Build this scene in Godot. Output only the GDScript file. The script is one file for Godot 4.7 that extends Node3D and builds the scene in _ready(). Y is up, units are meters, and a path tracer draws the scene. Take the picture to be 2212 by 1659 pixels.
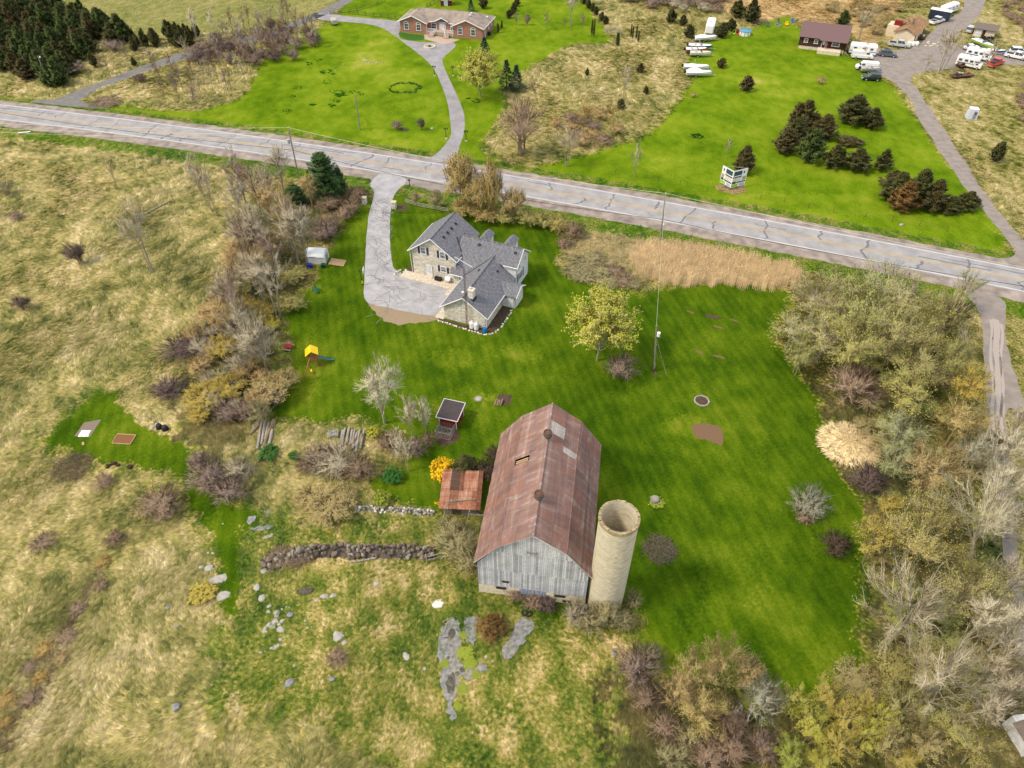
extends Node3D
# ---------------------------------------------------------------- lens and places
const FL := 1533.0            # focal length,in pixels of a 2212 x 1659 view of the photograph
const CX := 1106.0
const CY := 829.5
const CAM_H := 72.0
const PITCH := 44.0
const K := 0.260412
const TX := [0.0,547.24,1094.48,1635.95]
const TY := [0.0,403.23,806.46,1226.97]
var SP := sin(deg_to_rad(PITCH))
var CP := cos(deg_to_rad(PITCH))
var rng := RandomNumberGenerator.new()
var M := {}                   # materials
var T := {}                   # textures
var used := {}                # names taken

func g(px: float,py: float,h := 0.0) -> Vector3:
	var u := (px - CX) / FL
	var v := (py - CY) / FL
	var d := (CAM_H - h) * (CP - v * SP) / (SP + v * CP)
	return Vector3(u * ((CAM_H - h) * SP + d * CP),h,-d)

func w(c: int,r: int,x: float,y: float,h := 0.0) -> Vector3:
	return g(TX[c] + x * K,TY[r] + y * K,h)

func depth(p: Vector3) -> float:
	return (CAM_H - p.y) * SP - p.z * CP

func mpp(p: Vector3) -> float:      # metres in one pixel of a tile,at p
	return K * depth(p) / FL

func height_at(p: Vector3,py: float) -> float:   # height above p of what shows on row py
	var v := (py - CY) / FL
	return CAM_H + p.z * (SP + v * CP) / (CP - v * SP)

func road_d(x: float) -> float:
	return -0.000423 * x * x - 0.34186 * x + 133.61

func road_point(x: float,off: float) -> Vector3:
	var s := -0.000846 * x - 0.34186
	var n := Vector2(-s,1.0).normalized()
	return Vector3(x + n.x * off,0,-(road_d(x) + n.y * off))

func R(a: float,b: float) -> float:
	return rng.randf_range(a,b)

# ---------------------------------------------------------------- mesh builder
class MB:
	var v := PackedVector3Array()
	var n := PackedVector3Array()
	var c := PackedColorArray()
	var uv := PackedVector2Array()
	var ix := PackedInt32Array()
	var col := Color.WHITE
	func put(p: Vector3,q: Vector3) -> int:
		v.append(p); n.append(q); c.append(col)
		return v.size() - 1
	func tri(a: Vector3,b: Vector3,d: Vector3) -> void:
		var q := (b - a).cross(d - a).normalized()
		var i := put(a,q); put(b,q); put(d,q)
		ix.append_array([i,i + 2,i + 1])
	func quad(a: Vector3,b: Vector3,d: Vector3,e: Vector3) -> void:
		var q := (b - a).cross(d - a).normalized()
		if q == Vector3.ZERO: q = (d - a).cross(e - a).normalized()
		var i := put(a,q); put(b,q); put(d,q); put(e,q)
		ix.append_array([i,i + 2,i + 1,i,i + 3,i + 2])
	func box(at: Vector3,s: Vector3,b := Basis()) -> void:
		hexa(at,s,s,b)
	func hexa(at: Vector3,lo: Vector3,hi: Vector3,b := Basis()) -> void:   # box whose top (hi.x,hi.z) may differ from its bottom (lo.x,lo.z)
		var p := []
		for k in [[lo,-0.5],[hi,0.5]]:
			var s: Vector3 = k[0]
			for q in [[-0.5,0.5],[0.5,0.5],[0.5,-0.5],[-0.5,-0.5]]:
				p.append(at + b * Vector3(q[0] * s.x,k[1] * lo.y,q[1] * s.z))
		quad(p[4],p[5],p[6],p[7]); quad(p[3],p[2],p[1],p[0])
		for i in 4:
			quad(p[i],p[(i + 1) % 4],p[4 + (i + 1) % 4],p[4 + i])
	func bev(at: Vector3,s: Vector3,r: float,b := Basis()) -> void:    # box with chamfered upright and upper edges
		var pts := PackedVector2Array([Vector2(-s.x / 2 + r,s.z / 2),Vector2(s.x / 2 - r,s.z / 2),Vector2(s.x / 2,s.z / 2 - r),Vector2(s.x / 2,-s.z / 2 + r),Vector2(s.x / 2 - r,-s.z / 2),Vector2(-s.x / 2 + r,-s.z / 2),Vector2(-s.x / 2,-s.z / 2 + r),Vector2(-s.x / 2,s.z / 2 - r)])
		var y0 := -s.y / 2; var y1 := s.y / 2 - r; var y2 := s.y / 2
		var kx := (s.x - 2 * r) / s.x; var kz := (s.z - 2 * r) / s.z
		for i in 8:
			var a := pts[i]; var e := pts[(i + 1) % 8]
			quad(at + b * Vector3(a.x,y0,a.y),at + b * Vector3(e.x,y0,e.y),at + b * Vector3(e.x,y1,e.y),at + b * Vector3(a.x,y1,a.y))
			quad(at + b * Vector3(a.x,y1,a.y),at + b * Vector3(e.x,y1,e.y),at + b * Vector3(e.x * kx,y2,e.y * kz),at + b * Vector3(a.x * kx,y2,a.y * kz))
			tri(at + b * Vector3(a.x * kx,y2,a.y * kz),at + b * Vector3(e.x * kx,y2,e.y * kz),at + b * Vector3(0,y2,0))
	func tube(pts: Array,rad: Array,sides := 6,cap := false) -> void:
		var base := v.size()
		var up := Vector3.UP
		for i in pts.size():
			var d: Vector3 = (pts[mini(i + 1,pts.size() - 1)] - pts[maxi(i - 1,0)]).normalized()
			var x := d.cross(up if absf(d.y) < 0.9 else Vector3.RIGHT).normalized()
			var y := x.cross(d)
			for k in sides:
				var a := TAU * k / sides
				var q := x * cos(a) + y * sin(a)
				put(pts[i] + q * rad[i],q)
		for i in pts.size() - 1:
			for k in sides:
				var a := base + i * sides + k
				var b := base + i * sides + (k + 1) % sides
				ix.append_array([a,b,a + sides,b,b + sides,a + sides])
		if cap:
			for e in [0,pts.size() - 1]:
				var m: Vector3 = pts[e]
				for k in sides:
					tri(m,v[base + e * sides + k],v[base + e * sides + (k + 1) % sides])
	func lathe(prof: Array,sides := 16,at := Vector3.ZERO,flat := false) -> void:   # prof: Vector2(radius,height),bottom to top
		for i in prof.size() - 1:
			var p: Vector2 = prof[i]; var q: Vector2 = prof[i + 1]
			var nn := Vector2(q.y - p.y,p.x - q.x).normalized()
			for k in sides:
				var a := TAU * k / sides; var b := TAU * (k + 1) / sides
				var da := Vector3(cos(a),0,sin(a)); var db := Vector3(cos(b),0,sin(b))
				var i0 := put(at + da * p.x + Vector3.UP * p.y,(da * nn.x + Vector3.UP * nn.y).normalized())
				put(at + db * p.x + Vector3.UP * p.y,(db * nn.x + Vector3.UP * nn.y).normalized())
				put(at + db * q.x + Vector3.UP * q.y,(db * nn.x + Vector3.UP * nn.y).normalized())
				put(at + da * q.x + Vector3.UP * q.y,(da * nn.x + Vector3.UP * nn.y).normalized())
				ix.append_array([i0,i0 + 1,i0 + 2,i0,i0 + 2,i0 + 3])
	func cap(pts: PackedVector2Array,y: float,up := true) -> void:     # flat polygon in x,z
		var t := Geometry2D.triangulate_polygon(pts)
		var i0 := v.size()
		for p in pts:
			put(Vector3(p.x,y,p.y),Vector3.UP if up else Vector3.DOWN)
		for i in range(0,t.size(),3):
			var a := pts[t[i]]; var b := pts[t[i + 1]]; var d := pts[t[i + 2]]
			var ccw := (b - a).cross(d - a) > 0
			if ccw == up: ix.append_array([i0 + t[i],i0 + t[i + 1],i0 + t[i + 2]])
			else: ix.append_array([i0 + t[i],i0 + t[i + 2],i0 + t[i + 1]])
	func prism(pts: PackedVector2Array,y0: float,y1: float) -> void:   # upright prism over a polygon in x,z
		cap(pts,y1)
		var area := 0.0
		for i in pts.size(): area += pts[i].cross(pts[(i + 1) % pts.size()])
		for i in pts.size():
			var a := pts[i]; var b := pts[(i + 1) % pts.size()]
			if area > 0:
				var t := a; a = b; b = t
			quad(Vector3(a.x,y0,a.y),Vector3(b.x,y0,b.y),Vector3(b.x,y1,b.y),Vector3(a.x,y1,a.y))
	func side(pts: PackedVector2Array,x0: float,x1: float,xf := Transform3D()) -> void:   # polygon in (z,y) pushed along x
		var t := Geometry2D.triangulate_polygon(pts)
		for e in [[x0,-1.0],[x1,1.0]]:
			var i0 := v.size()
			for p in pts: put(xf * Vector3(e[0],p.y,p.x),xf.basis * Vector3(e[1],0,0))
			for i in range(0,t.size(),3): ix.append_array([i0 + t[i],i0 + t[i + 1],i0 + t[i + 2]])
		var area := 0.0
		for i in pts.size(): area += pts[i].cross(pts[(i + 1) % pts.size()])
		for i in pts.size():
			var a := pts[i]; var b := pts[(i + 1) % pts.size()]
			if area < 0:
				var s := a; a = b; b = s
			quad(xf * Vector3(x1,a.y,a.x),xf * Vector3(x0,a.y,a.x),xf * Vector3(x0,b.y,b.x),xf * Vector3(x1,b.y,b.x))
	func rock(at: Vector3,s: Vector3,seed_: int,flat_bottom := true) -> void:
		var r := RandomNumberGenerator.new(); r.seed = seed_
		var rings := []
		var m := 7
		for j in 4:
			var f: float = [0.0,0.38,0.78,1.0][j]
			var rr: float = [0.92,1.0,0.78,0.3][j]
			var ring := []
			for k in m:
				var a := TAU * (k + r.randf_range(-0.25,0.25)) / m
				var q := rr * r.randf_range(0.78,1.12)
				ring.append(at + Vector3(cos(a) * q * s.x / 2,(f - (0.0 if flat_bottom else 0.5)) * s.y * r.randf_range(0.9,1.08),sin(a) * q * s.z / 2))
			rings.append(ring)
		for j in 3:
			for k in m:
				quad(rings[j][(k + 1) % m],rings[j][k],rings[j + 1][k],rings[j + 1][(k + 1) % m])
		var topc: Vector3 = at + Vector3(0,s.y * (1.02 if flat_bottom else 0.52),0)
		for k in m: tri(rings[3][(k + 1) % m],rings[3][k],topc)
	func mesh(fix := true) -> ArrayMesh:
		if fix:      # wind every face so that it agrees with its normals
			for i in range(0,ix.size(),3):
				var p := v[ix[i]]
				if (v[ix[i + 2]] - p).cross(v[ix[i + 1]] - p).dot(n[ix[i]]) < 0.0:
					var t := ix[i + 1]; ix[i + 1] = ix[i + 2]; ix[i + 2] = t
		var a := []
		a.resize(Mesh.ARRAY_MAX)
		a[Mesh.ARRAY_VERTEX] = v
		a[Mesh.ARRAY_NORMAL] = n
		a[Mesh.ARRAY_COLOR] = c
		if uv.size() == v.size(): a[Mesh.ARRAY_TEX_UV] = uv
		a[Mesh.ARRAY_INDEX] = ix
		var m := ArrayMesh.new()
		m.add_surface_from_arrays(Mesh.PRIMITIVE_TRIANGLES,a)
		return m

# ---------------------------------------------------------------- nodes
func numbered(called: String) -> String:
	used[called] = used.get(called,-1) + 1
	return called if used[called] == 0 else "%s_%03d" % [called,used[called]]

func thing(called: String,label: String,category: String,at := Vector3.ZERO,turn := 0.0,group := "") -> Node3D:
	var o := Node3D.new()
	o.name = numbered(called)
	add_child(o)
	o.position = at
	o.rotation.y = deg_to_rad(turn)
	tag(o,label,category,group)
	return o

func tag(o: Node3D,label: String,category: String,group := "") -> void:
	o.set_meta("label",label)
	o.set_meta("category",category)
	if group: o.set_meta("group",group)

func part(parent: Node3D,called: String,m: Variant,mt: Material,at := Vector3.ZERO) -> MeshInstance3D:
	var o := MeshInstance3D.new()
	o.name = called
	o.mesh = m.mesh() if m is MB else m
	o.material_override = mt
	o.position = at
	parent.add_child(o,true)
	return o

func solo(called: String,label: String,category: String,m: Variant,mt: Material,at := Vector3.ZERO,turn := 0.0,group := "") -> MeshInstance3D:
	var o := MeshInstance3D.new()
	o.name = numbered(called)
	o.mesh = m.mesh() if m is MB else m
	o.material_override = mt
	add_child(o)
	o.position = at
	o.rotation.y = deg_to_rad(turn)
	tag(o,label,category,group)
	return o

func structure(called: String,m: Variant,mt: Material,label := "") -> MeshInstance3D:
	var o := MeshInstance3D.new()
	o.name = numbered(called)
	o.mesh = m.mesh() if m is MB else m
	o.material_override = mt
	add_child(o)
	o.set_meta("kind","structure")
	if label: o.set_meta("label",label)
	return o

func bx(parent: Node3D,called: String,mt: Material,at: Vector3,s: Vector3,b := Basis()) -> MeshInstance3D:
	var m := MB.new()
	m.box(at,s,b)
	return part(parent,called,m,mt)

func tb(parent: Node3D,called: String,mt: Material,pts: Array,rad: Array,sides := 6) -> MeshInstance3D:
	var m := MB.new()
	m.tube(pts,rad,sides,true)
	return part(parent,called,m,mt)

func lt(parent: Node3D,called: String,mt: Material,prof: Array,sides := 16,at := Vector3.ZERO) -> MeshInstance3D:
	var m := MB.new()
	m.lathe(prof,sides,at)
	return part(parent,called,m,mt)

# ---------------------------------------------------------------- textures and materials
func grey(seed_: int,size: int,freq: float,oct: int,lo: float,hi: float,type := FastNoiseLite.TYPE_SIMPLEX_SMOOTH,squash := 1.0,gain := 0.5) -> ImageTexture:
	var f := FastNoiseLite.new()
	f.seed = seed_
	f.noise_type = type
	f.frequency = freq
	f.fractal_type = FastNoiseLite.FRACTAL_FBM if oct > 1 else FastNoiseLite.FRACTAL_NONE
	f.fractal_octaves = oct
	f.fractal_gain = gain
	var im := f.get_seamless_image(size,int(size / squash))
	if squash != 1.0: im.resize(size,size,Image.INTERPOLATE_CUBIC)
	im.convert(Image.FORMAT_L8)
	var d := im.get_data()
	for i in d.size():
		d[i] = int(255.0 * pow(lerpf(lo,hi,clampf((d[i] / 255.0 - 0.5) * 1.25 + 0.5,0.0,1.0)),0.4545))
	return ImageTexture.create_from_image(Image.create_from_data(size,size,false,Image.FORMAT_L8,d))

func c8(r: float,gg: float,b: float) -> Color:
	return Color(r / 255.0,gg / 255.0,b / 255.0)

func mat(key: String,c: Color,rough := 0.9,tex := "",scale := 1.0,metal := 0.0,det := "",dscale := 0.13) -> StandardMaterial3D:
	if M.has(key): return M[key]
	var m := StandardMaterial3D.new()
	m.resource_name = key
	m.albedo_color = c
	m.roughness = rough
	m.metallic = metal
	m.vertex_color_use_as_albedo = true
	if tex:
		m.albedo_texture = T[tex]
		m.uv1_triplanar = true
		m.uv1_scale = Vector3.ONE * scale
	if det:
		m.detail_enabled = true
		m.detail_albedo = T[det]
		m.detail_blend_mode = BaseMaterial3D.BLEND_MODE_MUL
		m.detail_uv_layer = BaseMaterial3D.DETAIL_UV_2
		m.uv2_triplanar = true
		m.uv2_world_triplanar = true
		m.uv2_scale = Vector3.ONE * dscale
	M[key] = m
	return m

func make_textures() -> void:
	T.grain = grey(1,512,0.08,3,0.55,1.0)
	T.fine = grey(2,512,0.16,3,0.4,1.0)
	T.grass = grey(9,512,0.11,4,0.22,1.0,FastNoiseLite.TYPE_SIMPLEX_SMOOTH,1.0,0.75)
	T.blot = grey(3,512,0.012,5,0.45,1.0)
	T.soft = grey(4,256,0.02,4,0.72,1.0)
	T.speck = grey(5,256,0.3,1,0.5,1.0,FastNoiseLite.TYPE_VALUE)
	T.streak = grey(6,256,0.05,4,0.45,1.0,FastNoiseLite.TYPE_SIMPLEX_SMOOTH,8.0)
	T.shingle = grey(7,256,0.12,3,0.62,1.0,FastNoiseLite.TYPE_CELLULAR)
	T.cell = grey(8,256,0.06,2,0.55,1.0,FastNoiseLite.TYPE_CELLULAR)

# ---------------------------------------------------------------- camera,sky,sun
func light_and_lens() -> void:
	var cam := Camera3D.new()
	cam.name = "camera"
	cam.fov = rad_to_deg(2.0 * atan(CY / FL))
	cam.near = 0.5
	cam.far = 3000.0
	cam.position = Vector3(0,CAM_H,0)
	cam.rotation.x = -deg_to_rad(PITCH)
	add_child(cam)
	cam.current = true
	var e := Environment.new()
	e.background_mode = Environment.BG_SKY
	var sky := ProceduralSkyMaterial.new()
	sky.sky_top_color = Color(0.42,0.45,0.50).linear_to_srgb()
	sky.sky_horizon_color = Color(0.50,0.51,0.52).linear_to_srgb()
	sky.ground_bottom_color = Color(0.20,0.22,0.14).linear_to_srgb()
	sky.ground_horizon_color = Color(0.5,0.5,0.48).linear_to_srgb()
	e.sky = Sky.new()
	e.sky.sky_material = sky
	e.tonemap_mode = Environment.TONE_MAPPER_LINEAR
	e.tonemap_exposure = 2.12
	e.sdfgi_enabled = true
	e.ssao_enabled = true
	e.ssil_enabled = true
	var we := WorldEnvironment.new()
	we.name = "daylight"
	we.environment = e
	add_child(we)
	var sun := DirectionalLight3D.new()
	sun.name = "sun"
	sun.light_energy = 0.5
	sun.light_color = Color(1.0,0.94,0.84)
	sun.light_angular_distance = 12.0
	sun.shadow_enabled = true
	sun.rotation_degrees = Vector3(-52,-72,0)    # soft light from the left
	add_child(sun)

# ---------------------------------------------------------------- the ground
# zones of the ground: 0 rough meadow,1 mown lawn,2 lawn beyond the road,3 bare soil,4 dry straw,5 road verge,6 pale field,7 leaf litter,8 olive rough
const RAMP := {
	0: [[74,84,36],[114,118,56],[156,150,84],[184,170,108],[208,190,136],[232,216,168]],
	1: [[46,72,8],[64,92,12],[84,110,16],[106,126,26],[134,140,44],[174,164,88]],
	2: [[74,104,12],[96,126,16],[116,142,24],[136,154,38],[158,164,62],[186,176,98]],
	3: [[88,74,52],[108,94,62],[126,110,74],[140,124,84],[152,138,94],[166,152,108]],
	4: [[140,118,70],[176,148,94],[200,168,112],[214,182,126],[226,198,146],[238,214,168]],
	5: [[54,92,16],[76,116,22],[100,132,34],[130,144,58],[160,154,84],[180,166,104]],
	6: [[112,128,62],[138,146,78],[158,158,92],[172,166,102],[186,176,116],[200,188,132]],
	7: [[58,64,26],[80,84,38],[104,100,52],[124,114,66],[142,128,80],[162,146,98]],
	9: [[24,60,6],[30,68,6],[36,76,8],[44,84,10],[56,92,14],[70,100,20]],
	8: [[54,82,20],[80,106,30],[112,128,44],[150,150,68],[190,174,104],[226,204,148]],
}
const LAWN := [[760,440],[742,500],[700,560],[690,610],[645,640],[622,700],[634,770],[600,840],[560,885],[640,905],[720,912],[790,905],[850,930],[890,960],[872,1010],[805,1040],[840,1075],[955,1105],[1050,1110],[1050,1180],[1150,1330],[1390,1330],[1375,1390],[1400,1440],[1480,1470],[1600,1480],[1700,1505],[1840,1510],[1860,1400],[1862,1250],[1870,1120],[1845,1060],[1800,1000],[1775,940],[1768,870],[1730,810],[1685,755],[1675,700],[1705,640],[1640,625],[1540,612],[1470,622],[1390,640],[1300,622],[1220,592],[1205,560],[1220,525],[1190,498],[1130,478],[1060,462],[980,450],[900,428],[850,402],[800,430]]
const GARDEN_LAWN := [[205,855],[250,858],[275,895],[330,935],[395,960],[415,1010],[440,1060],[500,1095],[560,1110],[560,1140],[520,1160],[515,1230],[510,1330],[488,1330],[482,1230],[470,1170],[420,1100],[375,1020],[330,1012],[200,988],[140,965],[95,962],[130,920],[165,890]]
const WALL_STRIP := [[585,1125],[640,1120],[850,1120],[950,1112],[1035,1125],[1000,1168],[700,1172],[575,1165]]
const FAR_LAWN := [[172,216],[200,224],[320,236],[440,238],[520,212],[552,172],[572,132],[640,92],[690,60],[740,30],[760,-20],[1090,-20],[1130,0],[1240,-10],[1304,66],[1310,90],[1235,95],[1190,118],[1130,152],[1086,196],[1088,230],[1046,300],[1040,330],[1075,350],[1000,353],[860,334],[700,308],[576,290],[300,252],[180,234]]
const RIGHT_LAWN := [[1255,340],[1300,325],[1380,305],[1430,270],[1470,220],[1498,168],[1488,140],[1515,100],[1560,80],[1620,66],[1700,36],[1722,60],[1850,130],[1905,170],[1940,205],[2000,290],[2100,420],[2165,505],[2170,530],[2140,548],[1900,520],[1670,466],[1450,428],[1300,402],[1150,374],[1190,356]]
const FIELD := [[60,-20],[800,-20],[690,28],[560,58],[430,74],[300,80],[230,45],[150,20]]
const STRAW_FAR := [[1480,-20],[1912,-20],[1905,70],[1870,110],[1830,62],[1720,48],[1600,40]]
const WOODS := [[1700,640],[1760,600],[1900,590],[2000,612],[2090,680],[2105,900],[2125,1100],[2150,1300],[2240,1420],[2240,1700],[1300,1700],[1330,1560],[1310,1450],[1340,1420],[1400,1440],[1480,1470],[1600,1480],[1700,1505],[1840,1510],[1860,1400],[1862,1250],[1870,1120],[1845,1060],[1800,1000],[1775,940],[1768,870],[1730,810],[1685,755],[1675,700]]
const HEDGE := [[640,440],[770,400],[800,420],[742,500],[700,560],[690,610],[645,640],[622,700],[634,770],[600,840],[560,885],[500,960],[470,1060],[400,1010],[390,880],[430,760],[500,640],[590,540]]
const DITCH := [[222,1218],[232,1226],[205,1290],[175,1330],[140,1390],[118,1440],[96,1490],[60,1540],[20,1600],[-20,1650],[-20,1610],[10,1560],[44,1510],[76,1460],[100,1400],[130,1350],[160,1300],[196,1250]]
const GREEN_PATH := [[1205,1440],[1290,1420],[1330,1560],[1310,1700],[1150,1700],[1180,1560]]
const FRONT_ROUGH := [[560,1160],[700,1172],[1035,1130],[1050,1180],[1150,1330],[1390,1330],[1375,1390],[1400,1440],[1300,1450],[1200,1480],[1160,1700],[900,1700],[640,1560],[500,1560],[470,1400],[480,1300],[520,1230]]
# soft patches: x,y,half width,half height in the view,push towards dry (+) or green (-)
const PATCHES := [
	[980,775,60,24,60],[1130,760,60,24,50],[930,740,40,16,34],[700,760,70,60,40],[650,830,60,60,46],[700,690,60,30,30],[690,640,40,30,40],[1010,880,60,50,44],[1055,900,44,30,50],[1060,860,24,10,60],[960,900,40,40,20],
	[1480,920,45,30,56],[1700,1010,70,60,26],[1800,1180,40,80,30],[1690,1330,70,70,36],[1780,1420,60,60,40],[1560,1440,70,40,40],[1450,1440,60,30,50],[1300,1400,80,20,44],[1420,860,80,30,14],[1580,820,60,30,16],
	[1370,1000,100,80,-30],[1450,1250,90,110,-44],[1560,1180,90,110,-24],[1400,1120,50,60,-30],[1650,1380,60,50,-20],[1250,780,100,40,-14],[800,860,70,40,-10],[1500,700,120,40,-6],[1180,540,24,30,-20],[900,470,30,20,-10],  # minus patches right of the barn also paint a shadowy gradient into the grass
	[120,560,160,70,20],[330,520,140,60,10],[90,720,140,80,4],[260,760,140,60,-16],[180,830,90,30,20],[430,640,70,50,-14],[330,590,80,40,-22],[60,640,60,30,20],[300,430,250,30,22],[560,400,60,20,34],[450,540,60,30,10],
	[60,1100,120,60,-10],[150,1060,80,40,6],[100,1240,100,60,16],[330,1240,90,60,24],[260,1160,60,40,-10],[180,1400,120,60,30],[340,1420,120,60,14],[390,1390,46,24,-46],[120,1560,120,80,36],[300,1580,120,60,26],[500,1560,120,60,34],[540,1440,40,40,24],[250,1480,60,14,-40],[470,1460,60,70,-24],
	[700,1210,120,18,60],[880,1230,60,30,60],[960,1290,60,30,50],[800,1260,90,40,24],[840,1370,70,14,70],[960,1260,40,40,30],[640,1280,60,40,14],[680,1320,30,20,30],[880,1310,40,30,-30],[820,1400,60,20,-30],[750,1420,30,40,26],[800,1460,60,24,50],[900,1500,40,60,30],[1020,1480,60,70,10],[1080,1520,40,30,-40],[1090,1590,60,40,50],[1000,1600,60,60,-34],[860,1600,60,50,34],[700,1600,70,50,30],[1150,1480,40,80,46],[1060,1350,20,20,-30],[1010,1320,30,30,-44],[960,1350,30,14,-44],[1000,1280,24,24,-50],
	[820,1140,110,22,10],[660,1150,70,18,-20],[860,1150,50,14,30],[720,1140,60,18,14],
	[300,930,150,60,22],[480,1150,60,150,34],[700,500,50,90,16],[760,620,60,120,14],[1250,640,90,30,8],
	[260,850,16,12,-30],[300,970,60,20,-20],[450,1100,20,40,-30],[500,1200,20,60,-14],[455,1230,24,40,30],
	[810,120,60,40,56],[870,170,80,30,40],[760,150,40,30,30],[860,310,60,14,40],[820,290,40,10,60],[1180,180,60,40,10],[700,210,90,40,-10],[960,260,60,40,-6],
	[1670,190,90,26,46],[1720,205,70,18,44],[1650,170,40,16,60],[1780,290,60,24,20],[1560,390,80,20,40],[1700,430,200,14,44],[1450,360,60,24,30],[1600,130,40,20,20],[1500,300,90,40,-20],[1900,330,40,40,-12],[1650,120,40,20,-10],[1830,460,120,20,20],[1990,470,60,30,18],
	[1400,130,80,60,10],[1300,150,60,40,30],[1250,140,40,20,50],[1440,170,40,60,34],[1180,330,90,30,-24],[1290,280,40,30,20],[1350,200,40,30,-10],[1450,70,60,40,-14],[1330,40,40,40,10],
	[300,200,60,20,60],[430,180,70,26,20],[230,215,26,8,40],[180,180,60,10,24],[60,195,60,8,40],[60,300,200,10,20],
	[2060,230,60,40,14],[2160,130,60,40,30],[2090,190,40,20,40],[2180,60,60,60,40],[2120,330,30,40,20],
]
var turf := PackedByteArray()      # how coarse the grass is
var paved := []
var near_px: PackedByteArray
var near_zone: PackedByteArray
var far_px: PackedByteArray
var far_zone: PackedByteArray
const NW := 2000
const NH := 1000
const N_X0 := -110.0
const N_D0 := 12.0
const N_STEP := 0.11

func noise_bytes(seed_: int,wide: int,tall: int,freq: float,oct: int,cut := 2,tall_cut := 0) -> PackedByteArray:
	var f := FastNoiseLite.new()
	f.seed = seed_
	f.noise_type = FastNoiseLite.TYPE_SIMPLEX_SMOOTH
	f.frequency = freq * cut
	f.fractal_octaves = oct
	f.fractal_gain = 0.55
	var im := f.get_image(wide / cut,tall / (tall_cut if tall_cut else cut))
	im.convert(Image.FORMAT_L8)
	im.resize(wide,tall,Image.INTERPOLATE_BILINEAR)
	return im.get_data()

func fill_poly(z: PackedByteArray,wide: int,tall: int,x0: float,d0: float,step: float,pts: PackedVector2Array,value: int) -> PackedByteArray:
	var lo := 1e9; var hi := -1e9
	for p in pts:
		lo = minf(lo,p.y); hi = maxf(hi,p.y)
	for row in range(maxi(0,int((lo - d0) / step)),mini(tall,int((hi - d0) / step) + 1)):
		var d := d0 + (row + 0.5) * step
		var xs := []
		for i in pts.size():
			var a := pts[i]; var b := pts[(i + 1) % pts.size()]
			if (a.y <= d) != (b.y <= d):
				xs.append(a.x + (d - a.y) / (b.y - a.y) * (b.x - a.x))
		xs.sort()
		for k in range(0,xs.size() - 1,2):
			for cx in range(clampi(int((xs[k] - x0) / step),0,wide),clampi(int((xs[k + 1] - x0) / step),0,wide)):
				z[row * wide + cx] = value
	return z

func fill_ring(z: PackedByteArray,wide: int,tall: int,x0: float,d0: float,step: float,at: Vector3,ax: float,ay: float,hole: float) -> PackedByteArray:   # rings of rank dark grass in the turf
	var rx := ax * mpp(at); var ry := ay * mpp(at) * depth(at) / CAM_H
	for row in range(maxi(0,int((-at.z - ry - d0) / step)),mini(tall,int((-at.z + ry - d0) / step) + 1)):
		for cc in range(maxi(0,int((at.x - rx - x0) / step)),mini(wide,int((at.x + rx - x0) / step) + 1)):
			var e := Vector2((x0 + cc * step - at.x) / rx,(d0 + row * step + at.z) / ry).length()
			if e < 1.0 and e > hole: z[row * wide + cc] = 9
	return z

func to_ground(pts: Array) -> PackedVector2Array:
	var o := PackedVector2Array()
	for p in pts:
		var q := g(p[0],p[1])
		o.append(Vector2(q.x,-q.z))
	return o

func smooth(pts: PackedVector2Array,closed := true,steps := 6) -> PackedVector2Array:
	var o := PackedVector2Array()
	var n := pts.size()
	for i in (n if closed else n - 1):
		var a := pts[(i - 1 + n) % n] if closed else pts[maxi(i - 1,0)]
		var b := pts[i]
		var c := pts[(i + 1) % n]
		var d := pts[(i + 2) % n] if closed else pts[mini(i + 2,n - 1)]
		for k in steps:
			o.append(b.cubic_interpolate(c,a,d,float(k) / steps))
	if not closed: o.append(pts[n - 1])
	return o

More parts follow.
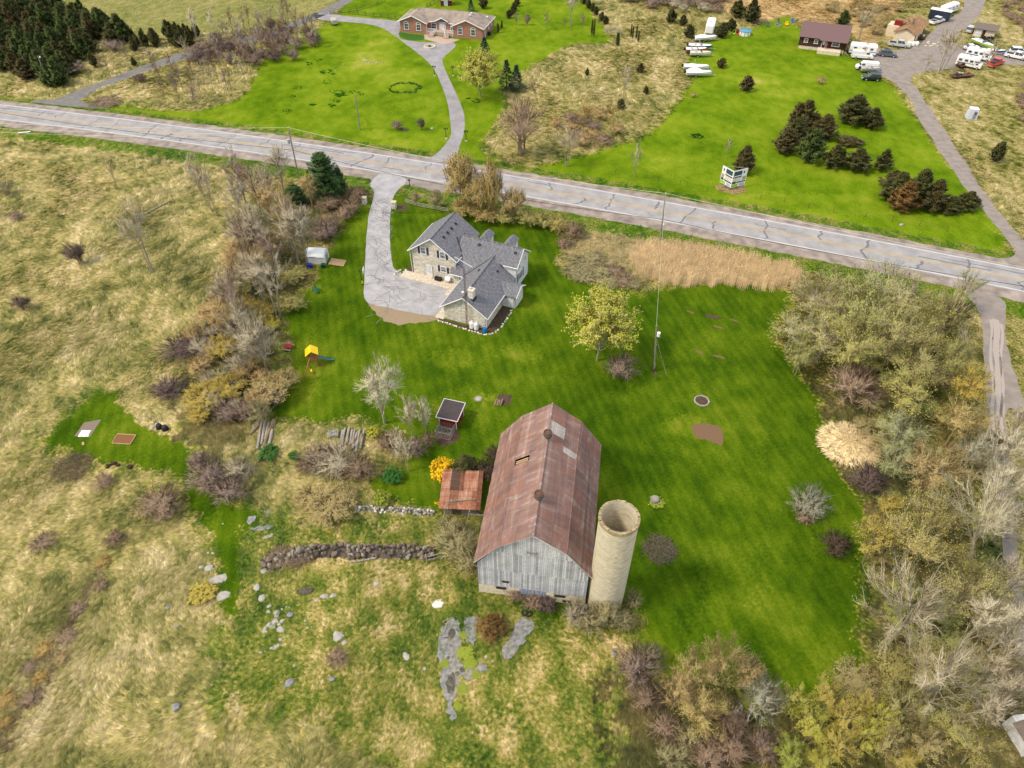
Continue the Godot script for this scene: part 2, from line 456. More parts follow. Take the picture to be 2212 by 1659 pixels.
func ground_picture(wide: int,tall: int,x0: float,d0: float,step: float,amp: float,seed_: int) -> PackedByteArray:
	var z := PackedByteArray()
	z.resize(wide * tall)
	for item in [[FIELD,6],[STRAW_FAR,4],[WOODS,7],[HEDGE,7],[FRONT_ROUGH,8],[LAWN,1],[GARDEN_LAWN,1],[WALL_STRIP,8],[GREEN_PATH,8],[FAR_LAWN,2],[RIGHT_LAWN,2]]:
		var pg := smooth(to_ground(item[0]),true,5)
		if item[1] == 1 or item[1] == 2:
			for q in Geometry2D.offset_polygon(pg,1.3): z = fill_poly(z,wide,tall,x0,d0,step,q,8)
		z = fill_poly(z,wide,tall,x0,d0,step,pg,item[1])
	for q in [[1250,732,142,46,0.8],[585,595,46,17,0.62],[725,786,34,14,0.3],[690,830,36,14,0.5],[645,876,30,10,0.2],[365,724,36,12,0.75],[605,680,30,14,0.7],[475,873,22,8,0.1],[265,918,40,10,0.75],[690,765,46,16,0.72],[830,772,46,9,0.7],[890,785,24,10,0.6],[560,494,20,6,0.1],[450,534,22,9,0.3],[490,494,20,6,0.4],[650,612,24,7,0.3],[325,798,22,6,0.3],[1840,838,32,14,0.7],[1770,818,14,7,0.2]]:
		z = fill_ring(z,wide,tall,x0,d0,step,w(1,0,q[0],q[1]),q[2],q[3],q[4])
	z = fill_ring(z,wide,tall,x0,d0,step,w(2,0,1575,1130),52,24,0.3)
	z = fill_poly(z,wide,tall,x0,d0,step,smooth(to_ground(DITCH),true,5),3)
	for s in [[5.0,8.4],[-11.5,-6.0]]:
		var strip := PackedVector2Array()
		for i in 50: strip.append(Vector2(1,-1) * Vector2(road_point(-200 + i * 8,s[0]).x,road_point(-200 + i * 8,s[0]).z))
		for i in range(49,-1,-1): strip.append(Vector2(1,-1) * Vector2(road_point(-200 + i * 8,s[1]).x,road_point(-200 + i * 8,s[1]).z))
		z = fill_poly(z,wide,tall,x0,d0,step,strip,5)
	if step < 0.2: near_zone = z
	else: far_zone = z
	var bias := PackedByteArray()
	bias.resize(wide * tall)
	bias.fill(128)
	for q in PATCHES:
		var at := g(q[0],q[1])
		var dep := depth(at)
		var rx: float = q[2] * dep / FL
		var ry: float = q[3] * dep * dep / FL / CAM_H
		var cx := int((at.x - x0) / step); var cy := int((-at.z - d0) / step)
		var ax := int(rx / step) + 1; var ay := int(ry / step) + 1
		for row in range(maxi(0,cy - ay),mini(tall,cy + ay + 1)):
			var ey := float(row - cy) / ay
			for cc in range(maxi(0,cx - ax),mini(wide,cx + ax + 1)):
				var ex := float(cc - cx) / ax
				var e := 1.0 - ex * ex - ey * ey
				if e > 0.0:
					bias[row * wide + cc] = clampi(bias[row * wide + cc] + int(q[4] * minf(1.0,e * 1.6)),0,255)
	var lut := PackedByteArray()
	for zone in 10:
		var ramp: Array = RAMP[zone]
		for k in 64:
			var f := k / 63.0 * 5.0
			var i := mini(int(f),4)
			for ch in 3: lut.append(int(lerpf(ramp[i][ch],ramp[i + 1][ch],f - i)))
	var s := 0.11 / step
	var n1 := noise_bytes(seed_,wide,tall,0.006 / s,4,4)
	var n2 := noise_bytes(seed_ + 1,wide,tall,0.035 / s,4,2,3)
	var n3 := noise_bytes(seed_ + 2,wide,tall,0.18,3,1)
	var wx := noise_bytes(seed_ + 3,wide,tall,0.03,4,2)
	var wy := noise_bytes(seed_ + 4,wide,tall,0.03,4,2)
	var stripes := PackedInt32Array()
	for i in wide * 2: stripes.append(int(11.0 * sin(i * step * 4.6) + 5.0 * sin(i * step * 1.9)))
	var fray := amp * 1.1
	var px := PackedByteArray()
	px.resize(wide * tall * 3)
	turf.resize(wide * tall)
	var top := wide * tall - 1
	var i := 0
	for row in tall:
		for cc in wide:
			var e := n3[i] - 128
			var j := i + int((wx[i] - 128) * amp + e * fray) + int((wy[i] - 128) * amp - e * fray) * wide
			if j < 0 or j > top: j = i
			var zone := z[j]
			if zone == 0 or zone == 7 or zone == 8:      # rough grass of one kind strays far into the other
				var far := i + int((wx[i] - 128) * amp * 3.5 - e * amp * 2.0) + int((wy[i] - 128) * amp * 3.5 + e * amp * 2.0) * wide
				if far >= 0 and far <= top and (z[far] == 0 or z[far] == 7 or z[far] == 8): zone = z[far]
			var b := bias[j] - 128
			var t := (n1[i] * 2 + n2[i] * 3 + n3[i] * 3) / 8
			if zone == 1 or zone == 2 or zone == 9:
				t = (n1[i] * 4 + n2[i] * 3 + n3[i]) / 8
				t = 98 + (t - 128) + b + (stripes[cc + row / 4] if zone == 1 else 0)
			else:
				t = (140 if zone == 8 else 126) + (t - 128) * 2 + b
			t = clampi(t,0,255) >> 2
			var k := (zone * 64 + t) * 3
			turf[i] = 130 if zone == 1 or zone == 2 or zone == 9 else 255
			var o := i * 3
			px[o] = lut[k]; px[o + 1] = lut[k + 1]; px[o + 2] = lut[k + 2]
			i += 1
	return px

func ground_material(key: String,tex: Texture2D,coarse: Texture2D) -> StandardMaterial3D:
	var m := StandardMaterial3D.new()
	m.resource_name = key
	m.albedo_texture = tex
	m.roughness = 1.0
	m.metallic_specular = 0.1
	m.detail_enabled = true
	m.detail_albedo = T.grass
	m.detail_mask = coarse
	m.detail_blend_mode = BaseMaterial3D.BLEND_MODE_MUL
	m.detail_uv_layer = BaseMaterial3D.DETAIL_UV_2
	m.uv2_triplanar = true
	m.uv2_world_triplanar = true
	m.uv2_scale = Vector3.ONE * 0.035
	return m

func flat_surface(mesh: ArrayMesh,x0: float,x1: float,d0: float,d1: float,mt: Material) -> void:
	var a := []
	a.resize(Mesh.ARRAY_MAX)
	a[Mesh.ARRAY_VERTEX] = PackedVector3Array([Vector3(x0,0,-d0),Vector3(x1,0,-d0),Vector3(x1,0,-d1),Vector3(x0,0,-d1)])
	a[Mesh.ARRAY_NORMAL] = PackedVector3Array([Vector3.UP,Vector3.UP,Vector3.UP,Vector3.UP])
	a[Mesh.ARRAY_TEX_UV] = PackedVector2Array([Vector2(0,0),Vector2(1,0),Vector2(1,1),Vector2(0,1)])
	a[Mesh.ARRAY_INDEX] = PackedInt32Array([0,2,1,0,3,2])
	mesh.add_surface_from_arrays(Mesh.PRIMITIVE_TRIANGLES,a)
	mesh.surface_set_material(mesh.get_surface_count() - 1,mt)

func make_ground() -> void:
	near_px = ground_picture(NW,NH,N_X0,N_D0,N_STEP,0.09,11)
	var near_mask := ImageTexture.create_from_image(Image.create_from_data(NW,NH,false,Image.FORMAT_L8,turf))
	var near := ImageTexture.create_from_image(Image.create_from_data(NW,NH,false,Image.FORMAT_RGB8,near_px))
	far_px = ground_picture(1920,840,-240.0,122.0,0.25,0.035,31)
	var far_mask := ImageTexture.create_from_image(Image.create_from_data(1920,840,false,Image.FORMAT_L8,turf))
	var far := ImageTexture.create_from_image(Image.create_from_data(1920,840,false,Image.FORMAT_RGB8,far_px))
	var m := ArrayMesh.new()
	var nm := ground_material("near_ground",near,near_mask)
	var fm := ground_material("far_ground",far,far_mask)
	var rough := mat("outer_ground",c8(172,162,100),1.0,"blot",0.02)
	flat_surface(m,-110,110,12,122,nm)
	flat_surface(m,-240,240,122,332,fm)
	flat_surface(m,-240,-110,12,122,rough)
	flat_surface(m,110,240,12,122,rough)
	flat_surface(m,-1500,1500,332,2500,rough)
	flat_surface(m,-1500,-240,12,332,rough)
	flat_surface(m,240,1500,12,332,rough)
	flat_surface(m,-1500,1500,-800,12,rough)
	var o := MeshInstance3D.new()
	o.name = "ground"
	o.mesh = m
	o.set_meta("kind","structure")
	o.set_meta("label","mown lawn and rough spring meadow covering the ground")
	add_child(o)

func ground_at(x: float,d: float) -> Array:     # [zone,sRGB colour] of the ground at a place
	var near := d < 122.0
	var cx := int((x - N_X0) / N_STEP) if near else int((x + 240.0) / 0.25)
	var cy := int((d - N_D0) / N_STEP) if near else int((d - 122.0) / 0.25)
	var wide := NW if near else 1920
	if cx < 0 or cy < 0 or cx >= wide or cy >= (NH if near else 840): return [0,c8(172,162,100)]
	var i := cy * wide + cx
	var px := near_px if near else far_px
	return [near_zone[i] if near else far_zone[i],c8(px[i * 3],px[i * 3 + 1],px[i * 3 + 2])]

# a flat sheet over a polygon given in the view,laid y above the ground
func sheet(called: String,pts: Array,y: float,mt: Material,label: String,jitter := 0.0,steps := 5) -> MeshInstance3D:
	var q := smooth(to_ground(pts),true,steps) if steps > 1 else to_ground(pts)
	var o := PackedVector2Array()
	for p in q: o.append(Vector2(p.x + R(-jitter,jitter),-p.y + R(-jitter,jitter)))
	paved.append(o)
	var m := MB.new()
	m.cap(o,y)
	return structure(called,m,mt,label)

func ribbon(x0: float,x1: float,o0: float,o1: float,y: float,n: int,jitter := 0.0) -> MB:
	var m := MB.new()
	var a := []; var b := []
	for i in n + 1:
		var x := lerpf(x0,x1,float(i) / n)
		a.append(road_point(x,o0 + R(-jitter,jitter)) + Vector3.UP * y)
		b.append(road_point(x,o1 + R(-jitter,jitter)) + Vector3.UP * y)
	for i in n: m.quad(a[i],a[i + 1],b[i + 1],b[i])
	return m

func make_roads() -> void:
	mat("asphalt",c8(196,192,194),0.95,"soft",0.06,0.0,"fine",0.5)
	mat("shoulder",c8(190,174,164),1.0,"grain",0.25,0.0,"blot",0.05)
	mat("white_paint",c8(226,226,226),0.8,"grain",0.5)
	mat("yellow_paint",c8(216,178,84),0.8,"grain",0.5)
	mat("tar",c8(124,124,132),0.85,"grain",0.8)
	mat("old_asphalt",c8(208,206,210),0.95,"soft",0.07,0.0,"fine",0.6)
	mat("smooth_asphalt",c8(186,182,186),0.95,"soft",0.05,0.0,"fine",0.5)
	mat("gravel",c8(178,166,158),1.0,"soft",0.08,0.0,"fine",0.4)
	mat("gravel_dark",c8(150,146,144),1.0,"soft",0.1,0.0,"fine",0.4)
	mat("gravel_pale",c8(186,175,167),1.0,"grain",0.3)
	mat("crack",c8(140,136,136),1.0,"grain",1.0)
	structure("road_shoulder",ribbon(-190,150,-6.9,5.9,0.006,240,0.22),M.shoulder,"gravel shoulders along both sides of the highway")
	var road := structure("road",ribbon(-190,150,-3.95,3.95,0.012,120),M.asphalt,"two lane grey asphalt highway with tar sealed cracks")
	for e in [3.5,-3.5]:
		part(road,"edge_line",ribbon(-190,150,e - 0.11,e + 0.11,0.018,240,0.03),M.white_paint)
	for e in [0.16,-0.16]:
		part(road,"centre_line",ribbon(-190,150,e - 0.07,e + 0.07,0.018,200,0.015),M.yellow_paint)
	# sealed cracks: across one lane or both,every few metres,and along the lanes
	rng.seed = 5
	var x := -150.0
	while x < 118.0:
		var lane := rng.randi_range(0,2)
		var a := -3.4 if lane != 1 else 0.1
		var b := 3.4 if lane != 0 else -0.1
		var m := MB.new()
		var q := x; var wd := R(0.12,0.3) if lane else R(0.2,0.42)
		var pts := []
		for i in 9:
			pts.append(road_point(q,lerpf(a,b,i / 8.0)) + Vector3.UP * 0.016)
			q += R(-0.5,0.62)
		var along := (road_point(x + 1,0) - road_point(x,0)).normalized()
		for i in 8:
			var k0 := along * wd * R(0.6,1.0); var k1 := along * wd * R(0.6,1.0)
			m.quad(pts[i] - k0,pts[i] + k0,pts[i + 1] + k1,pts[i + 1] - k1)
		part(road,"tar_patch",m,M.tar)
		x += R(4.5,10.5)
	for k in 16:
		var at := R(-140,100); var off: float = [1.7,-1.8,1.2,2.4][k % 4] + R(-0.4,0.4)
		var m := MB.new()
		var n := rng.randi_range(5,14); var wd := R(0.05,0.2)
		var pts := []
		for i in n:
			pts.append([at + i * 1.1,off + R(-0.12,0.12)])
		for i in n - 1:
			m.quad(road_point(pts[i][0],pts[i][1] - wd) + Vector3.UP * 0.015,road_point(pts[i + 1][0],pts[i + 1][1] - wd) + Vector3.UP * 0.015,road_point(pts[i + 1][0],pts[i + 1][1] + wd) + Vector3.UP * 0.015,road_point(pts[i][0],pts[i][1] + wd) + Vector3.UP * 0.015)
		part(road,"tar_seam",m,M.tar)
	# drives and lanes
	sheet("driveway",[[832,372],[878,388],[858,412],[846,440],[842,500],[846,560],[860,588],[905,602],[960,618],[1000,632],[992,664],[958,680],[935,682],[880,674],[838,664],[790,650],[788,600],[790,540],[796,470],[808,420],[800,396]],0.010,M.old_asphalt,"cracked pale asphalt drive curving up to the stone farmhouse",0.08)
	sheet("driveway_apron",[[780,366],[850,366],[930,386],[1000,402],[950,416],[900,402],[868,396],[812,400],[800,388]],0.008,M.gravel,"broken gravel apron where the drive meets the road",0.05)
	sheet("drive_end",[[792,640],[870,660],[950,664],[962,688],[905,696],[862,702],[832,692],[806,668]],0.005,mat("worn_earth",c8(176,154,124),1.0,"fine",0.4),"bare gravelly soil at the end of the drive",0.25)
	sheet("driveway",[[912,352],[940,334],[962,312],[974,290],[972,258],[966,220],[952,180],[938,150],[914,124],[880,98],[848,74],[818,58],[780,50],[730,46],[690,42],[672,34],[690,27],[760,36],[862,46],[866,58],[862,70],[866,84],[900,90],[940,92],[974,90],[984,98],[974,110],[960,122],[956,134],[964,156],[980,190],[994,222],[1003,250],[1003,282],[994,312],[976,344]],0.009,M.smooth_asphalt,"smooth grey asphalt drive leading to the brick bungalow",0.03)
	sheet("driveway_mouth",[[880,344],[912,352],[976,344],[1000,352],[1000,372],[900,362]],0.007,M.shoulder,"grey gravel mouth of the bungalow drive",0.2)
	sheet("lane",[[80,216],[120,214],[165,196],[215,178],[262,160],[310,142],[350,128],[420,104],[560,70],[660,36],[720,8],[750,-8],[775,-8],[730,20],[672,46],[600,78],[440,118],[330,150],[280,168],[232,186],[190,205],[176,218],[210,228],[230,236],[80,222]],0.009,M.gravel_dark,"grey gravel lane winding away past the cedars",0.12)
	sheet("yard",[[2195,548],[2160,500],[2080,400],[2000,280],[1950,195],[1900,160],[1890,130],[1850,122],[1880,108],[1940,108],[1985,96],[2010,70],[2050,40],[2080,20],[2085,-20],[2130,-20],[2118,30],[2085,62],[2060,92],[2110,100],[2190,110],[2230,120],[2230,140],[2120,138],[2040,150],[1985,158],[1968,172],[1990,205],[2060,310],[2130,420],[2195,500],[2240,545],[2240,580],[2165,560]],0.009,M.gravel,"gravel yard and lane serving the log house and workshops",0.25)
	sheet("farm_lane",[[2080,628],[2150,640],[2172,660],[2172,730],[2190,800],[2212,860],[2230,900],[2230,930],[2180,880],[2178,960],[2190,1100],[2205,1250],[2225,1400],[2200,1420],[2180,1280],[2160,1150],[2142,1000],[2130,860],[2124,740],[2120,690],[2105,660]],0.009,M.gravel,"rutted gravel farm lane beside the woods",0.2)
	for p in [[2150,690,2160,900,0.5],[2140,690,2148,1000,0.22],[2163,700,2166,1000,0.2]]:
		var a := g(p[0],p[1]); var b := g(p[2],p[3])
		var m := MB.new()
		var s: Vector3 = (b - a).cross(Vector3.UP).normalized() * float(p[4])
		for i in 12:
			var q0 := a.lerp(b,i / 12.0) + Vector3(sin(i * 1.3) * 0.2,0.014,0); var q1 := a.lerp(b,(i + 1) / 12.0) + Vector3(sin(i * 1.3 + 1.3) * 0.2,0.014,0)
			m.quad(q0 - s,q0 + s,q1 + s,q1 - s)
		structure("wheel_rut",m,M.gravel_dark if p[4] > 0.5 else M.gravel_pale,"wheel rut worn into the farm lane")
	# cracks of the old asphalt drive: thin dark furrows
	rng.seed = 77
	var lines := MB.new()
	for k in 110:
		var py := R(430,668)
		var xl := lerpf(800,790,(py - 430) / 240); var xr := 845.0 if py < 585 else lerpf(850,985,(py - 585) / 60.0) if py < 645 else 980.0
		var p := g(R(xl + 4,xr - 4),py)
		var dir := R(0,TAU) if k % 3 else 0.4
		for i in rng.randi_range(4,12):
			var q := p + Vector3(cos(dir),0,sin(dir)) * R(0.3,0.7)
			var v := q.z
			var s := (q - p).cross(Vector3.UP).normalized() * R(0.025,0.06)
			lines.quad(p - s + Vector3.UP * 0.0135,p + s + Vector3.UP * 0.0135,q + s + Vector3.UP * 0.0135,q - s + Vector3.UP * 0.0135)
			p = q
			dir += R(-0.6,0.6)
			var scr := (CX + p.x / depth(p) * FL)
			if scr < xl or scr > xr: break
	var cr := structure("crack_lines",lines,M.crack,"dark branching cracks in the old asphalt drive")

# ---------------------------------------------------------------- trees and shrubs
var protos := {}

func strip(m: MB,a: Vector3,b: Vector3,wd: float,nn: Vector3) -> void:      # a twig: one long thin face,narrowing to its tip
	var s := (b - a).cross(nn).normalized() * wd
	var i := m.put(a - s,nn); m.put(a + s,nn); m.put(b,nn)
	m.ix.append_array([i,i + 2,i + 1])

func leaf(m: MB,at: Vector3,size: float,r: RandomNumberGenerator,nn: Vector3) -> void:
	var x := Vector3(r.randf_range(-1,1),r.randf_range(-1,1),r.randf_range(-1,1)).normalized() * size
	var y := x.cross(nn + Vector3(r.randf_range(-0.6,0.6),r.randf_range(-0.6,0.6),r.randf_range(-0.6,0.6))).normalized() * size * 0.7
	var i := m.put(at - x,nn); m.put(at + y,nn); m.put(at + x,nn); m.put(at - y,nn)
	m.ix.append_array([i,i + 2,i + 1,i,i + 3,i + 2])

func bez(a: Vector3,b: Vector3,c: Vector3,t: float) -> Vector3:
	return a.lerp(b,t).lerp(b.lerp(c,t),t)

# a broad-leaved tree or shrub: stems,limbs that reach the crown's shell,branches,twigs and leaves
func grow(o: Dictionary) -> Dictionary:
	var r := RandomNumberGenerator.new()
	r.seed = o.seed
	var wood := MB.new(); var fine := MB.new(); var lv := MB.new()
	var h: float = o.h; var cr: float = o.r
	var low: float = o.get("low",0.25)            # where the crown begins,as a share of the height
	var mid := Vector3(0,h * (low + 1.0) / 2.0,0)
	var half := Vector3(cr,h * (1.0 - low) / 2.0,cr)
	var stems: int = o.get("stems",1)
	var tw: float = o.get("tw",0.012)
	var lobes := []
	for k in 8: lobes.append([Vector3(r.randf_range(-1,1),r.randf_range(-0.5,1),r.randf_range(-1,1)).normalized(),r.randf_range(-0.6,0.34) * o.get("lobe",1.0)])
	for s in stems:
		var a := TAU * s / stems + r.randf_range(-0.5,0.5)
		var base := Vector3(cos(a),0,sin(a)) * (0.0 if stems == 1 else r.randf_range(0.04,o.get("spread",0.12)) * cr)
		var lean := Vector3(cos(a),0,sin(a)) * (0.0 if stems == 1 else cr * r.randf_range(0.15,0.5)) + Vector3(o.get("lean",0.0) * h,0,0)
		var tip := Vector3(r.randf_range(-0.1,0.1) * cr,h * o.get("lead",0.72),r.randf_range(-0.1,0.1) * cr) + lean
		var ctl := base + Vector3(r.randf_range(-0.1,0.1) * cr,h * 0.35,r.randf_range(-0.1,0.1) * cr)
		var tr: float = o.trunk * (1.0 if stems == 1 else r.randf_range(0.55,1.0))
		var pts := []; var rad := []
		for k in 8:
			pts.append(bez(base,ctl,tip,k / 7.0) + (Vector3(r.randf_range(-1,1),0,r.randf_range(-1,1)) * tr * 0.5 if k else Vector3(0,-0.05,0)))
			rad.append(lerpf(tr * (1.25 if k == 0 else 1.0),tr * 0.25,k / 7.0))
		wood.tube(pts,rad,6)
		for l in int(o.limbs / stems):
			var t := r.randf_range(o.get("fork",0.3),0.97)
			var p0 := bez(base,ctl,tip,t)
			var az := r.randf_range(0,TAU)
			var el := r.randf_range(o.get("el0",-0.25),1.0)
			var dir := Vector3(cos(az) * sqrt(maxf(0.0,1.0 - el * el)),el,sin(az) * sqrt(maxf(0.0,1.0 - el * el)))
			var reach := r.randf_range(0.78,1.0)
			for q in lobes: reach += maxf(0.0,dir.dot(q[0]) - 0.4) * q[1]
			var p2 := mid + dir * half * reach + lean * 0.4
			var p1 := p0.lerp(p2,0.45) + Vector3(0,(p2 - p0).length() * r.randf_range(-0.05,0.22) * o.get("arch",1.0),0) + Vector3(r.randf_range(-1,1),0,r.randf_range(-1,1)) * cr * 0.08
			var lr := tr * r.randf_range(0.22,0.36) * (1.0 - t * 0.5)
			pts = []; rad = []
			for k in 6:
				pts.append(bez(p0,p1,p2,k / 5.0)); rad.append(lerpf(lr,0.012,k / 5.0))
			wood.tube(pts,rad,4)
			for b in o.subs:
				var u := r.randf_range(0.22,1.0)
				var q0 := bez(p0,p1,p2,u)
				var ld := (p2 - p0).normalized()
				var out := ((q0 - mid) / half).normalized()
				var d2 := (ld * 0.5 + out * 0.6 + Vector3(r.randf_range(-1,1),r.randf_range(-0.8,1),r.randf_range(-1,1)) * 0.8 + Vector3(0,o.get("up",0.3),0)).normalized()
				var len := cr * r.randf_range(0.16,0.42)
				var q1 := q0 + d2 * len
				var qm := q0.lerp(q1,0.5) + Vector3(r.randf_range(-1,1),r.randf_range(-0.4,1),r.randf_range(-1,1)) * len * 0.14
				var w0 := tw * 2.0
				fine.col = Color.WHITE * r.randf_range(0.75,1.2)
				strip2(fine,q0,qm,w0,w0 * 0.7,(out + Vector3.UP * 0.4).normalized())
				strip2(fine,qm,q1,w0 * 0.7,w0 * 0.2,(out + Vector3.UP * 0.4).normalized())
				for k in o.twigs:
					var v0 := bez(q0,qm,q1,r.randf_range(0.15,1.0))
					var d3 := (d2 * 0.7 + Vector3(r.randf_range(-1,1),r.randf_range(-0.7,1),r.randf_range(-1,1)) + Vector3(0,o.get("up",0.3),0)).normalized()
					var v1: Vector3 = v0 + d3 * cr * r.randf_range(0.05,0.17) * o.get("twl",1.0)
					var e: Vector3 = (v1 - mid) / half
					if e.length() > 1.3: continue
					strip(fine,v0,v1,tw * 0.7,(out + Vector3(r.randf_range(-0.5,0.5),0.5,r.randf_range(-0.5,0.5))).normalized())
					if o.get("leaves",0.0) > 0.0:
						var count: float = o.leaves
						while count > 0.0:
							if count >= 1.0 or r.randf() < count:
								lv.col = Color(1,1,1) * r.randf_range(0.65,1.3)
								lv.col.g *= r.randf_range(0.92,1.08)
								leaf(lv,v0.lerp(v1,r.randf_range(0.4,1.1)) + Vector3(r.randf_range(-1,1),r.randf_range(-1,1),r.randf_range(-1,1)) * 0.06,o.leaf * r.randf_range(0.6,1.3),r,(out * 0.6 + Vector3.UP).normalized())
							count -= 1.0
	return {"h": h,"r": cr,"wood": wood.mesh(),"fine": fine.mesh(false),"leaves": lv.mesh(false) if lv.v.size() else null}

func strip2(m: MB,a: Vector3,b: Vector3,w0: float,w1: float,nn: Vector3) -> void:
	var s := (b - a).cross(nn).normalized()
	var i := m.put(a - s * w0,nn); m.put(a + s * w0,nn); m.put(b + s * w1,nn); m.put(b - s * w1,nn)
	m.ix.append_array([i,i + 2,i + 1,i,i + 3,i + 2])

# an evergreen: whorls of boughs,each a spray of short flat tufts
func evergreen(o: Dictionary) -> Dictionary:
	var r := RandomNumberGenerator.new()
	r.seed = o.seed
	var wood := MB.new(); var lv := MB.new()
	var h: float = o.h; var cr: float = o.r
	var leads := [[Vector3.ZERO,1.0,1.0]]
	for k in o.get("leads",0):
		var a := r.randf_range(0,TAU)
		leads.append([Vector3(cos(a),0,sin(a)) * cr * r.randf_range(0.3,0.6),r.randf_range(0.55,0.88),r.randf_range(0.5,0.7)])
	for ld in leads:
		var hh: float = h * ld[1]; var rr: float = cr * ld[2]; var off: Vector3 = ld[0]
		wood.tube([off * 0.2,off + Vector3(0,hh * 0.5,0),off + Vector3(r.randf_range(-0.1,0.1),hh * 0.97,0)],[o.trunk * ld[2],o.trunk * 0.6 * ld[2],0.01],5)
		var n: int = int(o.boughs * ld[2])
		for b in n:
			var f := pow((b + r.randf()) / n,o.get("even",0.8))
			var y := hh * lerpf(o.get("skirt",0.04),0.985,f)
			var az := b * 2.399 + r.randf_range(-0.4,0.4)
			var prof := pow(1.0 - f,o.get("taper",0.75)) * (0.75 + 0.25 * minf(1.0,f * 8.0))
			var len := rr * (prof * r.randf_range(0.55,1.25) + 0.08)
			var rise: float = o.get("rise",0.5) + f * o.get("rise2",0.5) + r.randf_range(-0.2,0.2)
			var d := Vector3(cos(az),rise,sin(az)).normalized()
			var p0 := off * minf(1.0,y / hh * 2.0) + Vector3(0,y,0)
			var tint := r.randf_range(0.62,1.25)
			var warm := r.randf_range(-0.06,0.08)
			for k in o.get("tufts",12):
				var u := sqrt(r.randf_range(0.08,1.0))
				var side_v: Vector3 = d.cross(Vector3.UP).normalized() * r.randf_range(-1,1) * len * o.get("wide",0.24) * (1.25 - u)
				var p := p0 + d * len * u + side_v + Vector3(0,-u * u * len * o.get("droop",0.0) + r.randf_range(-0.12,0.12) * len,0)
				var dir := (d + side_v.normalized() * 0.5 + Vector3(r.randf_range(-0.5,0.5),r.randf_range(-0.3,0.6),r.randf_range(-0.5,0.5))).normalized()
				var sz: float = o.tuft * r.randf_range(0.6,1.3)
				var nn := (Vector3(p.x - off.x,0,p.z - off.z).normalized() * 0.7 + Vector3.UP + Vector3(r.randf_range(-0.3,0.3),0,r.randf_range(-0.3,0.3))).normalized()
				lv.col = Color(tint + warm,tint,tint - warm) * r.randf_range(0.75,1.25)
				var s1 := dir.cross(nn).normalized()
				for j in 3:
					var dj := (dir + s1 * (j - 1) * 0.75 + nn * r.randf_range(-0.25,0.25)).normalized()
					strip(lv,p,p + dj * sz * (1.35 if j == 1 else 0.8),sz * 0.13,nn)
	return {"h": h,"r": cr,"wood": wood.mesh(),"fine": null,"leaves": lv.mesh(false)}

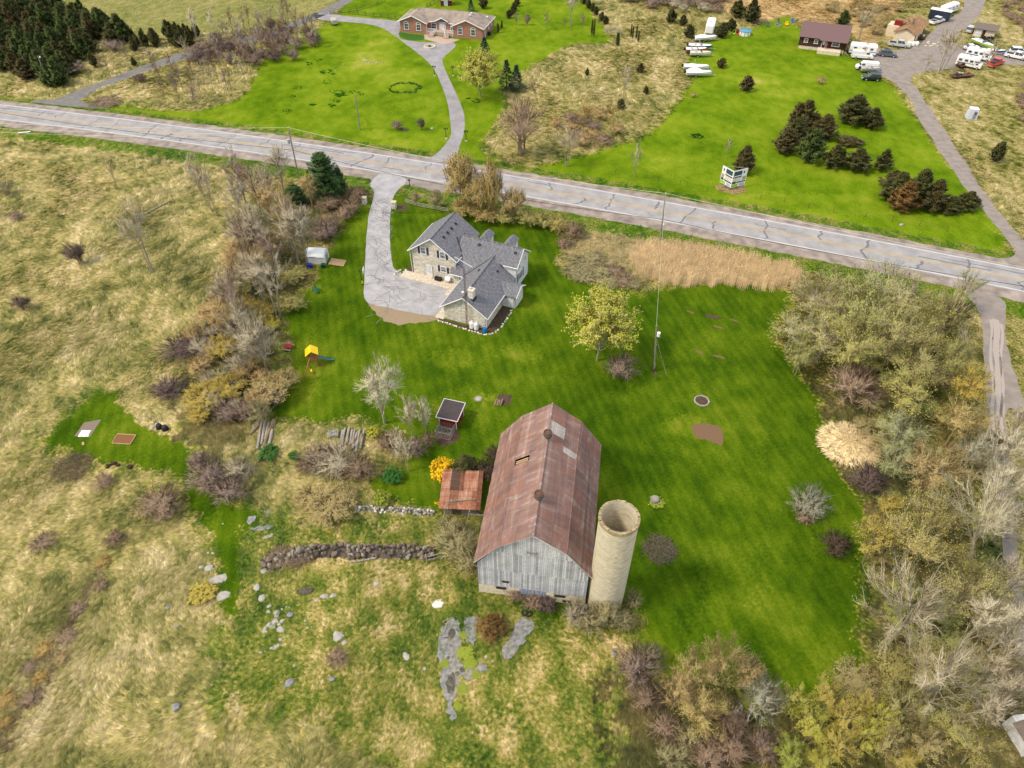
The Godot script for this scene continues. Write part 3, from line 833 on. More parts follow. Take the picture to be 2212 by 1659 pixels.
func make_protos() -> void:
	for k in 3:
		protos["bare%d" % k] = grow({"seed": 100 + k,"h": 9.0,"r": 3.0,"trunk": 0.15,"low": 0.1,"limbs": 32,"subs": 17,"twigs": 12,"up": 0.5,"fork": 0.16,"lead": 0.75,"el0": -0.1})
		protos["vase%d" % k] = grow({"seed": 110 + k,"h": 9.0,"r": 2.8,"trunk": 0.12,"stems": 3,"low": 0.3,"limbs": 27,"subs": 17,"twigs": 12,"up": 0.8,"fork": 0.4,"lead": 0.8,"el0": -0.2})
		protos["sap%d" % k] = grow({"seed": 120 + k,"h": 7.0,"r": 1.5,"trunk": 0.05,"stems": 2,"low": 0.15,"limbs": 20,"subs": 14,"twigs": 11,"up": 1.1,"fork": 0.25,"lead": 0.9,"tw": 0.011})
		protos["bud%d" % k] = grow({"seed": 130 + k,"h": 8.0,"r": 3.2,"trunk": 0.13,"low": 0.12,"limbs": 34,"subs": 16,"twigs": 11,"up": 0.6,"fork": 0.2,"leaves": 0.9,"leaf": 0.07,"lead": 0.75})
		protos["haze%d" % k] = grow({"seed": 140 + k,"h": 9.0,"r": 4.2,"trunk": 0.24,"stems": 2,"low": 0.12,"limbs": 38,"subs": 17,"twigs": 12,"up": 0.35,"fork": 0.25,"leaves": 0.38,"leaf": 0.075,"lead": 0.7,"el0": -0.4})
		protos["bush%d" % k] = grow({"seed": 150 + k,"h": 3.2,"r": 2.4,"trunk": 0.05,"stems": 9,"spread": 0.3,"low": 0.02,"lobe": 0.55,"limbs": 100,"subs": 11,"twigs": 10,"up": 0.5,"fork": 0.1,"tw": 0.011,"lead": 0.6})
		protos["tan%d" % k] = grow({"seed": 160 + k,"h": 4.0,"r": 2.4,"trunk": 0.06,"stems": 7,"spread": 0.25,"low": 0.03,"lobe": 0.6,"limbs": 80,"subs": 11,"twigs": 9,"up": 0.6,"fork": 0.12,"tw": 0.011,"leaves": 0.8,"leaf": 0.055,"lead": 0.65})
		protos["cedar%d" % k] = evergreen({"seed": 170 + k,"h": 5.0,"r": 2.4,"trunk": 0.14,"boughs": 130,"tufts": 30,"tuft": 0.4,"leads": 2,"rise": 0.35,"rise2": 0.9,"taper": 0.95,"wide": 0.2})
		protos["juniper%d" % k] = evergreen({"seed": 180 + k,"h": 3.0,"r": 1.8,"trunk": 0.09,"boughs": 80,"tufts": 28,"tuft": 0.3,"leads": 2,"rise": 0.35,"rise2": 0.9,"taper": 0.75,"wide": 0.2,"even": 0.9})
	for k in 2:
		protos["spruce%d" % k] = evergreen({"seed": 190 + k,"h": 8.0,"r": 2.2,"trunk": 0.13,"boughs": 110,"tufts": 34,"tuft": 0.32,"rise": -0.05,"rise2": 0.5,"taper": 0.95,"droop": 0.15})
		protos["column%d" % k] = evergreen({"seed": 200 + k,"h": 5.0,"r": 0.62,"trunk": 0.06,"boughs": 170,"tufts": 10,"tuft": 0.2,"rise": 1.6,"rise2": 1.2,"taper": 0.4})
		protos["pine%d" % k] = evergreen({"seed": 210 + k,"h": 10.0,"r": 3.0,"trunk": 0.2,"boughs": 150,"tufts": 30,"tuft": 0.4,"rise": 0.3,"rise2": 0.7,"taper": 0.55,"leads": 1,"skirt": 0.06})
		protos["leafy%d" % k] = grow({"seed": 220 + k,"h": 2.0,"r": 1.4,"trunk": 0.03,"stems": 9,"spread": 0.3,"low": 0.0,"limbs": 45,"subs": 8,"twigs": 7,"up": 0.6,"fork": 0.1,"tw": 0.01,"lobe": 0.5,"leaves": 4.5,"leaf": 0.06,"lead": 0.6})
	protos["old0"] = grow({"seed": 230,"h": 13.0,"r": 7.0,"trunk": 0.4,"low": 0.15,"limbs": 26,"subs": 18,"twigs": 9,"up": 0.3,"fork": 0.25,"lead": 0.6,"tw": 0.022,"el0": -0.35,"leaves": 0.3,"leaf": 0.07})
	protos["maple0"] = grow({"seed": 135,"h": 8.0,"r": 3.4,"trunk": 0.12,"low": 0.06,"lobe": 0.12,"limbs": 60,"subs": 16,"twigs": 11,"up": 0.5,"fork": 0.14,"leaves": 1.7,"leaf": 0.08,"lead": 0.75})
	protos["weep0"] = grow({"seed": 240,"h": 6.5,"r": 4.4,"trunk": 0.3,"stems": 3,"low": 0.12,"limbs": 40,"subs": 14,"twigs": 9,"up": 0.5,"fork": 0.2,"lead": 0.6,"tw": 0.016})
	# bark and twig colours
	for k in [["grey",172,162,142],["pale",194,186,164],["brown",138,118,98],["mauve",142,124,114],["purple",104,88,84],["tan",178,154,112],["olive",158,150,112],["silver",152,150,134],["gold",176,150,92],["dark",88,72,62],["rust",152,130,112]]:
		mat("bark_" + k[0],c8(k[1],k[2],k[3]),0.95,"streak",1.5)
		mat("twig_" + k[0],c8(minf(255,k[1] * 1.14),minf(255,k[2] * 1.14),minf(255,k[3] * 1.12)),0.95)
	for k in [["yellowgreen",190,188,62],["gold",190,172,72],["haze",174,184,84],["green",62,110,30],["lime",150,164,48],["forsythia",252,206,8],["cedar",84,86,36],["cedarbrown",92,84,42],["cedargreen",82,100,40],["spruce",58,88,58],["pine",66,98,42],["column",78,82,22],["tanbud",176,160,104],["ginger",128,98,46],["olivebud",176,170,86],["ivy",48,110,28]]:
		var m := mat("leaf_" + k[0],c8(k[1],k[2],k[3]),0.8)
		m.backlight_enabled = true
		m.backlight = Color(0.25,0.25,0.1)

func plant(called: String,label: String,category: String,proto: String,at: Vector3,h: float,r: float,bark: String,lf := "",group := "",turn := -1.0,lean := Vector2.ZERO) -> Node3D:
	var p: Dictionary = protos[proto]
	var o := thing(called,label,category,at,R(0,360) if turn < 0.0 else turn,group)
	o.scale = Vector3(r / p.r,h / p.h,r / p.r)
	if lean != Vector2.ZERO:      # metres by which the top stands off the base,in x and z
		o.transform.basis = Basis(Vector3(1,0,0),Vector3(lean.x / h,1,lean.y / h),Vector3(0,0,1)) * o.transform.basis
	part(o,"trunk",p.wood,M["bark_" + bark])
	if p.fine: part(o,"branches",p.fine,M["twig_" + bark])
	if p.leaves: part(o,"crown" if not p.fine else "leaves",p.leaves,M["leaf_" + (lf if lf else "haze")])
	return o

# base and top seen in a tile,and half the crown's width there
func plant_px(called: String,label: String,category: String,proto: String,c: int,r: int,bx_: float,by: float,ty: float,half: float,bark: String,lf := "",group := "",tx := -9999.0) -> Node3D:
	var at := w(c,r,bx_,by)
	for low in ["cedar","juniper","spruce","column","pine","bush","tan","leafy"]:      # what shows lowest is the near side of the skirt,not the stem
		if proto.begins_with(low): at.z -= half * mpp(at) * 0.8
	var h := maxf(0.6,height_at(at,TY[r] + ty * K))
	var lean := Vector2.ZERO
	if tx > -9000.0:
		var top := w(c,r,tx,ty,h)
		lean = Vector2(top.x - at.x,0)
	return plant(called,label,category,proto,at,h,half * mpp(at),bark,lf,group,-1.0,lean)

# centre and half width of a crown seen from above in a tile,with the plant's height
func crown_px(called: String,label: String,category: String,proto: String,c: int,r: int,x: float,y: float,half: float,h: float,bark: String,lf := "",group := "") -> Node3D:
	for tall in ["haze","bud","bare","old","vase"]:
		if proto.begins_with(tall): h *= 1.2
	var at := w(c,r,x,y,h * 0.5)
	var rr := half * mpp(at)
	at.y = 0.0
	return plant(called,label,category,proto,at,h,rr,bark,lf,group)

func inside(p: Vector2,poly: PackedVector2Array) -> bool:
	return Geometry2D.is_point_in_polygon(p,poly)

func rows(list: Array,called: String,category: String,group := "") -> void:      # crowns: [label,proto,tile column,tile row,x,y,half width,height,bark,leaves]
	for q in list:
		crown_px(called,q[0],category,q[1],q[2],q[3],q[4],q[5],q[6],q[7],q[8],q[9] if q.size() > 9 else "",group)

func stand(list: Array,called: String,category: String,group := "") -> void:      # seen to the foot: [label,proto,tile column,tile row,x,foot,top,half width,bark,leaves,x of the top]
	for q in list:
		plant_px(called,q[0],category,q[1],q[2],q[3],q[4],q[5],q[6],q[7],q[8],q[9] if q.size() > 9 else "",group,q[10] if q.size() > 10 else -9999.0)

func scatter(n: int,c: int,r: int,poly: Array,gap: float) -> Array:
	var pg := PackedVector2Array()
	for p in poly: pg.append(Vector2(p[0],p[1]))
	var lo := pg[0]; var hi := pg[0]
	for p in pg:
		lo = lo.min(p); hi = hi.max(p)
	var got := []
	for k in n * 40:
		if got.size() >= n: break
		var p := Vector2(R(lo.x,hi.x),R(lo.y,hi.y))
		if not inside(p,pg): continue
		var at := w(c,r,p.x,p.y)
		var ok := true
		for q in got:
			if at.distance_to(q) < gap: ok = false; break
		if ok: got.append(at)
	return got

func make_plants() -> void:
	rng.seed = 42
	# --- cedars in the far corner and beyond the road
	for at in scatter(110,0,0,[[-100,-60],[310,-60],[620,150],[900,260],[1050,330],[960,400],[720,460],[650,590],[560,720],[430,730],[330,600],[250,680],[110,700],[0,560],[-100,500]],2.0):
		plant("cedar_tree","olive green cedar in the dense stand beside the gravel lane","cedar","cedar%d" % rng.randi_range(0,2),at,R(4.0,7.5),R(2.3,3.3),"dark",["cedar","cedargreen","cedargreen","cedarbrown"][rng.randi_range(0,3)],"cedars massed beside the gravel lane")
	for at in scatter(16,0,0,[[1090,330],[1250,320],[1480,300],[1650,300],[1660,380],[1400,420],[1200,420],[1080,430]],2.2):
		plant("cedar_tree","dark cedar in the row at the edge of the pale field","cedar","cedar%d" % rng.randi_range(0,2),at,R(3.0,5.0),R(1.3,2.0),"dark","cedar","cedars edging the pale field")
	stand([["small cedar among bare saplings beside the gravel lane","juniper0",0,0,770,570,450,45,"dark","cedar"],["tiny cedar at the verge of the gravel lane","juniper1",0,0,1110,560,480,30,"dark","cedargreen"]],"cedar_tree","cedar")
	rows([["brown leafless shrub beside the cedars and gravel lane","bush0",0,0,600,560,110,3.0,"mauve"],["leafless shrub in front of the cedar stand","bush1",0,0,930,380,90,3.0,"mauve"],["low leafless shrub on the lane's inner bend","bush2",0,0,1160,650,60,1.6,"purple"],["dull bramble on the tan point by the lane mouth","bush0",0,0,860,840,150,1.0,"rust"]],"leafless_shrub","shrub")
	for at in scatter(44,0,0,[[1380,560],[1700,330],[2100,180],[2400,160],[2680,260],[2640,420],[2420,520],[2180,560],[1900,540],[1600,520]],2.6):
		plant("thicket_tree","leafless sapling in the brown thicket between lane and lawn","tree","sap%d" % rng.randi_range(0,2),at,R(4.5,8.0),R(1.3,2.2),["mauve","grey","brown"][rng.randi_range(0,2)],"","thicket between the lane and the far lawn")
	for at in scatter(40,0,0,[[1480,520],[1700,380],[2050,270],[2400,220],[2660,320],[2600,440],[2350,540],[2000,540],[1700,560]],2.2):
		plant("thicket_shrub","purple brown brush filling the thicket between lane and lawn","shrub","bush%d" % rng.randi_range(0,2),at,R(2.0,3.4),R(1.6,2.6),["purple","mauve","mauve"][rng.randi_range(0,2)],"","brush in the thicket")
	stand([["pale trunked bare tree rising above the thicket","sap0",0,0,1655,385,20,70,"pale"],["tall thin pale tree above the thicket by the field","sap1",0,0,1800,330,60,60,"pale"],["bare roadside tree standing on the mown edge of the far lawn","sap2",0,0,1645,960,640,70,"mauve"]],"bare_tree","tree")
	for q in [[1290,600,60],[1370,830,40],[1490,840,50],[1460,780,45],[1520,760,50],[1680,820,45],[1770,750,50],[1900,780,45],[1920,750,50],[2040,690,40],[1590,700,60],[1750,640,60],[1600,620,60],[1850,620,55],[1980,620,50],[2080,600,45],[1450,640,50],[880,650,36],[920,640,30],[1080,570,40],[1340,700,50],[1700,700,50],[1820,700,50]]:
		plant_px("grove_sapling","slender leafless sapling on the tan grass by the far lawn","tree","sap%d" % rng.randi_range(0,2),0,0,q[0],q[1],q[1] - R(190,290),q[2],["mauve","grey","brown"][rng.randi_range(0,2)],"","saplings on the tan grass")
	# --- beside the brick bungalow
	stand([["young blue spruce behind the brick bungalow","spruce0",1,0,1805,105,-10,36,"dark","spruce"],["dark spruce in front of the bungalow's right corner","spruce1",1,0,1918,490,310,62,"dark","spruce"],["taller of two spruces standing together on the far lawn","spruce0",1,0,2100,760,500,72,"dark","spruce"],["shorter of two spruces standing together on the far lawn","spruce1",1,0,2180,775,540,74,"dark","spruce"]],"spruce_tree","spruce")
	stand([["round budding yellow green tree near the bungalow drive","maple0",1,0,1885,805,430,172,"grey","yellowgreen"]],"budding_tree","tree")
	rows([["broad dark evergreen bush behind the bungalow","juniper0",1,0,1900,20,52,3.5,"dark","cedar"],["small dark arborvitae beside the bungalow wall","column0",1,0,2028,235,22,2.6,"dark","column"],["second small arborvitae beside the bungalow","column1",1,0,2060,205,18,2.2,"dark","column"]],"garden_evergreen","evergreen")
	stand([["leafless rounded shrub in the grassy island by the road","bush0",1,0,1190,1095,1000,52,"mauve"],["upright leafless shrub in the grassy island by the road","bush1",1,0,1395,1090,985,36,"purple"],["small bare orchard tree beside the bungalow hedge","sap0",2,0,80,212,95,55,"mauve"],["leafless shrub on the lawn behind the spruces","bush2",2,0,172,216,120,28,"mauve"],["young bare tree with a mulched foot on the lawn","sap1",2,0,335,248,95,45,"mauve"],["tiny bare sapling between two lawn trees","sap2",2,0,482,235,150,26,"mauve"],["tall bare vase shaped tree at the edge of the lawn","vase0",2,0,532,216,-70,80,"grey"],["bare young tree beside the columnar cedars","sap0",2,0,625,246,90,40,"mauve"]],"lawn_tree","tree")
	for q in [[705,300,165,14],[722,314,158,14],[1030,316,205,12],[1044,328,215,12],[1074,330,218,12],[1090,358,258,13]]:
		plant_px("columnar_cedar","narrow columnar cedar standing on the dry field edge","cedar","column%d" % rng.randi_range(0,1),2,0,q[0],q[1],q[2],q[3] * 1.25,"dark","column","narrow columnar cedars")
	stand([["yellowish young cedar beside the brush heap","column0",2,0,920,392,275,34,"dark","column"]],"young_cedar","cedar")
	for q in [[640,40],[680,76],[715,104],[742,132],[790,180],[822,210],[600,0],[50,130],[90,60],[60,100],[20,160]]:
		plant_px("hedge_cedar","bushy golden green cedar in the boundary hedge","cedar","juniper%d" % rng.randi_range(0,2),2,0,q[0],q[1],q[1] - 74,32,"dark","column","cedars along the boundary hedges")
	# --- dry field and lawn beyond the road
	stand([["spreading juniper on the dry slope above the boats","juniper0",2,0,1365,205,85,55,"dark","cedar"],["small spiky cedar on the dry slope","juniper1",2,0,1466,222,130,46,"dark","cedar"],["spiky cedar beside the white camper trailer","juniper2",2,0,1517,328,215,58,"dark","cedar"],["rounded brown juniper on the lawn near the boats","juniper0",2,0,1790,576,490,50,"dark","cedarbrown"],["pointed brown juniper alone on the lawn","juniper1",2,0,2000,775,640,78,"dark","cedarbrown"],["cedar standing right behind the roadside billboard","cedar0",2,0,1975,1465,1225,105,"dark","cedarbrown"],["thorny reddish juniper on the tan field","juniper2",2,0,1112,612,530,42,"dark","cedarbrown"],["dark cedar at the foot of the tall bare tree","juniper0",2,0,950,920,830,45,"dark","cedar"],["tiny green pine on the tan field","juniper1",2,0,668,635,570,22,"dark","cedargreen"],["small cedar beside the dry stream bed","juniper2",2,0,1155,790,720,30,"dark","cedar"]],"juniper","juniper")
	stand([["great cedar at the top of the lawn, left of its twin","cedar1",2,0,1925,160,10,72,"dark","cedar"],["great cedar at the top of the lawn, right of its twin","cedar2",2,0,2040,205,5,85,"dark","cedar"],["broad cedar between camper trailer and swimming pool","cedar0",2,0,1790,325,195,62,"dark","cedar"],["leaning cedar close to the swimming pool","cedar1",2,0,1860,265,160,55,"dark","cedar"],["cedar behind the right end of the log house","cedar2",3,0,722,225,95,68,"dark","cedargreen"]],"cedar_tree","cedar")
	for q in [[400,1140,840,115,"cedarbrown"],[250,1310,1070,95,"cedarbrown"],[455,1385,1075,105,"cedargreen"],[575,1190,955,112,"cedarbrown"],[645,1425,1205,85,"cedar"],[850,1455,1235,112,"cedar"],[1050,1445,1240,70,"cedar"],[830,1070,795,135,"cedar"],[965,1095,895,80,"cedar"],[330,1220,980,110,"cedar"]]:
		plant_px("lawn_cedar","dark olive cedar in the ring of cedars on the lawn","cedar","cedar%d" % rng.randi_range(0,2),3,0,q[0],q[1],q[2] + 12,q[3] * 1.22,"dark",q[4],"ring of cedars on the lawn")
	rows([["low brown juniper scrub inside the ring of cedars","juniper1",3,0,770,1170,130,1.4,"dark","cedarbrown"]],"juniper","juniper")
	for q in [[1180,180,-110,120,"cedar"],[1230,250,-40,110,"ginger"],[1340,225,-130,125,"cedar"],[1470,245,-50,110,"cedarbrown"],[1620,255,80,90,"cedar"],[1765,225,40,88,"cedar"],[1150,60,-130,100,"cedarbrown"]]:
		plant_px("roadside_cedar","dark cedar in the clump beside the gravel lane entrance","cedar","cedar%d" % rng.randi_range(0,2),3,1,q[0],q[1],q[2] + 12,q[3] * 1.25,"dark",q[4],"cedar clump beside the gravel lane entrance")
	stand([["lone young cedar on the dry grass beyond the lane","juniper1",3,0,1995,1365,1190,72,"dark","cedar"]],"young_cedar","cedar")
	stand([["low pale round shrub on the lawn below the log house","bush0",3,0,530,712,640,44,"tan"],["leafless shrub at the lawn edge behind the brush heap","bush1",2,0,1550,815,770,30,"tan"]],"round_shrub","shrub")
	stand([["great rust brown willow sprawling on the ditch bank","weep0",2,0,120,1280,830,240,"rust"]],"willow_tree","tree")
	stand([["golden twigged tree in the thicket behind the willow","sap0",2,0,640,1140,790,95,"gold"],["golden twigged tree at the end of the thicket","sap1",2,0,860,1090,840,85,"gold"],["tall bare tree alone in the tan field","sap2",2,0,968,875,480,72,"grey"],["pale grey bare tree at the roadside bank","vase1",2,0,500,1380,1050,125,"grey"],["slim pale tree on the roadside fence line","sap1",2,0,1050,1495,1165,66,"grey"],["faint bare sapling on the lawn near the billboard","sap2",2,0,1815,1312,1130,42,"grey"],["broken bare tree leaning over the tan field","sap0",2,0,260,860,620,60,"brown","",200]],"bare_tree","tree")
	for at in scatter(12,2,0,[[380,1050],[560,950],[750,930],[930,960],[940,1120],[800,1220],[600,1230],[420,1180]],2.4):
		plant("ditch_shrub","tawny leafless brush in the ditch thicket","shrub","bush%d" % rng.randi_range(0,2),at,R(1.6,2.8),R(1.6,2.6),["tan","rust","mauve"][rng.randi_range(0,2)],"","brush in the ditch thicket")
	for at in scatter(26,2,0,[[900,-30],[1450,-30],[1850,-30],[1800,100],[1700,130],[1500,120],[1300,90],[1000,60]],3.0):
		plant("hill_shrub","mauve leafless brush along the top of the dry field","shrub","bush%d" % rng.randi_range(0,2),at,R(1.8,3.2),R(1.8,3.0),["mauve","mauve","grey"][rng.randi_range(0,2)],"","brush along the top of the dry field")
	for at in scatter(26,3,0,[[440,60],[900,20],[1250,-20],[1150,220],[1000,320],[850,250],[780,120],[500,110]],2.6):
		plant("dry_shrub","straw coloured brush behind the log house","shrub","tan%d" % rng.randi_range(0,2),at,R(1.2,2.4),R(1.4,2.4),["tan","gold"][rng.randi_range(0,1)],"tanbud","straw coloured brush behind the log house")
	for at in scatter(14,3,0,[[1950,40],[2250,-20],[2260,300],[2120,180],[2000,140]],3.0):
		plant("dry_shrub","rusty leafless brush beyond the workshop","shrub","bush%d" % rng.randi_range(0,2),at,R(1.2,2.2),R(1.4,2.4),"rust","","rusty brush beyond the workshop")
	for at in scatter(9,3,0,[[2130,640],[2260,560],[2260,1100],[2160,900]],3.0):
		plant("dry_shrub","pinkish brown brush at the edge of the dry pasture","shrub","bush%d" % rng.randi_range(0,2),at,R(0.8,1.5),R(1.4,2.2),"rust","","brush at the edge of the dry pasture")
	stand([["large bare tree at the fork of the gravel yard","vase1",3,0,1512,612,230,135,"grey"],["bare tree behind the white motorhome","sap0",3,0,1890,580,310,90,"grey"],["thin bare tree between log house and workshop","vase2",3,0,840,335,40,85,"grey"],["bare sapling beside the white cargo van","sap1",3,0,868,490,360,26,"grey"],["young bare tree against the workshop wall","sap2",3,0,1240,320,130,50,"brown"],["small bare tree in the middle of the gravel yard","sap0",3,0,1395,585,450,45,"grey"]],"yard_tree","tree")
	# --- along the near side of the road
	stand([["tall dark green pine beside the utility pole","pine0",1,0,590,1730,1285,175,"dark","pine"],["lower green pine under the tall one","pine1",1,0,340,1740,1545,120,"dark","pine"],["narrow pine leader beside the tall pine","pine1",1,0,720,1640,1400,70,"dark","pine"]],"pine_tree","pine")
	rows([["brown leafless hedge shrub next to the drive mouth","bush0",1,1,870,60,95,2.8,"brown"],["brown hedge shrub beside the upper drive","bush1",1,1,820,160,100,2.6,"brown"],["dense brown shrub below the pines","bush2",1,1,760,230,90,2.4,"rust"],["greyish brown shrub beneath the pines","bush0",1,1,640,140,120,3.0,"brown"],["mauve twiggy shrub under the bare trees","bush1",1,1,580,370,130,3.2,"mauve"],["rusty twigged shrub between pines and shed","bush2",1,1,640,300,100,3.0,"rust"]],"hedge_shrub","shrub")
	stand([["tall bare grey tree left of the white shed","bare0",1,1,378,640,20,190,"grey"],["bare grey tree right behind the white shed","bare1",1,1,445,640,60,180,"grey"],["bare tree with grey twigs in the hedgerow","bare2",1,1,120,640,90,160,"grey"],["many stemmed dark trunked tree below the white shed","vase0",1,1,200,1085,520,230,"grey"],["bare hedgerow tree over the rough meadow","bare1",0,1,2140,640,130,190,"grey"],["lower bare tree at the meadow side of the hedgerow","bare0",0,1,2080,850,560,170,"grey"],["pale grey bare tree near the red picnic table","bare2",1,1,110,1520,1090,190,"grey"],["bare tree with grey limbs among golden shrubs","bare0",0,1,2110,1500,1090,190,"grey"],["bare tree leaning left alone in the rough meadow","vase1",0,1,1265,705,120,150,"grey","",1030],["left of two tall leaning trees by the roadside","sap0",0,1,1762,205,-330,110,"grey","",1500],["right of two tall leaning trees by the roadside","sap1",0,1,1812,247,-290,100,"grey","",1580],["slim bare tree leaning beside the road ditch","sap2",0,0,972,1565,1285,42,"brown","",870],["bare tree with a splintered pale stub beside it","sap0",0,0,1992,1522,1180,55,"grey","",1890]],"bare_tree","tree")
	stand([["small dark bush alone in the rough meadow","bush0",0,1,640,680,470,95,"purple"],["smaller wispy bush in the rough meadow","bush1",0,1,175,1060,920,80,"purple"],["dark olive bush at the meadow's far edge","bush2",0,0,30,1650,1510,85,"olive"],["low reddish bush in the meadow","bush0",0,1,110,300,210,75,"rust"]],"meadow_bush","shrub")
	rows([["golden leafing shrub at the meadow side of the hedgerow","tan0",0,1,1840,1090,130,3.2,"gold","gold"],["tall golden shrub in the hedgerow","tan1",0,1,1990,1000,150,3.6,"gold","gold"],["orange tinged shrub in the hedgerow","tan2",0,1,1780,960,100,2.6,"tan","tanbud"],["golden shrub beside the dark bramble","tan0",0,1,1850,1340,150,3.2,"gold","gold"],["golden shrub among the grey hedgerow trees","tan1",1,1,60,1050,120,3.0,"gold","gold"],["yellow leafing shrub near the swing bench","tan2",1,1,165,1140,75,2.2,"gold","yellowgreen"],["wide golden shrub above the compost bins","tan0",0,2,1700,200,185,3.2,"gold","gold"],["golden shrub behind the timber stack","tan1",0,2,1900,130,160,3.2,"gold","gold"],["lower golden shrub near the compost bins","tan2",0,2,1660,340,115,2.4,"gold","gold"],["orange brown shrub at the lawn's left edge","tan0",1,2,150,150,195,3.6,"tan","tanbud"],["orange brown shrub below the pale hedgerow tree","tan1",1,2,280,50,105,2.8,"tan","tanbud"],["orange brown shrub behind the left timber stack","tan2",1,2,40,220,130,3.0,"tan","tanbud"],["olive shrub under the many stemmed tree","tan1",1,1,330,720,130,2.2,"olive","olivebud"],["grey green shrub beside the swing bench","tan2",1,1,330,960,130,2.0,"olive","olivebud"],["olive brush on the meadow side of the hedgerow","tan0",0,1,1960,830,140,2.6,"olive","olivebud"]],"hedgerow_shrub","shrub")
	rows([["dark purple bramble patch at the meadow edge","bush0",0,1,1500,1330,190,2.0,"purple"],["dark purple bramble next to a golden shrub","bush1",0,1,1640,1300,150,2.2,"purple"],["dark purple bramble dome above the compost bins","bush2",0,2,1390,130,170,1.9,"purple"],["grey shrub below the golden shrubs","bush0",0,2,1900,330,130,2.6,"mauve"],["big mauve leafless bush beside the mown garden","bush0",0,2,1740,850,195,3.2,"mauve"],["mauve bush in front of the timber stack","bush1",0,2,1900,980,160,2.8,"mauve"],["upper mauve bush by the timber stack","bush2",0,2,1660,740,110,2.8,"mauve"],["greyish bush beside the left timber stack","bush1",0,2,1990,800,130,2.6,"grey"],["rusty brown leafless bush alone in the meadow","bush2",0,2,1330,1090,205,2.6,"rust"],["low rusty bramble below the brush pile","bush0",0,2,860,890,100,1.0,"rust"],["matted reddish bramble by the ditch","bush1",0,2,350,1400,115,0.8,"rust"],["brown bramble tangled over the ditch","bush2",0,2,950,1370,100,1.1,"brown"]],"bramble","shrub")
	for at in scatter(22,0,3,[[0,1100],[250,760],[450,520],[700,220],[860,-60],[900,100],[640,420],[560,700],[380,1000],[60,1300]],2.0):
		plant("ditch_bramble","low rusty bramble along the muddy ditch","shrub","bush%d" % rng.randi_range(0,2),at,R(0.3,0.6),R(0.7,1.3),["rust","gold","tan"][rng.randi_range(0,2)],"","brambles along the muddy ditch")
	for at in scatter(20,1,1,[[-40,60],[300,20],[640,80],[560,420],[400,560],[260,760],[220,1040],[60,1450],[-260,1500],[-300,900],[-160,400]],2.6):
		plant("hedgerow_tree","bare grey brown tree in the tangled hedgerow above the shed","tree","bare%d" % rng.randi_range(0,2),at,R(8.0,11.5),R(2.4,3.6),["grey","grey","tan","mauve"][rng.randi_range(0,3)],"","bare trees of the tangled hedgerow")
	for at in scatter(26,0,2,[[1600,-420],[2100,-560],[2250,-200],[2350,200],[2200,500],[2000,420],[1700,260],[1650,0]],1.8):
		plant("hedgerow_brush","grey brown brush filling the lower hedgerow","shrub","bush%d" % rng.randi_range(0,2),at,R(2.0,3.4),R(1.4,2.2),["grey","mauve","tan","olive"][rng.randi_range(0,3)],"","brush filling the lower hedgerow")
	# --- round the red coop,the walls and the barn
	stand([["pale silvery bare tree on the lawn left of the coop","bare0",1,2,1090,415,-160,225,"pale"],["pale slim tree beside the red coop","bare1",1,2,1320,520,160,105,"pale"],["pale slim tree next to the coop's wire run","bare2",1,2,1432,505,195,90,"pale"],["pale twin stemmed tree rising from the dark brush","sap0",1,2,1222,745,440,105,"pale"],["whitish sapling at the foot of the dark brush","sap1",1,2,1282,815,510,95,"pale"]],"pale_tree","tree")
	rows([["great grey leafless bush in front of the timber stack","bush0",1,2,700,740,220,2.8,"grey"],["grey brown bush left of the timber stack","bush1",1,2,540,690,150,2.4,"mauve"],["dark grey bush right below the timber stack","bush2",1,2,880,800,150,2.6,"brown"],["low brown bush at the old garden's edge","bush0",1,2,430,770,100,1.6,"brown"],["dark brush under the pale trees","bush1",1,2,1140,570,130,2.4,"brown"],["mauve brush between the pale trees","bush2",1,2,1340,620,115,2.4,"mauve"],["brown brush against the coop run","bush0",1,2,1450,560,80,2.2,"brown"],["dark brown leafless shrub between shed and barn","bush1",1,2,1930,810,120,3.0,"dark"],["dark shrub against the barn's far wall","bush2",1,2,2000,690,90,3.2,"dark"],["olive leafless bush at the barn's left corner","bush0",1,2,1720,1400,225,3.6,"olive"],["grey bush hugging the barn's front corner","bush1",1,2,1800,1560,140,3.0,"olive"],["loose olive bush below the rail fence","bush2",1,2,1640,1310,140,2.4,"olive"],["rusty bramble climbing the barn's foundation","bush0",2,3,70,210,90,1.6,"rust"],["purple bramble below the barn door","bush1",2,3,220,270,110,1.3,"rust"],["purple bramble left of the grey brush","bush2",2,3,340,300,100,1.3,"purple"],["grey leafless brush between barn and silo","bush0",2,3,570,390,135,3.2,"grey"],["olive brush in front of the silo","bush1",2,3,700,440,140,2.8,"olive"],["tall olive brush against the silo's foot","bush2",2,3,830,380,150,3.6,"olive"],["olive brush right of the silo's foot","bush0",2,3,970,420,120,2.6,"olive"],["grassy olive brush beside the silo","bush1",2,3,1045,270,90,2.2,"olive"],["small rusty thornbush beside a white outcrop","bush2",1,3,690,740,105,1.2,"rust"]],"leafless_bush","shrub")
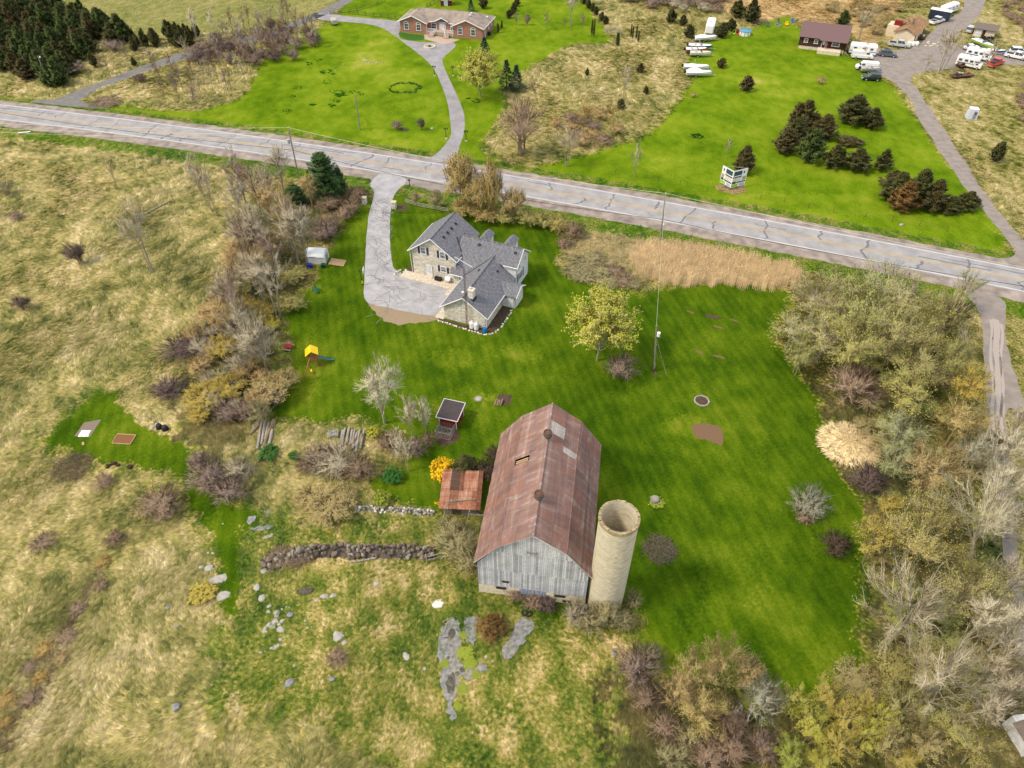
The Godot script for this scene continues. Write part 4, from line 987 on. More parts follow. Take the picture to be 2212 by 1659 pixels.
	rows([["bright yellow forsythia beside the rusty roofed shed","leafy0",1,2,1575,815,104,2.8,"gold","forsythia"],["green gold shrub beside the timber stack","leafy1",1,2,1000,500,66,1.8,"olive","yellowgreen"],["dark green leafy shrub at the brush's foot","leafy0",1,2,1160,850,85,1.2,"olive","ivy"],["lime green leafy shrub at the end of the stone wall","leafy1",1,2,1070,1050,78,1.4,"olive","lime"],["tan catkin willow bush at the stone wall's end","tan0",1,2,640,1090,230,2.6,"tan","tanbud"],["tan catkin bush in the old garden","tan1",1,2,460,1030,110,2.2,"tan","tanbud"],["green sprouting shrub through the leaning timbers","leafy0",1,2,120,660,90,1.0,"olive","green"],["small green shrub near the old garden path","leafy1",1,2,340,690,50,0.7,"olive","green"],["ginger brown juniper before the barn","juniper0",1,3,1960,490,150,2.0,"dark","ginger"],["dark cedar growing over the rusty roofed shed","cedar0",1,2,1760,790,150,4.0,"dark","cedar"],["golden mossy bush on the white outcrop","leafy0",0,3,1680,200,110,0.7,"gold","gold"]],"garden_shrub","shrub")
	for q in [[1760,700,70],[1790,790,60],[1740,1000,50],[1850,880,40],[1740,560,36],[1590,790,40],[1700,1150,40]]:
		crown_px("moss_cushion","yellow green moss cushion edging the long outcrop","moss","leafy%d" % rng.randi_range(0,1),1,3,q[0],q[1],q[2],0.14,"olive","lime","moss cushions edging the long outcrop")
	# --- middle of the lawn
	stand([["round golden green budding maple on the lawn","maple0",2,1,752,1440,900,282,"grey","yellowgreen"]],"maple_tree","tree")
	rows([["dense mauve leafless bush beside the maple","bush0",2,1,950,1510,152,3.4,"mauve"],["silvery lichen covered shrub on the lawn's right side","bush1",3,2,440,1080,175,2.8,"silver"],["dry brown stems under the silvery shrub","bush2",3,2,395,1190,95,0.9,"rust"],["dark grey domed bush at the lawn's right edge","bush2",3,2,650,1430,140,3.2,"dark"],["large dark purple bush behind the straw mound","bush0",3,2,930,880,180,4.2,"purple"]],"lawn_bush","shrub")
	stand([["tiny shoots at the foot of the yard pole","sap0",2,1,1222,1605,1525,26,"mauve"]],"sprout","shrub")
	# --- hedge between farmhouse and road
	stand([["small leafless shrub beside the rail fence","bush0",1,1,1345,165,40,44,"olive"],["leafless shrub in the middle of the rail fence","bush1",1,1,1515,200,40,66,"olive"]],"fence_shrub","shrub")
	stand([["golden brown tree at the left of the roadside hedge","tan0",1,1,1720,290,-270,140,"gold","tanbud"],["golden brown tree in the middle of the roadside hedge","tan1",1,1,1870,320,-130,150,"gold","tanbud"],["golden brown tree with a tall spire in the roadside hedge","tan2",1,1,1990,340,-250,95,"gold","tanbud"],["tan tree in the roadside hedge behind the dormers","tan0",2,1,60,350,20,120,"tan","tanbud"]],"hedge_tree","tree")
	rows([["bushy tan growth at the foot of the roadside hedge","tan0",1,1,1760,180,130,3.2,"gold","tanbud"],["bushy gold growth in the roadside hedge","tan1",1,1,1930,230,130,3.2,"gold","tanbud"],["olive shrub in the roadside hedge","tan2",1,1,2080,240,130,3.0,"olive","olivebud"],["olive green shrub right of the roadside hedge trees","tan0",2,1,180,270,110,3.0,"olive","olivebud"],["olive green shrub in the hedge's right half","tan1",2,1,310,280,110,3.0,"olive","olivebud"],["brown shrub near the hedge's right end","tan2",2,1,440,310,110,3.2,"tan","olivebud"],["dense brown shrub ending the roadside hedge","bush2",2,1,560,370,105,3.0,"brown"],["reddish bramble in front of the hedge's end","bush0",2,1,480,470,85,1.8,"rust"]],"roadside_shrub","shrub")
	for q in [[540,690,110],[660,640,120],[640,740,120],[780,700,120],[860,780,110],[980,780,100],[740,590,100],[900,690,90],[1060,810,70],[560,600,70]]:
		crown_px("marsh_bramble","low tangled bramble in the wet hollow behind the house","shrub","bush%d" % rng.randi_range(0,2),2,1,q[0],q[1],q[2],1.0,["olive","rust","olive"][rng.randi_range(0,2)],"","brambles in the wet hollow")
	# --- woods on the right
	for q in [[500,960,230,6],[300,1200,190,5],[720,880,240,6],[1040,880,260,7],[900,1130,300,8],[1240,1000,250,7],[540,1270,240,6],[790,1370,240,7],[1140,1280,280,8],[1440,1200,230,7],[1590,1040,190,6],[360,1400,150,5],[1320,1500,240,6],[1640,1440,150,6],[640,1080,200,6],[1720,880,120,6]]:
		crown_px("willow_tree","greening willow in the thick clump beside the road","tree","haze%d" % rng.randi_range(0,2),3,1,q[0],q[1],q[2],q[3] * 1.2,["olive","olive","grey"][rng.randi_range(0,2)],["haze","haze","yellowgreen","olivebud"][rng.randi_range(0,3)],"greening willows beside the road")
	stand([["dark leaning trunk at the edge of the willow clump","vase2",3,1,1440,1430,900,120,"dark","",1720],["white barked slender tree beside the farm lane","sap2",3,1,1740,1590,1080,50,"pale","",1700]],"bare_tree","tree")
	rows([["brown twiggy tree above the straw mound","bush1",3,2,820,110,230,5.0,"rust"],["yellow green tree between mound and lane","bud2",3,2,1270,190,270,7.0,"olive","olivebud"],["gold budding tree beside the farm lane","bud0",3,2,1760,130,170,6.0,"gold","gold"],["silvery green tree right of the straw mound","haze1",3,2,1180,500,220,6.0,"silver","haze"],["grey green tree behind the purple bush","haze2",3,2,1150,740,190,6.0,"silver","haze"],["tan leafing tree in the middle of the woods","haze0",3,2,1450,860,280,7.0,"tan","tanbud"],["tan leafing tree beside the lane's rut","haze1",3,2,1680,420,230,7.0,"tan","olivebud"],["silver twigged tree close to the farm lane","vase0",3,2,1760,700,180,7.0,"silver"],["olive leafing tree above the gold thicket","haze2",3,2,1480,1150,280,7.0,"olive","olivebud"],["gold budding shrub beside the purple bush","bud1",3,2,1090,1120,105,4.5,"gold","gold"],["golden budding tree at the lawn's right corner","bud2",3,2,980,1400,210,7.0,"olive","gold"],["broad golden leafing tree at the heart of the woods","haze0",3,2,1300,1430,330,9.0,"olive","gold"],["pale bare tree over the farm lane","bare2",3,2,2060,690,200,9.0,"pale"],["dark green cedar scrub under the pale leaning tree","juniper0",3,2,1900,1500,160,2.5,"dark","cedargreen"],["grey bare tree beyond the farm lane","bare0",3,2,2180,420,140,7.0,"grey"]],"woodland_tree","tree","")
	stand([["great pale bare tree leaning out over the farm lane","old0",3,2,1750,1570,800,330,"pale","olivebud",2040]],"old_tree","tree")
	rows([["huge grey limbed tree overhanging the lawn","old0",3,3,1260,380,400,11.0,"grey","olivebud"],["broad olive leafing tree behind the grey limbed one","haze1",3,3,1700,230,300,9.0,"olive","olivebud"],["pale bare tree above the white trailer","bare1",3,3,1880,420,220,10.0,"pale"],["spreading grey tree with arching boughs near the trailer","old0",3,3,1500,940,380,12.0,"grey","olivebud"],["grey bare tree in front of the white trailer","bare2",3,3,2020,800,230,10.0,"grey"],["olive leafing tree under the arching boughs","haze2",3,3,1200,1180,230,6.0,"olive","olivebud"],["bare grey tree near the white birdhouse shed","bare0",3,3,1930,1180,200,8.0,"grey"],["yellow green tree under the arching boughs","haze0",3,3,1600,1330,230,6.0,"olive","yellowgreen"],["olive gold tree near the bottom of the woods","haze1",3,3,1830,1500,190,6.0,"olive","gold"]],"woodland_tree","tree","")
	for q in [[300,1130,140,5,"yellowgreen"],[560,1090,165,5.5,"gold"],[450,1350,190,5,"yellowgreen"],[720,1260,190,5,"gold"],[880,1140,100,5,"gold"],[280,1580,170,4.5,"lime"],[650,1500,170,5,"gold"],[1060,1450,145,5,"tanbud"],[1400,1490,165,5,"tanbud"],[880,1420,150,4.5,"yellowgreen"],[480,1640,150,4,"yellowgreen"],[1200,1620,150,4,"gold"],[1000,1280,150,5,"yellowgreen"]]:
		crown_px("budding_tree","young gold budding tree in the thicket below the lawn","tree","bud%d" % rng.randi_range(0,2),3,3,q[0],q[1],q[2],q[3],"olive",q[4],"gold budding thicket below the lawn")
	rows([["mauve leafless bush at the corner of the lawn","bush0",2,3,1080,830,225,3.6,"mauve"],["silver tipped shrub at the corner of the lawn","bush1",2,3,1200,730,110,3.0,"olive"],["brown bramble below the mauve bush","bush2",2,3,1150,1080,160,2.0,"brown"],["tan tipped tree facing the lawn","haze0",2,3,1560,900,200,6.0,"tan","tanbud"],["tall tan tipped tree facing the lawn","haze1",2,3,1780,800,190,7.0,"tan","tanbud"],["tan leafless tree behind the mauve bush","bare0",2,3,1420,1050,190,6.0,"tan"],["olive leafing tree in the lower thicket","haze2",2,3,1640,1220,240,6.0,"tan","olivebud"],["grey white bare tree in the lower thicket","vase2",2,3,2080,1120,250,8.0,"silver"],["rusty leafless shrub at the picture's lower edge","bush0",2,3,1880,1500,210,3.6,"rust"],["rusty bramble in the dry grass","bush1",2,3,1330,1330,150,1.6,"rust"],["rusty brown brush in the dry grass","bush2",2,3,1680,1560,180,2.6,"rust"],["tall mauve twigged tree beside the gold thicket","vase0",3,3,80,1130,140,6.0,"mauve"],["mauve twigged brush under the gold thicket","bush1",3,3,60,1480,150,3.0,"mauve"],["tan brush between bare tree and lawn","tan0",2,3,2000,880,150,4.0,"tan","tanbud"]],"thicket_tree","tree","")
	for q in [[1340,1560,120],[1520,1400,130],[1450,1560,130],[1560,1120,130],[1880,1250,150],[2150,1500,150]]:
		crown_px("thicket_shrub","leafless shrub filling the lower thicket","shrub","bush%d" % rng.randi_range(0,2),2,3,q[0],q[1],q[2],R(1.6,2.6),["rust","tan","olive"][rng.randi_range(0,2)],"","brush filling the lower thicket")
	for q in [[2,2000,960,200],[2,2090,1240,220],[2,2150,950,170],[3,2060,160,220],[3,2120,480,200],[3,2080,1050,200],[2,1960,640,170]]:
		crown_px("lane_tree","bare grey tree reaching over the lower farm lane","tree","bare%d" % rng.randi_range(0,2),3,q[0],q[1],q[2],q[3],9.0,["grey","pale"][rng.randi_range(0,1)],"","bare trees over the lower farm lane")
	# undergrowth of the woods
	for at in scatter(38,3,2,[[600,-200],[1200,-500],[1700,-300],[1780,300],[1850,900],[1950,1500],[1900,2600],[300,2700],[700,2500],[1000,1900],[1000,1300],[900,700],[700,300]],3.0):
		plant("undergrowth_shrub","dull leafless undergrowth below the woodland trees","shrub","tan%d" % rng.randi_range(0,2),at,R(1.2,2.4),R(1.6,2.6),["olive","brown","grey"][rng.randi_range(0,2)],["olivebud","haze","tanbud"][rng.randi_range(0,2)],"undergrowth below the woodland trees")

# ---------------------------------------------------------------- grass
func tuft_mesh(blades: int,h: float,sweep: float,wd: float,seed_: int) -> ArrayMesh:
	var r := RandomNumberGenerator.new()
	r.seed = seed_
	var m := MB.new()
	for k in blades:
		var a := r.randf_range(0,TAU)
		var p := Vector3(cos(a),0,sin(a)) * r.randf_range(0.0,0.22)
		var hh := h * r.randf_range(0.5,1.0)
		var out := Vector3(cos(a) * 0.35 + sweep,0,sin(a) * 0.35) * hh * 1.4
		var mid := p + out * 0.35 + Vector3(0,hh * 0.7,0)
		var tip := p + out + Vector3(0,hh * r.randf_range(0.55,0.95),0)
		m.col = Color.WHITE * r.randf_range(0.7,1.25)
		var nn := (Vector3.UP + out.normalized() * 0.25).normalized()
		strip2(m,p,mid,wd,wd * 0.8,nn)
		strip(m,mid,tip,wd * 0.8,nn)
	return m.mesh()

func spread_copies(called: String,label: String,mesh: Mesh,mt: Material,xf: Array,tint: PackedColorArray) -> void:
	var mm := MultiMesh.new()
	mm.transform_format = MultiMesh.TRANSFORM_3D
	mm.use_colors = true
	mm.mesh = mesh
	mm.instance_count = xf.size()
	for i in xf.size():
		mm.set_instance_transform(i,xf[i])
		mm.set_instance_color(i,tint[i])
	var o := MultiMeshInstance3D.new()
	o.name = numbered(called)
	o.multimesh = mm
	o.material_override = mt
	o.set_meta("kind","stuff")
	o.set_meta("label",label)
	add_child(o)

func make_grass() -> void:
	rng.seed = 9
	var gm := mat("grass_blades",Color.WHITE,0.9)
	var flow := FastNoiseLite.new()
	flow.seed = 3
	flow.frequency = 0.03
	var dry := []; var dry_c := PackedColorArray()
	var spots := [[-75.0,55.0,20.0,75.0,260000,0.62],[-120.0,0.0,75.0,150.0,90000,0.9],[-30.0,150.0,100.0,290.0,80000,1.3],[-170.0,-60.0,140.0,260.0,30000,1.3]]
	for s in spots:
		for k in s[4]:
			var x := R(s[0],s[1]); var d := R(s[2],s[3])
			if absf(x) > 38.0 + d * 0.54: continue
			var z := ground_at(x,d)
			var zone: int = z[0]
			if zone == 1 or zone == 2 or zone == 6: continue
			var off := d - road_d(x)
			if absf(off) < 7.4 or on_paving(x,d): continue
			if x > 101.0 and d > 100.0 and d < 250.0: continue
			var c: Color = (z[1] as Color).srgb_to_linear() * R(0.55,1.6)
			var sz: float = s[5] * R(0.6,1.25) * (0.6 if zone == 8 or zone == 5 else 1.0)
			var turn := flow.get_noise_2d(x,d) * 5.0 + 2.4 + R(-0.4,0.4)
			dry.append(Transform3D(Basis(Vector3.UP,turn).scaled(Vector3(sz,sz * R(0.6,1.0),sz)),Vector3(x,0,-d)))
			dry_c.append(Color(c.r,c.g,c.b))
	spread_copies("meadow_grass","rough tufted meadow grass, straw and green",tuft_mesh(16,0.42,1.1,0.014,4),gm,dry,dry_c)
	# reed bed by the road
	var reed := MB.new()
	var r := RandomNumberGenerator.new()
	r.seed = 8
	for k in 9:
		var p := Vector3(r.randf_range(-0.3,0.3),0,r.randf_range(-0.3,0.3))
		var t := p + Vector3(r.randf_range(-0.2,0.25),r.randf_range(1.5,2.3),r.randf_range(-0.15,0.15))
		reed.col = Color.WHITE * r.randf_range(0.75,1.2)
		strip2(reed,p,t,0.014,0.01,Vector3(0,0.5,0.85))
		strip(reed,t,t + Vector3(r.randf_range(0.0,0.2),0.28,0),0.05,Vector3(0,0.5,0.85))
		for j in 3:
			var q := p.lerp(t,r.randf_range(0.3,0.8))
			strip(reed,q,q + Vector3(r.randf_range(-0.3,0.35),r.randf_range(0.0,0.3),r.randf_range(-0.2,0.2)),0.012,Vector3(0,0.7,0.7))
	var xs := []; var cs := PackedColorArray()
	for at in scatter_dense(2500,[[1375,540],[1430,535],[1520,548],[1640,572],[1722,592],[1712,616],[1640,622],[1560,613],[1470,618],[1410,606],[1380,580]]):
		xs.append(Transform3D(Basis(Vector3.UP,R(-0.5,0.5)).scaled(Vector3(1,R(0.45,1.1),1)),at))
		var c := c8(222,194,148).srgb_to_linear() * R(0.6,1.25)
		cs.append(Color(c.r,c.g,c.b))
	spread_copies("reed_bed","tall dry tan reeds in the wet hollow by the road",reed.mesh(),gm,xs,cs)
	# flattened straw and litter of the wet hollow
	xs = []; cs = PackedColorArray()
	for at in scatter_dense(1500,[[1230,520],[1300,505],[1375,515],[1400,560],[1390,620],[1340,625],[1260,606],[1215,570]]):
		xs.append(Transform3D(Basis(Vector3.UP,R(0,TAU)).scaled(Vector3.ONE * R(1.0,1.8)),at))
		var c := c8(196,176,128).srgb_to_linear() * R(0.8,1.2)
		cs.append(Color(c.r,c.g,c.b))
	spread_copies("hollow_straw","flattened pale straw around the brambles in the hollow",tuft_mesh(16,0.3,0.8,0.014,5),gm,xs,cs)
	# straw mound: a round stand of tall dry grass,combed outwards
	var o := thing("straw_mound","round mound of tall dry ornamental grass at the lawn's edge","grass mound",w(3,2,755,600))
	var mound := MB.new()
	var rr := 236.0 * mpp(o.position)
	for k in 7000:
		var a := r.randf_range(0,TAU); var q := sqrt(r.randf()) * rr * 0.92
		var c := Vector3(cos(a),0,sin(a)); var p := c * q
		var hh := r.randf_range(0.5,0.9) * (1.0 - 0.4 * pow(q / rr,3.0))
		var comb := flow.get_noise_2d(p.x * 26.0 + 90.0,p.z * 26.0) * 3.4
		var swirl := (c.rotated(Vector3.UP,comb) * 0.9 + c * 0.3) * r.randf_range(0.3,1.0)
		var m1 := p + Vector3(0,hh * 0.8,0) + swirl * 0.3
		mound.col = Color.WHITE * clampf(0.85 + flow.get_noise_2d(p.x * 44.0,p.z * 44.0) * 1.0 + r.randf_range(-0.25,0.25),0.3,1.25)
		var nn := (Vector3.UP + c * 0.4).normalized()
		strip2(mound,p + Vector3(0,hh * 0.3,0),m1,0.045,0.04,nn)
		strip(mound,m1,m1 + swirl * 0.75 + Vector3(0,r.randf_range(-0.35,0.15),0),0.05,nn)
	var core := MB.new()
	core.lathe([Vector2(rr * 0.85,0.0),Vector2(rr * 0.75,0.4),Vector2(rr * 0.5,0.6),Vector2(0.0,0.65)],24)
	part(o,"thatch",core,mat("thatch",c8(214,184,128),1.0,"fine",0.5))
	var bl := part(o,"blades",mound,mat("straw_blade",c8(246,222,170),0.9))
	bl.set_meta("kind","stuff")

var paved_boxes := []
func on_paving(x: float,d: float) -> bool:
	if paved_boxes.is_empty():
		for q in paved:
			var b := Rect2(q[0],Vector2.ZERO)
			for p in q: b = b.expand(p)
			paved_boxes.append(b)
	for i in paved.size():
		if paved_boxes[i].has_point(Vector2(x,-d)) and Geometry2D.is_point_in_polygon(Vector2(x,-d),paved[i]): return true
	return false

func scatter_dense(n: int,poly: Array) -> Array:
	var pg := to_ground(poly)
	var lo := pg[0]; var hi := pg[0]
	for p in pg:
		lo = lo.min(p); hi = hi.max(p)
	var got := []
	for k in n * 6:
		if got.size() >= n: break
		var p := Vector2(R(lo.x,hi.x),R(lo.y,hi.y))
		if inside(p,pg): got.append(Vector3(p.x + rng.randfn(0,0.9),0,-p.y + rng.randfn(0,0.7)))
	return got

# ---------------------------------------------------------------- barn,silo,farmhouse
func rust_texture(name_: String,seed_: int,ramp: Array,squash: float,turned := false) -> void:
	var f := FastNoiseLite.new()
	f.seed = seed_
	f.frequency = 0.014
	f.fractal_octaves = 5
	var a := f.get_seamless_image(512,int(512 / squash))
	a.resize(512,512,Image.INTERPOLATE_CUBIC)
	f.seed = seed_ + 1
	f.frequency = 0.09
	var b := f.get_seamless_image(512,int(512 / squash))
	b.resize(512,512,Image.INTERPOLATE_CUBIC)
	a.convert(Image.FORMAT_L8); b.convert(Image.FORMAT_L8)
	var da := a.get_data(); var db := b.get_data()
	var px := PackedByteArray()
	px.resize(512 * 512 * 3)
	for i in 512 * 512:
		var t := clampf(((da[i] * 0.68 + db[i] * 0.32) / 255.0 - 0.5) * 1.7 + 0.5,0.0,0.999) * (ramp.size() - 1)
		var k := int(t)
		for ch in 3: px[i * 3 + ch] = int(lerpf(ramp[k][ch],ramp[k + 1][ch],t - k))
	var im := Image.create_from_data(512,512,false,Image.FORMAT_RGB8,px)
	if turned: im.rotate_90(CLOCKWISE)
	T[name_] = ImageTexture.create_from_image(im)

func slab(parent: Node3D,called: String,mt: Material,pts: Array,thick := 0.14) -> MeshInstance3D:   # a roof plane: top corners counter-clockwise seen from above
	var m := MB.new()
	var n: Vector3 = (pts[1] - pts[0]).cross(pts[2] - pts[0]).normalized()
	var low := []
	for p in pts: low.append(p - n * thick)
	for i in range(1,pts.size() - 1):
		m.tri(pts[0],pts[i],pts[i + 1])
		m.tri(low[0],low[i + 1],low[i])
	for i in pts.size():
		var j := (i + 1) % pts.size()
		m.quad(low[i],low[j],pts[j],pts[i])
	return part(parent,called,m,mt)

func frame_of(parent: Node3D,called: String,at: Vector3,yaw: float) -> Node3D:
	var o := Node3D.new()
	o.name = called
	o.position = at
	o.rotation.y = deg_to_rad(yaw)
	parent.add_child(o,true)
	return o

# a window on a wall whose outside faces the local +z after turning by yaw; its pane,bars,sill and shutters are its pieces
func window(parent: Node3D,at: Vector3,yaw: float,ww: float,hh: float,bars := 2,rows_ := 2,shutters := "",frame := "white_trim") -> void:
	var o := MeshInstance3D.new()
	o.name = "window"
	var m := MB.new()
	var t := 0.15
	m.box(Vector3(0,hh / 2,0.03),Vector3(ww + t,t,0.1)); m.box(Vector3(0,-hh / 2,0.04),Vector3(ww + t * 2,t,0.14))
	m.box(Vector3(-ww / 2,0,0.03),Vector3(t,hh - t,0.098)); m.box(Vector3(ww / 2,0,0.03),Vector3(t,hh - t,0.098))
	m.box(Vector3(0,0,0.025),Vector3(ww - t,0.05,0.07))
	o.mesh = m.mesh()
	o.material_override = M[frame]
	o.position = at
	o.rotation.y = deg_to_rad(yaw)
	parent.add_child(o,true)
	bx(o,"pane",M.glass,Vector3(0,0,0.012),Vector3(ww - t,hh - t,0.02))
	var b := MB.new()
	for i in range(1,bars + 1): b.box(Vector3(lerpf(-ww / 2,ww / 2,float(i) / (bars + 1)),0,0.03),Vector3(0.025,hh - t,0.03))
	for i in range(1,rows_ + 1): b.box(Vector3(0,lerpf(0,hh / 2,float(i) / (rows_ + 1)),0.032),Vector3(ww - t,0.025,0.03))
	if bars + rows_: part(o,"glazing_bars",b,M[frame])
	if shutters:
		for s in [-1.0,1.0]:
			bx(o,"shutter",M[shutters],Vector3(s * (ww / 2 + 0.36),0,0.035),Vector3(0.34,hh + 0.1,0.05))

func door(parent: Node3D,at: Vector3,yaw: float,ww: float,hh: float,mt: String,glass := true) -> void:
	var o := bx(parent,"door",M[mt],Vector3.ZERO,Vector3(ww,hh,0.06))
	o.position = at + Vector3(0,hh / 2,0)
	o.rotation.y = deg_to_rad(yaw)
	var f := MB.new()
	for s in [-1.0,1.0]: f.box(Vector3(s * (ww / 2 + 0.06),0,0.02),Vector3(0.12,hh,0.12))
	f.box(Vector3(0,hh / 2 + 0.06,0.02),Vector3(ww + 0.24,0.12,0.12))
	part(o,"door_frame",f,M.white_trim)
	if glass: bx(o,"pane",M.glass_pale,Vector3(0,hh * 0.12,0.035),Vector3(ww * 0.55,hh * 0.55,0.02))
	tb(o,"handle",M.dark_metal,[Vector3(ww * 0.38,-0.05,0.04),Vector3(ww * 0.38,-0.05,0.1)],[0.03,0.03],6)

# courses of rough stones laid over a wall: uneven blocks,proud of the mortar
func stonework(parent: Node3D,mt: Material,xf: Transform3D,poly: PackedVector2Array,holes: Array,seed_: int,hh := 0.26,ll := 0.55) -> void:
	var r := RandomNumberGenerator.new()
	r.seed = seed_
	var m := MB.new()
	var lo := poly[0]; var hi := poly[0]
	for p in poly:
		lo = lo.min(p); hi = hi.max(p)
	var y := lo.y
	while y < hi.y:
		var ch := hh * r.randf_range(0.7,1.25)
		var x := lo.x
		while x < hi.x:
			var l := ll * r.randf_range(0.5,1.6)
			var c := Vector2(x + l / 2,y + ch / 2)
			var ok := Geometry2D.is_point_in_polygon(c,poly) and Geometry2D.is_point_in_polygon(c + Vector2(l / 2 - 0.06,ch / 2 - 0.03),poly) and Geometry2D.is_point_in_polygon(c + Vector2(-l / 2 + 0.06,ch / 2 - 0.03),poly)
			for q in holes:
				if (q as Rect2).intersects(Rect2(c - Vector2(l,ch) / 2,Vector2(l,ch))): ok = false
			if ok:
				var s := r.randf_range(0.72,1.08)
				m.col = Color(s * r.randf_range(0.98,1.03),s,s * r.randf_range(0.9,1.0))
				if r.randf() < 0.06: m.col = Color(s * 1.04,s * 0.9,s * 0.74)
				m.hexa(xf * Vector3(c.x,c.y,0.02),Vector3(l - 0.035,ch - 0.035,0.06 + r.randf_range(0,0.02)),Vector3(l - 0.05,ch,0.06),xf.basis)
			x += l
		y += ch
	if m.v.size():
		var o := part(parent,"stones",m,mt)
		o.set_meta("kind","stuff")

func farm_materials() -> void:
	rust_texture("rust",50,[[108,86,82],[126,102,98],[138,112,108],[146,114,106],[154,114,98],[160,140,134],[186,176,172]],5.0,true)
	rust_texture("rust_orange",60,[[104,70,58],[146,92,70],[170,108,80],[178,128,102],[184,160,138],[206,198,186]],5.0)
	rust_texture("oldwood",70,[[150,148,150],[176,176,180],[192,194,198],[206,208,212],[220,222,226],[232,234,238]],8.0)
	rust_texture("concrete",80,[[196,182,154],[210,200,176],[220,212,190],[226,218,200],[232,226,210],[238,232,220]],0.25)
	rust_texture("shingles",90,[[100,100,108],[116,116,124],[128,128,136],[140,140,148],[150,150,158],[164,164,170]],1.0)
	for q in [["rust",1.0,1.0,1.0],["rust_pale",1.05,1.04,1.04],["rust_dark",0.94,0.93,0.93],["rust_warm",1.03,0.97,0.94]]:
		var m := mat("sheet_" + q[0],Color(q[1],q[2],q[3]) * 0.94,0.62,"rust",0.16)
		m.uv1_world_triplanar = true
		m.metallic = 0.12
	mat("sheet_orange",c8(255,255,255),0.7,"rust_orange",0.3).uv1_world_triplanar = true
	mat("sheet_zinc",c8(206,198,190),0.6,"blot",0.5,0.2)
	mat("sheet_grey",c8(156,146,134),0.8,"rust",0.4)
	mat("old_wood",c8(236,238,242),0.95,"soft",0.7,0.0,"soft",0.1)
	mat("grey_wood",c8(172,164,150),0.95,"oldwood",0.5)
	mat("interior",c8(40,34,30),1.0)  # near black colour stands for the shade inside the barn
	mat("concrete",c8(248,245,238),0.95,"concrete",0.12,0.0,"soft",0.3)
	mat("concrete_wet",c8(226,214,188),0.95,"concrete",0.12,0.0,"grain",0.5)
	mat("foundation",c8(236,224,196),1.0,"soft",0.4)
	mat("blue_door",c8(176,186,206),0.9,"oldwood",0.6)
	mat("white_trim",c8(236,236,236),0.6,"soft",0.4)
	mat("white_siding",c8(238,238,240),0.65,"soft",0.3)
	mat("shingle",c8(255,255,255),0.95,"shingles",0.28,0.0,"fine",0.9)
	mat("stone",c8(236,230,220),0.95,"soft",0.7)
	mat("mortar",c8(204,196,182),1.0,"soft",0.5)
	mat("stone_rough",c8(190,180,168),1.0,"soft",0.5,0.0,"fine",0.4)
	mat("stone_brown",c8(160,142,124),1.0,"soft",0.5,0.0,"fine",0.4)
	mat("stone_white",c8(214,208,198),1.0,"soft",0.4,0.0,"fine",0.5)
	mat("stone_grey",c8(186,184,188),1.0,"blot",0.25,0.0,"fine",0.5)
	mat("stone_dark",c8(104,94,84),1.0,"blot",0.4)
	mat("shutter",c8(36,48,62),0.7)
	mat("shutter_blue",c8(52,56,112),0.7)
	var gl := mat("glass",c8(62,72,82),0.12)
	gl.metallic_specular = 0.7
	mat("glass_pale",c8(196,206,212),0.2)
	mat("dark_metal",c8(44,44,48),0.5,"",1.0,0.4)
	mat("black",c8(30,30,32),0.7)
	mat("patio",c8(232,218,198),0.95,"soft",0.3,0.0,"soft",0.5)
	mat("soil",c8(112,88,70),1.0,"fine",0.6,0.0,"blot",0.3)
	mat("rusty_iron",c8(120,76,58),0.8,"grain",2.0)
	mat("steel",c8(196,198,200),0.4,"",1.0,0.5)
	mat("tank_white",c8(240,240,240),0.45)
	mat("blue_plastic",c8(24,118,196),0.4)
	mat("wood_new",c8(206,172,128),0.9,"streak",0.8)
	mat("wood_brown",c8(176,120,66),0.85,"streak",0.8)
	mat("log_wood",c8(176,152,116),0.95,"oldwood",0.6)
	mat("log_grey",c8(196,186,168),0.95,"oldwood",0.6)
	mat("cut_wood",c8(222,192,146),0.95,"grain",1.0)
	mat("red_paint",c8(150,24,28),0.8,"streak",0.7)
	mat("felt",c8(94,84,86),1.0,"soft",0.3,0.0,"fine",0.7)
	mat("tyre",c8(34,34,36),0.9)

func roof_y(x: float) -> float:
	var a := absf(x)
	return lerpf(12.55,10.05,a / 3.4) if a < 3.4 else lerpf(10.05,6.4,(a - 3.4) / 2.75)

